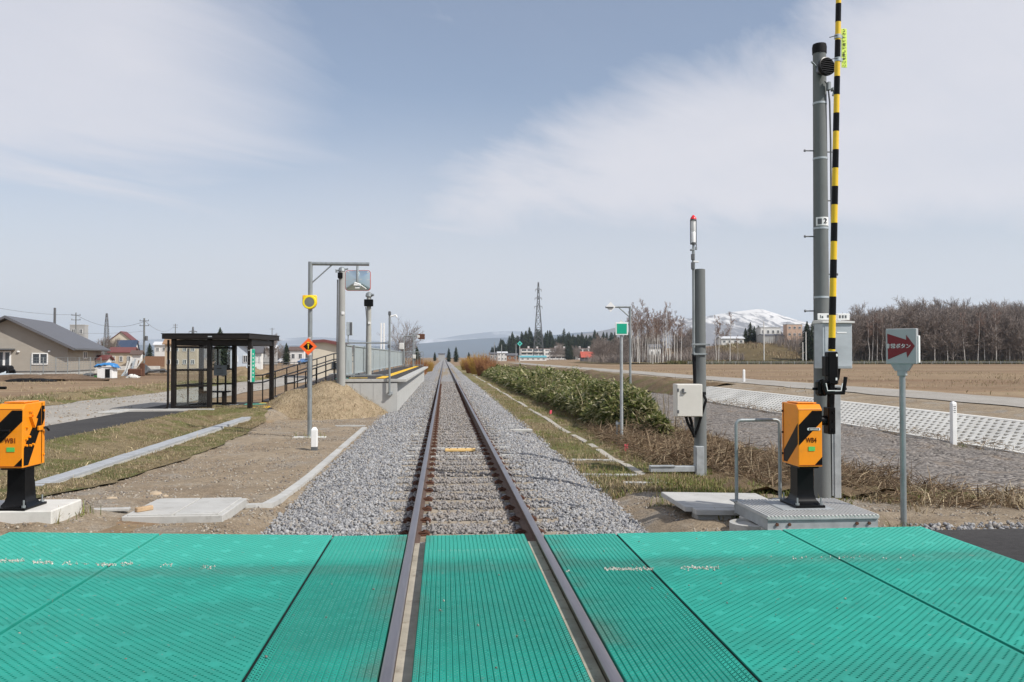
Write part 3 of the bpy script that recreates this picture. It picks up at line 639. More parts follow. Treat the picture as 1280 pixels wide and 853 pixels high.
# scraps of old white line paint and litter on the panels
M['paint_scrap'] = island('old_line_paint', [(.52, .52, .46), (.60, .58, .52), (.44, .44, .38)], .9)
P = []
for u0, u1, v, n in ((0, 30, 703, 90), (40, 66, 705, 90), (78, 112, 706, 30), (120, 145, 707, 60), (150, 167, 706, 40), (200, 215, 707, 20), (250, 270, 709, 25), (755, 802, 711, 190), (804, 817, 711, 50), (850, 898, 710, 120), (708, 712, 713, 8), (990, 1150, 698, 40)):
    for _ in range(int(n * 1.0)):
        q = on(rnd.uniform(u0, u1), v + rnd.gauss(0, 1.1), .004); P.append((q.x, q.y, .0015 + .006 * max(0, abs(q.x) - 1.27)))
P = np.array(P); stones('paint_chip', P, rng.uniform(.003, .011, len(P)), M['paint_scrap'], 41, flat=.12, label='chips of old white line paint on the green panels')
P = np.stack([rng.uniform(-4, 4.1, 90), rng.uniform(4, 7.4, 90), np.full(90, .005)], 1)
P = P[np.abs(np.abs(P[:, 0]) - .535) > .1]; stones('grit', P, rng.uniform(.003, .010, len(P)), M['dirt_stone'], 42, label='grit lying on the green panels')

# rails
RP = [(-.061, -.153), (.061, -.153), (.061, -.143), (.012, -.125), (.0075, -.112), (.0075, -.048), (.0335, -.036), (.0335, -.008), (.029, -.002), (.018, 0), (-.018, 0), (-.029, -.002), (-.0335, -.008), (-.0335, -.036), (-.0075, -.048), (-.0075, -.112), (-.012, -.125), (-.061, -.143)]
for s, lab in ((-1, 'left running rail with a worn grey top'), (1, 'right running rail with a worn grey top')):
    xc = s * (.5335 + .0335); V = []; F = []; MI = []; ysr = [-40] + list(np.arange(0, 40, 2.5)) + list(np.arange(40, 820, 30)); n = len(RP)
    for y in ysr: V += [(xc + p[0], y, p[1] + .0) for p in RP]
    for k in range(len(ysr) - 1):
        for i in range(n):
            F.append((k * n + i, k * n + (i + 1) % n, (k + 1) * n + (i + 1) % n, (k + 1) * n + i)); MI.append(1 if 7 <= i <= 11 else 0)
    np_mesh('rail', V, F, [M['rail_side'], M['rail_top']], midx=MI, label=lab, cat='rail', group='running rails of the single track')
# sleepers, each with its four rusty clips
def sleeper_mesh(w0=.25, w1=.19, h=.16):
    b = MB(); prof2 = [(-1.0, .0), (-.45, 0), (-.25, -.012), (.25, -.012), (.45, 0), (1.0, 0)]
    vs = []; fs = []
    for x, dz_ in prof2: vs += [(x, -w0 / 2, -h), (x, w0 / 2, -h), (x, w1 / 2, dz_), (x, -w1 / 2, dz_)]
    for k in range(len(prof2) - 1):
        for i in range(4): fs.append((k * 4 + i, k * 4 + (i + 1) % 4, (k + 1) * 4 + (i + 1) % 4, (k + 1) * 4 + i))
    fs += [(0, 1, 2, 3), tuple(range(len(vs) - 4, len(vs)))[::-1]]; b.add(vs, fs); return b
def clip_mb():
    b = MB(); b.box((0, 0, .008), (.10, .085, .016), bev=.003); b.tube([(-.05, -.028, .018), (-.02, -.03, .036), (.03, -.03, .03), (.058, -.022, .018)], .009, 6)
    b.tube([(-.05, .028, .018), (-.02, .03, .036), (.03, .03, .03), (.058, .022, .018)], .009, 6); b.tube([(0, 0, .01), (0, 0, .055)], .016, 6); return b
def place_sleepers():
    proto = None; clip = None; grey = None
    for i, y in enumerate(SLEEPER_Y):
        special = i in (11, 13)
        loc = (0, y, -.158 if not special else -.150)
        if proto is None:
            proto = sleeper_mesh().build('sleeper', M['sleeper'], loc=loc, smooth=None)
            for k, sx_ in enumerate((-.655, -.47, .47, .655)):
                c = clip_mb().build('rail_clip', M['rust'], proto, loc=(sx_, 0, .002))
                if sx_ in (-.655, .47): c.rotation_euler = (0, 0, 0)
                else: c.rotation_euler = (0, 0, math.pi)
            o = proto
        elif special:
            o = sleeper_mesh(.28, .23).build('sleeper', M['sleeper_grey'], loc=loc, smooth=None)
            for ch in proto.children: copy_tree(ch, parent=o)
            tag(o, 'pale grey wide sleeper %s the yellow plate' % ('just before' if i == 11 else 'just beyond'), 'sleeper', 'concrete sleepers'); continue
        elif i <= 70: o = copy_tree(proto, loc=loc, rz=rnd.uniform(-.006, .006))
        else: o = proto.copy(); COL.objects.link(o); o.location = loc
        tag(o, 'tan concrete sleeper with rusty rail clips half buried in the ballast', 'sleeper', 'concrete sleepers')
place_sleepers()
q = on(574, 564, -.12)
b = MB(); b.box((0, 0, .03), (.56, .17, .045), bev=.006)
t = b.build('yellow_plate', M['straw_sheet'], loc=(.02, 7.55 + .66 * 12, -.158), label='yellow wooden plate bolted across the track between the rails', cat='plate')
b = MB(); [b.bolt((x_, .0, .052), (0, 0, 1), .013, .012) for x_ in (-.2, -.05, .1, .22)]; b.build('bolt', M['rust'], t)
# spare timbers beside the track at the plate
for (u, v, w, lab) in ((517, 544, .5, 'pale timber end left of the left rail near the yellow plate'), (651, 538, .5, 'pale timber end right of the right rail near the yellow plate')):
    q = on(u, v, -.17); b = MB(); b.box((0, 0, 0), (.55, .18, .06), bev=.01); b.build('timber', M['sleeper_grey'], loc=(q.x, q.y, -.175), label=lab, cat='timber')

# edgings, slabs, trough
def ribbon(name, pts, w, h, mat, up=.03, **kw):
    """A cast strip following the ground along a line of points."""
    b = MB(); n = len(pts); vs = []; fs = []
    for i, (x, y) in enumerate(pts):
        a = Vector(pts[max(0, i - 1)]); c = Vector(pts[min(n - 1, i + 1)]); t = (c - a).normalized(); nn = Vector((-t.y, t.x)) * w / 2
        z = gz1(x, y) + up; vs += [(x + nn.x, y + nn.y, z - h), (x - nn.x, y - nn.y, z - h), (x - nn.x, y - nn.y, z), (x + nn.x, y + nn.y, z)]
    for k in range(n - 1):
        for i in range(4): fs.append((k * 4 + i, k * 4 + (i + 1) % 4, (k + 1) * 4 + (i + 1) % 4, (k + 1) * 4 + i))
    fs += [(0, 1, 2, 3), tuple(range(len(vs) - 4, len(vs)))[::-1]]; b.add(vs, fs); return b.build(name, mat, smooth=None, **kw)
pts = [(-3.05, 9.93), (-2.75, 9.93), (-2.52, 10.02), (-2.40, 10.25)] + [(-2.37, y) for y in np.arange(11, 22.7, .8)]
ribbon('edging', pts, .125, .12, M['concrete'], .06, label='narrow pale concrete edging curving along the left ballast toe', cat='edging')
ribbon('edging', [(-2.42, 22.9), (-3.3, 22.9)], .14, .1, M['concrete'], .05, label='short concrete edging across the dirt in front of the mound', cat='edging')
pts = [(3.12, 11.4)] + [(2.86, y) for y in np.arange(12, 15, .6)] + [(2.80 + .04 * math.sin(y * .8), y) for y in np.arange(15, 90, 1.2)]
ribbon('edging', pts, .13, .12, plain('stained_concrete', (.40, .37, .315), .9, 0, .18, 3, .2, 40, obj=False, dirt=(.27, .23, .17), dirt_amt=.6), .048, label='pale concrete edging running along the right grass verge', cat='edging')
for y, x0 in ((12.9, 1.9), (14.8, 2.0), (11.75, 2.3)):
    ribbon('edging_branch', [(x0, y + .1), (x0 + .5, y), (2.76, y - .05)], .13, .1, M['concrete'], .06, label='short concrete branch joining the right verge edging to the ballast', cat='edging', group='edging branches')
pts = [(float(np.interp(y, [8.8, 11.8, 16.3, 26.7], [-5.72, -5.82, -5.98, -6.32])), y) for y in np.arange(8.9, 26.8, .6)]
def trough():
    a, c = on(40, 608.5, -.178), on(318, 519, -.15); d = c - a; n = 26; ang = math.atan2(d.y, d.x); root = empty('trough', tuple(a), 'long grey concrete cable trough set through the turf', 'trough')
    lm = plain('trough_lid', (.34, .355, .37), .85, 0, .14, 4, .2, 40, obj=False, dirt=(.24, .235, .22), dirt_amt=.5); T = Matrix.Rotation(ang, 4, 'Z') @ Matrix.Rotation(-math.asin(d.z / d.length), 4, 'Y')
    b = MB(); b.M = T; b.box((d.length / 2, 0, -.13), (d.length, .27, .22)); b.build('channel', M['concrete'], root)
    for k in range(n):
        b = MB(); b.M = T @ Matrix.Translation((d.length * (k + .5) / n, rnd.uniform(-.006, .006), 0)) @ Matrix.Rotation(rnd.uniform(-.008, .008), 4, 'Z'); b.box((0, 0, rnd.uniform(-.003, .003)), (d.length / n - .012, .25, .04), bev=.005); b.build('lid', lm, root)
trough()
b = MB()
for i, (x0, x1) in enumerate(((-3.55, -3.09), (-3.08, -2.62))): b.box(((x0 + x1) / 2, 9.42, -.085), (x1 - x0 - .008, 1.0, .09), bev=.006)
b.box((-3.085, 9.42, -.105), (1.02, 1.06, .1), bev=.006)
b.build('cover_slab', M['concrete'], label='flat grey concrete cover slab on the dirt left of the track', cat='slab')
q = on(180, 645, -.09); b = MB(); b.box((0, 0, 0), (.19, .055, .05), bev=.008); b.build('brick_scrap', plain('tan_brick', (.42, .29, .17), .9, 0, .2, 15, .2), loc=(q.x, q.y, -.015), rz=.9, label='broken tan brick lying on the edge of the left cover slab', cat='brick')
q = on(134, 642, -.09); b = MB(); b.box((0, 0, 0), (.45, .10, .03), bev=.005); b.build('concrete_scrap', M['concrete'], loc=(q.x, q.y, -.05), rz=.1, label='thin concrete strip left of the cover slab', cat='slab')

# small white kilometre peg
q = on(393, 564, -.3)
t = empty('track_marker', (q.x, q.y, gz1(q.x, q.y)), 'small white marker peg with a dark base beside the mirror pole', 'marker')
b = MB(); b.box((0, 0, .26), (.12, .12, .34), bev=.008); b.lathe([(.085, .43), (.04, .485), (.005, .49)], n=4, mat=Matrix.Rotation(R(45), 4, 'Z')); b.build('post', M['white'], t)
b = MB(); b.box((0, 0, .03), (.122, .122, .14), bev=.008); b.build('base', M['grey_dark'], t)
# ------------------------------------------------------------------ level crossing equipment
ID4 = Matrix.Identity(4)
def barrier(loc, letters, label, side, logo, armlen, knob):
    """side = the flank that carries the arm (+1 right, -1 left)."""
    root = empty('crossing_barrier', loc, label, 'barrier')
    b = MB(); b.box((0, .2, .012), (.30, .40, .024), bev=.004)
    prof_ = [(.145, .024), (.12, .04), (.10, .07), (.088, .115), (.084, .18), (.084, .39)]
    vs, fs = [], []
    for r, z in prof_: vs += [(-r, .2 - r, z), (r, .2 - r, z), (r, .2 + r, z), (-r, .2 + r, z)]
    for k in range(len(prof_) - 1):
        for i in range(4): fs.append((k * 4 + i, k * 4 + (i + 1) % 4, (k + 1) * 4 + (i + 1) % 4, (k + 1) * 4 + i))
    b.add(vs, fs); b.box((0, .2, .395), (.20, .34, .02), bev=.004); b.build('pedestal', M['black'], root)
    for x in (-.12, .12):
        for y in (.035, .365):
            b = MB(); b.bolt((x, y, .024), (0, 0, 1), .019, .02); b.bolt((x, y, .04), (0, 0, 1), .008, .055); b.build('anchor_bolt', M['galv'], root)
    B0, H, W, D = .405, .62, .122, .40
    b = MB(); b.prism([(-W, 0, B0), (-W, 0, B0 + .565), (-W, .05, B0 + H - .008), (-W, D, B0 + H), (-W, D, B0)], (2 * W, 0, 0)); 
    body = b.build('body', M['orange'], root, smooth=None)
    bv = body.modifiers.new('bevel', 'BEVEL'); bv.width = .008; bv.segments = 2
    def P(fx, fz): return (-W + 2 * W * fx, -.0018, B0 + .565 * fz)
    b = MB(); y1 = (0, .0012, 0)
    b.prism([P(.58, .975), P(.985, .975), P(.985, .79), (P(.02, .37)), P(.02, .73)], y1); b.prism([P(.985, .17), P(.985, .025), P(.66, .025)], y1)
    b.build('stripe', M['black'], body)
    b = MB(); b.tube([(.03 * side, .40, .30), (.03 * side, .47, .22), (.03 * side, .50, .02), (.03 * side, .50, -.08)], .02, 8); b.build('cable', M['black_matt'], root)
    b = MB(); b.box((0, .2, B0 + H + .004), (2 * W - .05, .26, .012), bev=.003); b.build('lid', M['orange'], body)
    b = MB(); b.box((0, -.001, B0 + .015), (2 * W - .02, .003, .006)); b.box((0, -.001, B0 + .562), (2 * W - .02, .003, .003)); b.build('front_seam', M['dull_red'], body)
    for s in (-1, 1):
        b = MB(); X = s * (W + .0018)
        S = lambda y, z: (X, y, B0 + H * z)
        if side > 0: poly = [S(.012, .69), S(.012, .36), S(.27, .03), S(.345, .03), S(.345, .22)]
        else: poly = [S(.02, .03), S(.10, .03), S(.325, .62), S(.325, .93), S(.02, .30)]
        b.prism(poly, (-s * .0012, 0, 0)); b.build('stripe', M['black'], body)
        if side < 0:
            b = MB(); X2 = s * (W + .002); b.prism([(X2, .345, B0 + H * .62), (X2, .385, B0 + H * .72), (X2, .385, B0 + H * .93), (X2, .345, B0 + H * .93)], (-s * .0012, 0, 0)); b.build('stripe', M['black'], body)
        b = MB(); b.box((s * (W + .002), .352 if side > 0 else .335, B0 + H * .5), (.004, .006, H * .96)); b.build('door_seam', M['dull_red'] if side > 0 else M['black'], body)
        for y_, z_ in ((.37, .85), (.37, .5), (.37, .15)):
            b = MB(); b.bolt((s * W, y_, B0 + H * z_), (s, 0, 0), .011, .012); b.build('hinge_bolt', M['black'] if side > 0 else M['orange'], body)
        if side < 0:
            for y_, z_ in ((.06, .62), (.10, .47), (.05, .34), (.12, .33), (.17, .34), (.11, .86), (.14, .86), (.16, .80), (.05, .44)):
                b = MB(); b.bolt((s * W, y_, B0 + H * z_), (s, 0, 0), .012, .02); b.build('screw_cap', M['orange'], body)
            b = MB(); b.box((s * (W + .012), .30, B0 + H * .58), (.024, .10, .045), bev=.005); b.build('latch', M['orange'], body)
            b = MB(); b.tube([(s * (W + .02), .33, B0 + H * .58), (s * (W + .045), .345, B0 + H * .58), (s * (W + .055), .37, B0 + H * .53)], .011, 8); b.build('latch_handle', M['black'], body)
            b = MB(); b.prism([(s * W, .10, B0 + H * .78), (s * W, .21, B0 + H * .74), (s * W, .17, B0 + H * .60)], (s * .03, 0, 0)); b.build('pointer', M['orange'], body)
    b = MB(); text(b, letters, .070, (.008, -.001, B0 + .565 * .46), (1, 0, 0), (0, 0, 1), .0008, sx=.74); b.build('lettering', M['dull_red'], body)
    b = MB(); b.box((.012, -.004, B0 + .565 * .315), (.065 if side > 0 else .075, .004, .042)); b.build('number_tag', M['tag_green'], body)
    if logo:
        b = MB(); b.lathe([(.0, 0), (.014, 0), (.014, .003), (0, .003)], n=14, mat=Matrix.Rotation(R(90), 4, 'X'))
        b.v = [(x + (.052 if x > 0 else -.052) + .035, y - .001, z + B0 + .565 * .655) for x, y, z in b.v]; b.build('badge', M['white'], body)
        b = MB(); b.box((.035, -.005, B0 + .565 * .655), (.104, .003, .02)); b.build('badge_plate', M['black'], body)
        b = MB(); [b.box((.035 + k, -.007, B0 + .565 * .655), (.008, .002, .009)) for k in (-.04, -.027, -.014, -.001, .012, .025, .038)]; b.build('badge_mark', M['white'], body)
    if knob:
        b = MB(); b.tube([(-.04, 0, B0 + .36), (-.04, -.035, B0 + .355), (-.085, -.05, B0 + .355), (.03, -.05, B0 + .36)], .014, 8); b.build('crank_handle', M['black'], body)
    # arm with its hub, counter bracket and bands; raised
    X = side * (W + .165); z0 = B0 + .44
    b = MB(); b.tube([(side * W, .2, z0), (X - side * .03, .2, z0)], .05, 16); b.box((X, .19, z0 - .0), (.075, .12, .27), bev=.008)
    for dz_ in (-.09, 0, .09): b.bolt((X + side * .01, .13, z0 + dz_), (0, -1, 0), .011, .012)
    hub = b.build('arm_hub', M['black'], root)
    ax = Vector((side * .028, .0, 1)).normalized()
    base = Vector((X, .17, z0))
    def A(t): return base + ax * t
    b = MB(); b.tube([A(.05), A(.55)], .037, 14); b.box(tuple(A(.53)), (.105, .10, .33), bev=.012); b.box(tuple(A(.55) + Vector((-.066, 0, 0))), (.03, .09, .2), bev=.006)
    b.box(tuple(A(.33) + Vector((-.10, 0, .0))), (.10, .10, .16), bev=.02); b.tube([tuple(A(.32) + Vector((-.19, 0, .0))), tuple(A(.32) + Vector((.16, 0, 0)))], .014, 8)
    sl = b.build('arm_sleeve', M['black'], hub)
    b = MB(); c = A(.30) + Vector((-.01, -.07, 0))
    b.tube([c + Vector((-.12, 0, .12)), c + Vector((-.085, -.01, -.02)), c + Vector((.10, -.01, -.02)), c + Vector((.13, 0, .14))], .02, 8); b.build('break_bracket', M['black'], hub)
    b = MB(); c = A(.30) + Vector((-.01, -.092, 0))
    b.tube([c + Vector((-.085, 0, .08)), c + Vector((-.07, -.002, .005)), c + Vector((.07, -.002, .005)), c + Vector((.085, 0, .08))], .0055, 6); b.build('reflector_edge', M['white'], hub)
    b = MB(); b.box(tuple(A(.66) + Vector((.03, -.052, 0))), (.016, .004, .026)); b.box(tuple(A(.42) + Vector((.03, -.052, 0))), (.016, .004, .026)); b.build('scuff', M['white'], hub)
    t0, t1 = .70, armlen; r_ = lambda t: .0345 - .0022 * (t - t0)
    b = MB(); b.tube([A(t0), A(t1)], [r_(t0), r_(t1)], 14); arm = b.build('arm', M['yellow'], root)
    t = t0 + .02; L_ = .115
    while t < t1 - .1:
        e = min(t + L_, t1); b = MB(); b.tube([A(t), A(e)], [r_(t) + .0012, r_(e) + .0012], 14); b.build('black_band', M['black'], arm); t = e + (.23 if L_ < .15 else .187); L_ = .187
    return root, A
wb4, ARM4 = barrier((3.315, 7.93, .105), 'WB4', 'orange and black barrier machine lettered WB4 with raised arm on the metal deck', 1, True, 5.4, False)
wb1, ARM1 = barrier((-4.41, 8.30, .125), 'WB1', 'orange and black barrier machine lettered WB1 on a white slab at left', -1, False, 4.2, True)
wb1.rotation_euler = (0, 0, R(-3))
# lime sign cable-tied to the arm
def arm_sign():
    c = Vector(wb4.location) + ARM4(3.79)
    root = empty('arm_sign', tuple(c), 'narrow lime green strip with black lettering tied to the raised barrier arm', 'sign')
    b = MB(); b.box((.068, -.0, 0), (.058, .006, .40), bev=.002); b.build('strip', M['lime'], root)
    b = MB(); text(b, 'ここを押して出て下さい', .036, (.068, -.004, 0), (0, 0, 1), (-1, 0, 0), .0006); b.build('lettering', M['grey_dark'], root)
    for z, dz_ in ((.115, -.03), (-.12, -.02)):
        b = MB(); b.lathe([(.0325, -.02), (.0325, .02)], (.0, 0, z), 14); b.box((.036, -.0, z), (.03, .01, .035)); b.build('clamp', M['cab_grey'], root)
        b = MB(); b.tube([(-.02, -.035, z), (-.06, -.05, z + dz_ * .5), (-.11, -.05, z + dz_)], .004, 5); b.build('cable_tie', M['black'], root)
arm_sign()
# white base slab of the left machine
b = MB(); b.box((-4.50, 8.62, .04), (.98, .66, .17), bev=.012); b.build('base_slab', M['pale_concrete'], label='white concrete foundation slab under barrier machine WB1', cat='slab')

def metal_deck():
    x0, x1, y0, y1, zt = 2.74, 3.84, 7.60, 8.52, .10
    root = empty('metal_deck', ((x0 + x1) / 2, (y0 + y1) / 2, 0), 'raised ribbed galvanised deck carrying barrier machine WB4', 'deck')
    root_off = Vector(root.location)
    def build(b, n, m, p=root): b.v = [tuple(Vector(q) - root_off) for q in b.v]; return b.build(n, m, p)
    dm = plain('ribbed_deck', (.50, .50, .48), .55, .25, .1, 6, dirt=(.40, .385, .35))
    b = MB(); n = 30; w = (x1 - x0) / n
    for i in range(n): b.box((x0 + (i + .5) * w, (y0 + y1) / 2, zt - .012), (w * .62, y1 - y0, .022), bev=.004)
    b.box(((x0 + x1) / 2, (y0 + y1) / 2, zt - .022), (x1 - x0, y1 - y0 - .006, .016)); dk = build(b, 'deck_plate', dm)
    b = MB(); b.box((3.27, 8.12, zt + .0015), (.52, .5, .006)); build(b, 'mounting_plate', M['galv_dull'])
    for y, nm in ((y0 + .02, 'front_beam'), (y1 - .02, 'rear_beam')):
        b = MB(); b.box(((x0 + x1) / 2, y, zt - .085), (x1 - x0 - .02, .012, .10)); b.box(((x0 + x1) / 2, y, zt - .135), (x1 - x0 - .02, .05, .01)); b.box(((x0 + x1) / 2, y, zt - .036), (x1 - x0 - .02, .05, .009))
        bm_ = build(b, nm, M['galv_dull'])
        for x in (x0 + .1, x0 + .22, x1 - .22, x1 - .1):
            b = MB(); b.bolt((x, y - .006, zt - .085), (0, -1, 0), .016, .016); b.v = [tuple(Vector(q) - root_off) for q in b.v]; b.build('bolt', M['rust'], bm_)
    for x in (x0 + .02, x1 - .02):
        b = MB(); b.box((x, (y0 + y1) / 2, zt - .085), (.012, y1 - y0 - .05, .10)); build(b, 'side_beam', M['galv_dull'])
    for x, y in ((x0 + .14, y0 + .2), (x0 + .14, y1 - .2), (x1 - .14, y0 + .2), (x1 - .14, y1 - .2)):
        b = MB(); b.lathe([(.14, -.4), (.14, -.06), (.13, -.05)], (x, y, .01), 20); build(b, 'footing', M['concrete'])
metal_deck()
def handrail():
    q0 = Vector((2.76, 8.47, .09)); q1 = Vector((3.24, 8.50, .09))
    root = empty('handrail', tuple(q0), 'galvanised pipe handrail loop behind barrier machine WB4', 'handrail'); d = q1 - q0
    h = .84; r = .05; L_ = d.length; u = d.normalized()
    b = MB(); pts = [Vector((0, 0, 0)), Vector((0, 0, h - r))] + [Vector((0, 0, h - r)) + u * (r * (1 - math.cos(a))) + Vector((0, 0, r * math.sin(a))) for a in (.4, .8, 1.2, 1.57)]
    pts2 = [u * L_ - (p - Vector((0, 0, p.z))) + Vector((0, 0, p.z)) for p in pts][::-1]
    b.tube(pts + pts2, .018, 12); b.build('pipe', M['galv'], root)
    for p in (Vector((0, 0, 0)), u * L_): b = MB(); b.box(p + Vector((0, 0, .006)), (.12, .09, .012), bev=.002); b.build('foot_plate', M['galv_dull'], root)
handrail()
# grey slab on blocks beside the deck
t = empty('cover_slab', (2.9, 9.15, 0), 'tilted grey concrete slabs bridging a pit left of the metal deck', 'slab')
b = MB(); b.M = Matrix.Rotation(R(1.5), 4, 'Y'); b.box((-.05, .03, -.045), (1.15, .98, .055), bev=.006); b.build('slab', M['concrete'], t)
b = MB(); b.M = Matrix.Rotation(R(1.5), 4, 'Y'); b.box((-.02, -.52, -.055), (1.05, .13, .06), bev=.006); b.build('kerb_slab', M['concrete'], t)
b = MB(); b.box((-.30, -.42, -.16), (.42, .2, .16), bev=.008); b.build('side_wall', M['concrete'], t)
b = MB(); b.box((.12, .1, -.15), (.9, .8, .12)); b.build('pit_floor', M['grey_dark'], t)
b = MB(); b.lathe([(.2, -.2), (.2, -.03), (.17, -.025), (.17, -.05)], (2.72, 7.98, -.005), 24); b.build('concrete_ring', M['concrete'], label='round concrete footing in the shade left of the metal deck', cat='footing')

def crossing_pole():
    c = at(1026, 300, 9.75); x, y = c.x, 9.75
    root = empty('concrete_pole', (x, y, -.11), 'tall grey concrete pole with step bolts, bands and number plate 2', 'pole')
    H = 5.50; r0, r1 = .10, .077; rr = lambda z: r0 + (r1 - r0) * min(1, z / H)
    b = MB(); b.lathe([(rr(0), -.3), (rr(0), 0), (rr(H * .5), H * .5), (rr(H), H)], n=28); b.build('shaft', M['pole_concrete'], root, smooth=1.0)
    b = MB(); b.lathe([(rr(H) + .007, H - .09), (rr(H) + .009, H - .01), (rr(H) + .002, H + .025), (.02, H + .035)], n=28); b.build('cap', M['black_matt'], root)
    def zv(v): return at(1026, v, y).z + .11
    for v in (130, 199, 286, 372):
        b = MB(); b.lathe([(rr(zv(v)) + .004, zv(v) - .012), (rr(zv(v)) + .004, zv(v) + .012)], n=28); b.build('band', M['cab_grey'], root)
    for s, vs_ in ((-1, (189, 296, 389)), (1, (190, 251, 343))):
        for v in vs_:
            z = zv(v); b = MB(); b.tube([(s * rr(z) * .8, 0, z), (s * (rr(z) + .115), 0, z)], .008, 8); b.tube([(s * (rr(z) + .105), 0, z), (s * (rr(z) + .12), 0, z)], .016, 8); b.build('step_bolt', M['grey_dark'], root)
    z = zv(278); n = 12; r = rr(z) + .003
    b = MB(); vs = []
    for k in range(n + 1):
        th = R(-90 - 62 + 124 * k / n); vs += [(r * math.cos(th), r * math.sin(th), z - .052), (r * math.cos(th), r * math.sin(th), z + .052)]
    b.add(vs, [(2 * k, 2 * k + 2, 2 * k + 3, 2 * k + 1) for k in range(n)]); pl = b.build('number_plate', M['white'], root)
    b = MB(); text(b, '2', .088, (.016, -r - .001, z), (1, 0, 0), (0, 0, 1), .0025); b.build('numeral', M['black'], pl)
    b = MB(); th = R(-90 - 32)
    for k in range(4):
        a0, a1 = R(-90 - 48 + 8 * k), R(-90 - 40 + 8 * k); q = r + .002
        b.add([(q * math.cos(a0), q * math.sin(a0), z - .036), (q * math.cos(a1), q * math.sin(a1), z - .036), (q * math.cos(a1), q * math.sin(a1), z + .032), (q * math.cos(a0), q * math.sin(a0), z + .032)], [(0, 1, 2, 3)])
    b.build('block_mark', M['grey_dark'], pl)
    # cable sagging down the right flank, duct at the foot
    b = MB(); b.tube([(.02, -.10, zv(105)), (.05, -.11, zv(110)), (.082, -.09, zv(130)), (.10, -.07, zv(180)), (.105, -.06, zv(240)), (.115, -.05, zv(300)), (.11, -.06, zv(400))], .011, 8); b.build('cable', M['grey_dark'], root)
    b = MB(); b.box((.155, -.03, .68), (.085, .10, 1.36), bev=.006); b.box((.10, -.04, .68), (.02, .06, 1.30)); b.build('cable_duct', M['galv_dull'], root)
    b = MB(); b.box((.055, -.12, zv(112)), (.04, .06, .10), bev=.006); b.box((.135, -.1, zv(115)), (.07, .06, .04), bev=.006); b.tube([(.14, -.1, zv(116)), (.12, -.1, zv(123))], .014, 8); b.build('bracket', M['galv'], root)
    # round horn speaker
    z = zv(91); t = empty('loudspeaker', (x - .015, y - .20, -.11 + z), 'round black louvred loudspeaker near the top of the concrete pole', 'speaker')
    rot = Matrix.Rotation(R(90), 4, 'X') ; rot = Matrix.Rotation(R(14), 4, 'Z') @ Matrix.Rotation(R(-6), 4, 'X') @ rot
    b = MB(); b.lathe([(.02, -.15), (.05, -.12), (.085, -.05), (.108, -.02), (.112, .0), (.112, .03), (.100, .032), (.096, .0), (.02, -.01)], n=28, mat=rot); b.build('housing', M['black'], t, smooth=.9)
    b = MB(); b.M = rot
    for k in range(-3, 4): L_ = math.sqrt(max(.001, .098 ** 2 - (k * .027) ** 2)); b.box((0, k * .027, .02), (2 * L_, .011, .022), mat=Matrix.Translation((0, k * .027, .02)) @ Matrix.Rotation(R(35), 4, 'X') @ Matrix.Translation((0, -k * .027, -.02)) if False else None)
    b.build('louvre', M['black_matt'], t)
    b = MB(); b.tube([(-.06, .15, .06), (-.09, .12, .07), (-.14, .08, .085)], .012, 6); b.tube([(0, .1, -.02), (-.03, .2, -.03)], .018, 8); b.build('mount', M['cab_grey'], t)
    # control cabinet strapped to the front of the pole
    a = at(1028, 404, 9.34); d = at(1065.5, 461, 9.34); w, h = d.x - a.x, a.z - d.z
    t = empty('control_cabinet', ((a.x + d.x) / 2, 9.46, d.z), 'grey steel control cabinet strapped to the tall concrete pole', 'cabinet')
    b = MB(); b.box((0, -.01, h / 2), (w, .22, h), bev=.006); b.build('housing', M['cab_grey'], t)
    b = MB(); b.box((.01, -.123, h * .48), (w - .035, .006, h * .88), bev=.002); b.build('door', M['cab_grey'], t)
    b = MB(); b.prism([(-w / 2 - .012, -.15, h + .001), (-w / 2 - .012, .12, h + .001), (-w / 2 - .012, .12, h + .04), (-w / 2 - .012, -.15, h + .02)], (w + .03, 0, 0)); b.build('canopy', M['dirty_white'], t)
    b = MB(); b.box((.05, -.128, h * .79), (.12, .004, .014)); b.build('name_strip', M['white'], t)
    b = MB(); b.box((-w / 2 + .07, -.10, h + .075), (.24, .012, .075), bev=.003); b.box((w / 2 - .10, -.10, h + .075), (.16, .012, .075), bev=.003); pl = b.build('label_plate', M['white'], t)
    b = MB(); text(b, '1a', .05, (-w / 2 - .005, -.107, h + .075), (1, 0, 0), (0, 0, 1), .001); b.box((-w / 2 + .085, -.108, h + .08), (.04, .002, .03)); [b.box((w / 2 - .14 + k * .035, -.108, h + .075), (.02, .002, .035)) for k in range(3)]; b.build('plate_mark', M['grey_dark'], pl)
    b = MB(); b.tube([(.10, .05, 0), (.10, .08, -.12), (-.02, .12, -.3)], .02, 8); b.build('conduit', M['black_matt'], t)
crossing_pole()

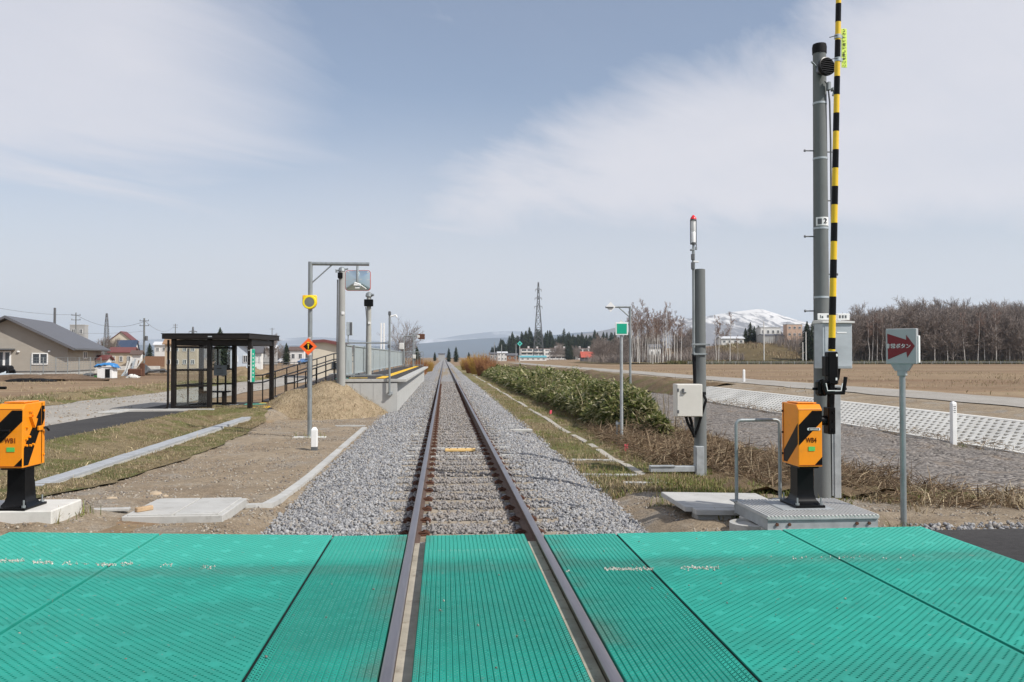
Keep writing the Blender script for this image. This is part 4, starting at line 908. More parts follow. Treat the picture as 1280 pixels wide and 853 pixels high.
def arrow_sign():
    p = on(1131, 659, -.08); root = empty('button_sign', (p.x, p.y + .02, -.10), 'grey box sign with a dark red arrow on a galvanised post', 'sign', rz=R(-40))
    H = at(1132, 455, p.y).z + .10; top = at(1132, 411, p.y).z + .10
    b = MB(); b.tube([(0, 0, -.2), (0, 0, H)], .029, 16); b.build('post', M['galv'], root)
    b = MB(); b.prism([(-.10, -.04, H), (.10, -.04, H), (.06, -.04, H - .07), (-.06, -.04, H - .07)], (0, .08, 0)); b.box((0, 0, H - .09), (.08, .08, .06), bev=.005); b.build('bracket', M['galv_dull'], root)
    w, h = .278, top - H; zc = (top + H) / 2
    b = MB(); b.box((0, 0, zc), (w, .10, h), bev=.004); bx = b.build('box', M['sign_grey'], root)
    b = MB(); b.box((w / 2 + .008, .02, zc - .03), (.016, .07, h - .08), bev=.003); b.build('side_cover', M['white'], bx)
    Q = lambda fx, fz: (-w / 2 + w * fx, -.0525, zc - h / 2 + h * fz)
    b = MB(); b.prism([Q(.05, .86), Q(.67, .68), Q(.67, .82), Q(.95, .5), Q(.70, .17), Q(.67, .34), Q(.07, .12)], (0, .0015, 0)); b.build('arrow', M['red'], bx)
    b = MB(); text(b, '非常ボタン', .050, (-.026, -.0535, zc - .002), (1, 0, 0), (0, 0, 1), .0014, sx=.92); b.build('lettering', M['white'], bx)
arrow_sign()

def signal_post():
    p = on(873, 592, -.28); root = empty('signal_pole', (p.x, p.y, gz1(p.x, p.y)), 'short grey concrete pole with a beacon pipe strapped to its left side', 'pole')
    y = p.y; g = gz1(p.x, p.y); Z = lambda v: at(873, v, y).z - g
    b = MB(); b.lathe([(.10, -.3), (.10, 0), (.088, Z(337)), (.07, Z(337) + .005), (.065, Z(337) - .05)], (.035, 0, 0), 24); b.build('shaft', M['pole_concrete'], root, smooth=1)
    xp = -.075
    b = MB(); b.tube([(xp, -.03, Z(443)), (xp, -.03, Z(315))], .024, 12); pipe = b.build('pipe', M['galv'], root)
    for v in (431, 443): b = MB(); b.box((.0, -.1, Z(v)), (.26 if v == 431 else .2, .025, .03), bev=.004); b.tube([(-.09, .05, Z(v)), (.17 if v == 431 else .12, -.10, Z(v))], .012, 6); b.build('strap', M['galv'], root)
    b = MB(); b.tube([(xp, -.03, Z(443)), (xp + .015, -.03, Z(480)), (xp + .02, -.02, Z(500))], .028, 10); b.build('hose', M['black_matt'], root)
    b = MB(); b.box((xp - .02, -.06, Z(333)), (.05, .05, .12), bev=.008); b.box((xp - .02, -.06, Z(322)), (.05, .05, .10), bev=.008); b.build('junction_box', M['grey_dark'], pipe)
    b = MB(); b.box((xp + .03, -.06, Z(328)), (.09, .03, .025), bev=.004); b.build('clamp', M['white'], pipe)
    t = empty('warning_beacon', (p.x + xp, y - .03, g), 'slim vertical warning beacon with red cap on the beacon pipe', 'beacon')
    z0, z1 = Z(306), Z(275)
    b = MB(); b.box((-.02, 0, Z(313)), (.06, .06, .03), bev=.005); b.box((.045, 0, Z(311)), (.02, .05, .05), bev=.004); b.tube([(0, 0, Z(316)), (0, 0, z0)], .02, 10); b.build('base', M['galv'], t)
    b = MB()
    for s in (-1, 1): b.tube([(s * .047, 0, Z(313) if s > 0 else z0), (s * .047, 0, z1 - .01)], .007, 6)
    for f in (0, .95): b.lathe([(.052, z0 + (z1 - z0) * f), (.052, z0 + (z1 - z0) * f + .02)], n=16)
    b.build('cage', M['grey_dark'], t)
    b = MB(); b.lathe([(.036, z0 + .03), (.036, z0 + (z1 - z0) * .47), (.03, z0 + (z1 - z0) * .5), (.036, z0 + (z1 - z0) * .53), (.036, z1 - .02)], n=16); b.build('tube_lamp', M['white'], t)
    b = MB(); b.lathe([(.05, z1), (.048, z1 + .02), (.02, z1 + .06), (.008, z1 + .07)], n=16); b.build('cap', M['lamp_red'], t)
    # ivory equipment box
    a = at(846, 480.5, y - .25); d = at(878, 521, y - .25); w, h = d.x - a.x, a.z - d.z
    t = empty('equipment_box', ((a.x + d.x) / 2 , y - .14, d.z), 'ivory steel equipment box mounted on the signal pole', 'cabinet', rz=R(-3))
    b = MB(); b.box((0, 0, h / 2), (w, .26, h), bev=.006); hb = b.build('housing', M['ivory'], t)
    b = MB(); b.box((.0, -.136, h / 2), (w - .02, .012, h - .02), bev=.003); b.build('door', M['ivory'], t)
    b = MB(); b.box((-w / 2 + .10, -.155, h * .8), (.03, .024, .07), bev=.005); b.box((-w / 2 + .115, -.16, h * .74), (.06, .02, .02), bev=.004); b.build('handle', M['grey_dark'], t)
    for zz_ in (.16, .82): b = MB(); b.box((-w / 2 + .02, -.145, h * zz_), (.03, .012, .05), bev=.003); b.build('hinge', M['grey_dark'], t)
    b = MB(); b.box((w / 2 + .05, .06, h * .7), (.10, .08, .05), bev=.008); b.tube([(w / 2 + .06, .03, h * .66), (w / 2 + .09, .0, h * .5), (w / 2 + .05, .02, h * .2), (w / 2 - .02, .06, -.16), (w / 2 - .06, .10, -.3)], .022, 8); b.build('side_hose', M['black_matt'], t)
    for dx_ in (-.02, .04): b = MB(); b.tube([(dx_ - .0, .04, .0), (dx_ + .04, .06, -.12), (.11, .08, -.28), (.13, .10, -.34)], .024, 8); b.build('under_hose', M['black_matt'], t)
    b = MB(); b.box((-.02, -.09, .22), (.14, .12, .62), bev=.006); b.box((-.02, -.155, .22), (.11, .012, .6)); b.build('cable_duct', M['galv_dull'], root)
    # horizontal steel cable tray on the ground
    A_ = on(806, 584, -.2); b = MB(); L_ = p.x - A_.x - .02
    b.box((0, 0, 0), (L_, .12, .09), bev=.006); b.box((-L_ * .25, -.01, .048), (L_ * .5, .135, .012)); b.build('cable_tray', M['galv_dull'], loc=(A_.x + L_ / 2, p.y - .08, -.19), label='galvanised cable tray lying between the verge edging and signal pole', cat='cable tray')
signal_post()

def green_board():
    p = on(777, 557, -.32); g = gz1(p.x, p.y); y = p.y; Z = lambda v: at(777, v, y).z - g
    root = empty('green_board_sign', (p.x, y, g), 'square green board with white border on a grey post', 'sign')
    b = MB(); b.tube([(0, 0, -.2), (0, 0, Z(404))], .034, 14); b.build('post', M['galv_dull'], root)
    b = MB(); b.tube([(-.09, .05, -.1), (-.09, .05, .55)], .02, 10); b.box((-.05, .03, .5), (.14, .05, .05)); b.build('stay', M['galv'], root)
    w = .275; zc = Z(411.3)
    b = MB(); b.box((0, -.045, zc), (w, .02, w), bev=.004); bd = b.build('board', M['white'], root)
    b = MB(); b.box((0, -.0565, zc), (w - .055, .004, w - .055)); b.build('green_face', M['green_sign'], bd)
    b = MB(); b.prism([(-.06, -.02, zc + w / 2), (.06, -.02, zc + w / 2), (0, -.02, zc + w / 2 + .06)], (0, .02, 0)); b.build('lug', M['dirty_white'], root)
    p2 = on(788, 525, -.35); g = gz1(p2.x, p2.y); y = p2.y; Z2 = lambda v: at(788, v, y).z - g
    root = empty('hanging_marker_post', (p2.x, y, g), 'thin post with an arm holding a white diamond marker', 'marker post')
    X = lambda u: at(u, 384, y).x - p2.x
    b = MB(); b.tube([(0, 0, -.2), (0, 0, Z2(383.5))], .036, 12); b.box((0, -.03, .02), (.3, .2, .04), bev=.004); b.build('post', M['galv'], root)
    b = MB(); b.tube([(.03, 0, Z2(384)), (X(757), 0, Z2(384))], .030, 12); b.tube([(0, 0, Z2(397)), (X(774), 0, Z2(385))], .02, 8); b.build('arm', M['galv'], root)
    s = .155; xc = X(763); zc = Z2(384)
    b = MB(); b.prism([(xc, -.04, zc + s), (xc + s, -.04, zc), (xc, -.04, zc - s), (xc - s, -.04, zc)], (0, .015, 0)); b.build('diamond', M['white'], root)
    b = MB(); b.tube([(xc - .17, -.06, zc - .02), (xc + .08, -.06, zc - .02)], .022, 8); b.build('clamp', M['grey_dark'], root)
green_board()
for (u, v, lab) in ((782, 564, 'pink survey ribbon at the foot of the green board post'), (688, 519, 'pale pink survey stake at the edge of the bamboo grass')):
    p = on(u, v, -.28); b = MB(); b.tube([(0, 0, -.1), (.01, 0, .12)], .012, 6); b.prism([(-.03, -.02, .06), (.04, -.03, .08), (.05, -.01, .19), (-.02, 0, .17)], (.005, .03, .01)); b.build('survey_stake', M['pink'], loc=(p.x, p.y, gz1(p.x, p.y)), label=lab, cat='stake')

def mirror_pole():
    p = on(387, 548, -.3); y = p.y; g = gz1(p.x, p.y); Z = lambda v: at(388, v, y).z - g; X = lambda u: at(u, 350, y).x - p.x
    root = empty('mirror_pole', (p.x, y, g), 'galvanised gallows pole with long arm standing on the dirt', 'pole')
    b = MB(); b.tube([(0, 0, -.3), (0, 0, Z(327.5))], .052, 18); b.build('post', M['galv'], root)
    b = MB(); b.tube([(.03, 0, Z(329.8)), (X(461.5), 0, Z(329.8))], .042, 14); b.tube([(.03, 0, Z(354)), (X(415), 0, Z(331))], .016, 8); b.build('arm', M['galv'], root)
    b = MB(); b.box((0, 0, .02), (.75, .22, .05), bev=.006); b.build('base_pad', M['pale_concrete'], root)
    xm = X(447.5); zm = Z(350.5); w, h = .575, .46
    t = empty('rail_mirror', (p.x + xm, y - .02, g + zm), 'rectangular silver mirror with red rim hanging from the gallows arm', 'mirror', rz=R(-4))
    def rrect(w_, h_, r_, n=5):
        o = []
        for cx, cy, a0 in ((w_ / 2 - r_, h_ / 2 - r_, 0), (-w_ / 2 + r_, h_ / 2 - r_, 90), (-w_ / 2 + r_, -h_ / 2 + r_, 180), (w_ / 2 - r_, -h_ / 2 + r_, 270)):
            for k in range(n + 1): a = R(a0 + 90 * k / n); o.append((cx + r_ * math.cos(a), cy + r_ * math.sin(a)))
        return o
    b = MB(); b.prism([(x, -.0, z) for x, z in rrect(w + .022, h + .022, .07)], (0, .03, 0)); b.build('rim', plain('red_rim', (.55, .10, .07), .5), t)
    # shallow dished back of pressed steel facing the crossing
    n = 5; rings = [(1.0, 0.0), (.9, -.012), (.6, -.045), (.3, -.06), (.02, -.064)]; vs, fs = [], []; base = rrect(w, h, .065); k = len(base)
    for s_, d_ in rings: vs += [(x * s_, -.004 + d_, z * s_) for x, z in base]
    for i in range(len(rings) - 1):
        for a in range(k): fs.append((i * k + a, i * k + (a + 1) % k, (i + 1) * k + (a + 1) % k, (i + 1) * k + a))
    b = MB(); b.add(vs, fs); b.build('mirror_face', M['mirror'], t, smooth=1.2)
    b = MB(); b.tube([(0, -.075, -.13), (0, -.09, .16), (0, -.06, h / 2 + .10)], .028, 10); b.build('hanger', M['galv'], t)
    b = MB(); b.box((0, -.10, -.11), (.16, .05, .05), bev=.008); b.tube([(-.06, -.1, -.06), (.05, -.11, -.10)], .02, 8); b.box((0, -.085, -.18), (.1, .04, .04), bev=.006); b.build('clamp', M['white'], t)
    b = MB(); b.tube([(.05, -.085, -.1), (.2, -.03, -.2)], .012, 6); b.tube([(-.28, -.012, 0), (-.05, -.07, .02)], .006, 6); b.tube([(.28, -.012, .01), (.05, -.07, .02)], .006, 6); b.tube([(-.2, -.03, .18), (-.24, -.02, .2)], .014, 6); b.tube([(.22, -.03, .18), (.26, -.02, .2)], .014, 6); b.build('stay', M['dirty_white'], t)
    # round yellow speaker
    zs = Z(378.3); t = empty('round_speaker', (p.x, y - .07, g + zs), 'round yellow speaker with grey grille on the gallows pole', 'speaker')
    rot = Matrix.Rotation(R(90), 4, 'X')
    b = MB(); b.box((0, .0, .07), (.33, .10, .19), bev=.02); b.lathe([(.165, -.05), (.165, .05), (.15, .06), (.112, .062)], (0, 0, 0), 28, rot); b.build('housing', plain('amber_plastic', (.9, .50, .01), .4), t, smooth=.7)
    b = MB(); b.lathe([(.158, .055), (.15, .072), (.115, .072), (.113, .055)], (0, 0, 0), 28, rot); b.build('ring', M['bright_yellow'], t)
    b = MB(); b.lathe([(.112, .05), (.112, .066), (.02, .07)], (0, 0, 0), 28, rot); b.build('grille', M['mesh_grey'], t)
    # orange diamond sign with a horse-collar like black symbol and arrow
    zs = Z(433.5); s = .2; t = empty('diamond_sign', (p.x - .03, y - .065, g + zs), 'small orange diamond sign with black pictogram on the gallows pole', 'sign')
    b = MB(); b.prism([(0, 0, s), (s, 0, 0), (0, 0, -s), (-s, 0, 0)], (0, .012, 0)); bd = b.build('board', M['neon_orange'], t)
    b = MB(); b.prism([(-.115, -.0015, 0), (-.06, -.0015, .05), (-.03, -.0015, .075), (.03, -.0015, .075), (.06, -.0015, .05), (.115, -.0015, 0), (.06, -.0015, -.05), (.045, -.0015, -.07), (-.045, -.0015, -.07), (-.06, -.0015, -.05)], (0, .001, 0)); b.build('pictogram', M['black'], bd)
    b = MB(); b.tube([(0, -.003, -.05), (0, -.003, .035)], .011, 6); b.prism([(-.03, -.004, .03), (.03, -.004, .03), (0, -.004, .07)], (0, .002, 0)); b.box((0, -.004, .095), (.06, .002, .025)); b.box((0, -.004, -.085), (.07, .002, .02)); b.build('pictogram_mark', M['yellow'], bd)
    b = MB(); b.box((.03, .03, .2), (.06, .05, .03)); b.box((.03, .03, -.18), (.08, .05, .05)); b.build('bracket', M['dirty_white'], t)
mirror_pole()
# ------------------------------------------------------------------ waiting shelter
def shelter():
    rz = R(-6); c = Vector((-8.48, 26.05, 0)); root = empty('waiting_shelter', (c.x, c.y, .02), 'open dark brown waiting shelter with glazed panels and flat roof', 'shelter', rz=rz)
    W, D, H = 2.34, 2.1, 2.12
    posts = [(0, 0), (W * .47, 0), (W, 0), (0, D), (W * .47, D), (W, D)]
    for x, y in posts:
        b = MB(); b.box((x, y, H / 2), (.13, .13, H), bev=.008); pt = b.build('post', M['dark_brown'], root)
        b = MB(); b.box((x, y, .008), (.24, .22, .016), bev=.003); b.build('base_plate', M['galv_dull'], pt)
    b = MB()
    for y in (0, D): b.box((W / 2, y, H - .10), (W - .13, .10, .16), bev=.005)
    for x in (0, W): b.box((x, D / 2, H - .10), (.10, D - .13, .16), bev=.005)
    b.build('ring_beam', M['dark_brown'], root)
    b = MB(); b.box((W / 2 - .02, D / 2 - .05, H + .075), (W + .30, D + .85, .15), bev=.01); rf = b.build('roof', M['dark_brown'], root)
    b = MB(); b.box((W / 2 - .02, D / 2 - .05, H + .158), (W + .34, D + .89, .022), bev=.006); b.build('roof_edge', M['dark_brown'], rf)
    b = MB(); b.box((W / 2 + .12, -.49, H + .07), (.12, .01, .03)); b.build('maker_plate', M['cab_grey'], rf)
    def panel(a, bq, nm='glazed_panel', mids=(.70, 1.18), mull=()):
        a, bq = Vector((*a, 0)), Vector((*bq, 0)); d = bq - a; L_ = d.length; an = math.atan2(d.y, d.x); b = MB()
        T = Matrix.Translation(a) @ Matrix.Rotation(an, 4, 'Z'); b.M = T
        for z in (.06,) + mids + (H - .24,): b.box((L_ / 2, 0, z), (L_ - .12, .05, .055), bev=.004)
        for f in mull: b.box((L_ * f, 0, H / 2 - .1), (.045, .045, H - .35))
        o = b.build(nm, M['dark_brown'], root)
        b = MB(); b.M = T; b.box((L_ / 2, .0, H / 2 - .08), (L_ - .13, .008, H - .34)); b.build('pane', M['glass'], o)
    panel(posts[0], posts[1]); panel(posts[0], posts[3], mull=(.5,)); panel(posts[3], posts[4], mull=(.5,)); panel(posts[4], posts[5], mids=(1.18,)) if False else None
    b = MB(); b.box((W * .235, D - .25, .45), (W * .4, .4, .05), bev=.01); b.box((W * .1, D - .25, .22), (.05, .3, .42)); b.box((W * .37, D - .25, .22), (.05, .3, .42)); b.build('bench', M['dark_brown'], root)
    # drain pipe
    b = MB(); b.tube([(-.14, -.08, H - .02), (-.14, -.08, .16), (-.16, -.08, .05), (-.26, -.10, .015)], .035, 10); b.build('drain_pipe', M['dark_brown'], root)
    b = MB(); b.tube([(.08, D - .1, .35), (.05, D - .12, .14), (-.12, D - .18, .03)], .035, 8); b.build('drain_pipe', M['dark_brown'], root)
    T = Matrix.Translation(c + Vector((0, 0, .02))) @ Matrix.Rotation(rz, 4, 'Z')
    # notice board inside, and the station sign hung on the right front post
    q = T @ Vector((W * .29, D - .12, 1.14)); t = empty('notice_board', tuple(q), 'grey notice board on a stand inside the shelter', 'board', rz=rz)
    b = MB(); b.box((0, 0, 0), (.42, .04, .34), bev=.006); b.build('board', plain('board_grey', (.20, .23, .26), .5), t)
    b = MB(); b.box((.17, .02, -.65), (.05, .04, .98)); b.box((0, .02, -1.13), (.4, .3, .02)); b.build('stand', M['dark_brown'], t)
    b = MB(); b.box((-.03, -.024, .06), (.16, .006, .04)); [b.box((.0, -.024, .0 - k * .05), (.22, .005, .008)) for k in range(3)]; b.build('notice', M['grey_dark'], t)
    q = T @ Vector((W + .10, -.085, 1.32)); t = empty('station_sign', tuple(q), 'tall narrow green and white sign hung on the shelter corner post', 'sign', rz=rz + R(20))
    b = MB(); b.box((0, 0, 0), (.13, .035, 1.0), bev=.004); bd = b.build('board', M['dirty_white'], t)
    b = MB(); b.box((.022, -.0185, 0), (.09, .004, .99)); b.build('green_face', M['green_sign'], bd)
    b = MB()
    for k in range(7):
        z = .36 - k * .115; b.box((.02, -.0215, z), (.04, .002, .012)); b.box((.02, -.0217, z - .022), (.03, .002, .01)); b.box((.018, -.0219, z - .015), (.009, .002, .06))
    b.build('glyph_column', M['white'], bd)
    b = MB()
    for z in (.46, 0, -.46): b.box((-.07, .03, z), (.12, .04, .025))
    b.build('bracket', M['galv'], t)
shelter()
flat('shelter_pavement', -9.45, -5.55, 25.3, 29.6, .03, M['asphalt'], .06, kind='structure', label='dark asphalt pad under the shelter')
b = MB(); b.box((-8.4, 25.22, .02), (2.7, .13, .10), bev=.01); b.build('kerb', M['concrete'], label='pale kerb along the front of the shelter pad', cat='kerb')
b = MB(); b.box((-9.75, 24.9, .02), (.55, 1.1, .05), bev=.01); b.build('drain_slab', M['concrete'], label='pale concrete drain slab left of the shelter', cat='slab')
M['tact_green'] = plain('green_tactile', (.10, .42, .30), .8, 0, .1, 8)
def pad(name, x0, x1, y0, y1, z, mat, label, cat):
    b = MB(); b.box(((x0 + x1) / 2, (y0 + y1) / 2, z), (x1 - x0, y1 - y0, .012))
    n = max(2, int((x1 - x0) / .15)); m_ = max(2, int((y1 - y0) / .15))
    for i in range(n):
        for j in range(m_): b.box((x0 + (i + .5) * (x1 - x0) / n, y0 + (j + .5) * (y1 - y0) / m_, z + .008), (.05, .05, .006))
    b.build(name, mat, label=label, cat=cat)
pad('tactile_paving', -6.85, -5.75, 28.0, 28.5, .038, M['tact_green'], 'green tactile paving behind the shelter corner post', 'paving')
pad('tactile_paving', -6.5, -5.75, 28.62, 28.95, .038, M['yellow'], 'yellow tactile strip behind the green paving', 'paving')
pad('tactile_paving', -6.15, -5.7, 26.1, 27.0, .038, M['yellow'], 'yellow tactile square at the foot of the shelter back post', 'paving')

# ------------------------------------------------------------------ platform
PX0, PX1, PY0, PY1, PZ0 = -3.62, -1.56, 28.0, 66.0, .88
def platform():
    root = empty('station_platform', (-2.6, 28, 0), 'short concrete station platform with dark asphalt top', 'platform'); o = Vector((-2.6, 28, 0))
    def bd(b, n, m, p=root, **k): b.v = [tuple(Vector(q) - o) for q in b.v]; return b.build(n, m, p, **k)
    b = MB(); b.box(((PX0 + PX1 - .28) / 2, (PY0 + PY1) / 2, .1), (PX1 - PX0 - .28, PY1 - PY0, 1.28))
    bd(b, 'wall', M['wall_concrete'], smooth=None)
    b = MB()
    for x in (-3.05, -2.62, -3.3): b.box((x, PY0 - .004, .3), (.012, .012, .85))
    bd(b, 'form_joint', M['wall_concrete'])
    b = MB(); b.box(((PX0 + PX1) / 2, (PY0 + PY1) / 2, .815), (PX1 - PX0 + .04, PY1 - PY0 + .06, .10), bev=.008); bd(b, 'coping', M['concrete'])
    b = MB(); b.box(((PX0 + PX1) / 2 - .12, (PY0 + PY1) / 2, .868), (PX1 - PX0 - .36, PY1 - PY0 - .25, .02)); bd(b, 'surface', M['plat_asphalt'], smooth=None)
    b = MB(); b.box((-2.42, (PY0 + PY1) / 2, .882), (.30, PY1 - PY0 - .5, .014)); n = 240
    for i in range(n):
        for j in range(3): b.box((-2.52 + j * .10, PY0 + .35 + i * (PY1 - PY0 - .7) / n, .892), (.035, .07, .008))
    bd(b, 'tactile_line', M['yellow'])
    b = MB(); b.box((-3.2, 28.75, .883), (.6, .3, .014)); bd(b, 'tactile_square', M['yellow'])
    b = MB(); b.box((-3.72, 28.6, .872), (.4, .7, .014)); bd(b, 'landing_tile', M['tact_green'])
platform()
def fence():
    root = empty('platform_fence', (PX0, PY0, .87), 'grey slatted steel fence along the back of the platform', 'fence')
    m_ = plain('slat_grey', (.36, .41, .42), .5, .15, .1, 6); x = .07
    def panel(y0, y1):
        b = MB(); n = int((y1 - y0) / .16)
        for i in range(n): b.box((x, y0 + (i + .5) * (y1 - y0) / n, .63), (.02, (y1 - y0) / n * .86, .96), bev=.003)
        for z in (.14, 1.13): b.box((x + .02, (y0 + y1) / 2, z), (.04, y1 - y0, .05), bev=.004)
        return b.build('slat_panel', m_, root)
    def post(y):
        b = MB(); b.box((x - .01, y, .58), (.06, .06, 1.18), bev=.004); b.build('post', M['galv'], root)
    panel(.06, 1.9); y = 2.75
    for q in (.03, 1.93, 2.72): post(q)
    while y < 36: panel(y, min(y + 3.9, 37)); y += 4.0; post(y - .05)
    # open rail across the near end
    b = MB(); L_ = 1.50
    b.tube([(.05, .02, 1.20), (L_, .02, 1.20)], .024, 10); b.tube([(.05, .02, .12), (L_, .02, .12)], .024, 10); b.build('end_rail', M['galv'], root)
    # open rail across the far end
    b = MB()
    for z in (.1, 1.15): b.tube([(.05, 37.8, z), (1.7, 37.8, z)], .03, 8)
    for k in range(9): b.tube([(.05 + k * .206, 37.8, .02), (.05 + k * .206, 37.8, 1.15)], .018, 6)
    b.build('far_end_rail', M['galv'], root)
fence()
def platform_poles():
    # concrete pole with flood camera at the platform corner
    y = 27.75; c = at(427, 430, y); g = -.1; Z = lambda v: at(427, v, y).z - g
    root = empty('camera_pole', (c.x, y, g), 'concrete pole with a lamp head at the near platform corner', 'pole')
    b = MB(); b.lathe([(.13, -.2), (.13, .0), (.105, Z(340))], n=20); b.build('shaft', plain('pole_pale', (.33, .33, .31), .85, 0, .1, 4, stretch=(1, 1, .3)), root, smooth=1)
    b = MB(); b.tube([(-.13, -.06, .3), (-.14, -.06, Z(420)), (-.13, -.06, Z(350))], .022, 8); b.build('conduit', M['grey_dark'], root)
    b = MB(); b.box((-.04, -.1, Z(345)), (.16, .14, .2), bev=.02); b.build('lamp_head', M['black'], root)
    b = MB(); b.lathe([(.05, Z(340)), (.12, Z(340) + .02), (.1, Z(340) + .12), (.05, Z(340) + .16)], n=16); b.tube([(-.05, 0, Z(339)), (-.18, -.02, Z(338)), (-.17, -.02, Z(341))], .04, 8); b.tube([(0, 0, Z(338)), (.2, 0, Z(336))], .03, 8); b.build('sensor_head', M['galv'], root)
    b = MB(); b.box((.05, -.12, Z(392)), (.10, .02, .10), bev=.01); b.build('tag', M['white'], root)
    y = 34.0; c = at(461, 430, y); g = .87; Z2 = lambda v: at(461, v, y).z - g
    root = empty('speaker_pole', (c.x, y, g), 'pole with a black box loudspeaker and lamps at its top', 'pole')
    b = MB(); b.tube([(0, 0, -.1), (0, 0, Z2(366))], [.11, .09], 16); b.build('shaft', plain('pole_pale_b', (.36, .36, .33), .85, 0, .1, 4), root)
    b = MB(); b.box((0, -.1, Z2(379)), (.36, .2, .28), bev=.015); b.build('box_speaker', M['black'], root)
    b = MB(); b.lathe([(.04, Z2(372)), (.14, Z2(371)), (.12, Z2(367)), (.03, Z2(365))], n=14); b.tube([(-.12, 0, Z2(370)), (.2, -.1, Z2(369))], .05, 8); b.build('lamp_head', M['galv'], root)
    b = MB(); b.tube([(-.12, -.08, Z2(384)), (-.08, -.09, Z2(400)), (-.10, -.09, 0)], .02, 6); b.build('cable', M['grey_dark'], root)
    b = MB(); b.box((.03, -.12, Z2(404)), (.1, .03, .09)); b.build('tag', M['white'], root)
    y = 27.88; c = at(487, 430, y); g = .3; Z3 = lambda v: at(487, v, y).z - g
    root = empty('camera_post', (c.x, y, g), 'slim galvanised post with a camera, bolted to the platform end wall', 'post')
    b = MB(); b.tube([(0, 0, .02), (0, 0, Z3(390))], .036, 12); b.build('shaft', M['galv'], root)
    b = MB(); b.box((.03, .06, .10), (.16, .1, .1), bev=.008); b.box((0, .03, .05), (.1, .12, .05)); b.build('wall_bracket', M['galv_dull'], root)
    b = MB(); b.box((0, -.02, Z3(392)), (.09, .12, .14), bev=.02); b.box((-.02, -.06, Z3(433)), (.08, .06, .12), bev=.01); b.build('camera_head', M['grey_dark'], root)
    b = MB(); b.tube([(0, 0, Z3(396)), (.2, 0, Z3(394)), (.24, 0, Z3(397))], .03, 8); b.build('lamp_arm', M['white'], root)
    y = 31; c = at(437, 411, y); g = .87; zc = c.z - g
    root = empty('info_board', (c.x, y, g), 'small grey two-faced board on a thin post above the fence', 'board')
    b = MB(); b.tube([(-.05, 0, 0), (-.05, 0, zc)], .022, 8); b.build('post', M['galv'], root)
    b = MB(); b.box((0, 0, zc), (.22, .08, .50), bev=.01); bd = b.build('board', M['cab_grey'], root)
    b = MB(); b.box((.055, -.045, zc), (.08, .01, .46)); b.build('dark_face', M['grey_dark'], bd)
    for u, lab in ((476.5, 'left of two white stakes beyond the platform fence'), (480, 'right of two white stakes beyond the platform fence')):
        y = 50; c = at(u, 420, y); b = MB(); b.box((0, 0, 1.6), (.10, .04, 3.2), bev=.01)
        b.v = [(x_, y_, z_ if z_ < 3 else z_ ) for x_, y_, z_ in b.v]; top = at(u, 404, y).z
        b.build('white_stake', M['white'], loc=(c.x, y, top - 3.2), label=lab, cat='stake', group='white stakes beyond the fence')
    y = 64; c = at(517, 420, y); g = .87; top = at(517, 417.5, y).z - g; X = lambda u: at(u, 420, y).x - c.x; Z4 = lambda v: at(517, v, y).z - g
    root = empty('far_mirror_post', (c.x, y, g), 'distant gallows post with a rust backed mirror at the far platform end', 'post')
    b = MB(); b.tube([(0, 0, 0), (0, 0, top)], .06, 10); b.tube([(X(505), 0, Z4(455)), (X(505), 0, Z4(420.5))], .05, 8); b.tube([(X(505), 0, Z4(420.5)), (X(524), 0, Z4(419.5))], .05, 8); b.build('frame', M['galv'], root)
    b = MB(); b.box((X(527), -.1, Z4(421)), (.5, .06, .42), bev=.04); b.build('mirror', M['rust'], root)
    b = MB(); b.box((X(523), -.14, Z4(421)), (.2, .05, .2), bev=.03); b.box((.05, -.1, Z4(446)), (.25, .05, .3), bev=.05); b.build('clamp', M['dirty_white'], root)
    b = MB(); b.box((X(502), -.1, Z4(433)), (.36, .15, .5), bev=.03); b.build('box', M['dirty_white'], root)
    c = at(344.0, 430, 47)
platform_poles()
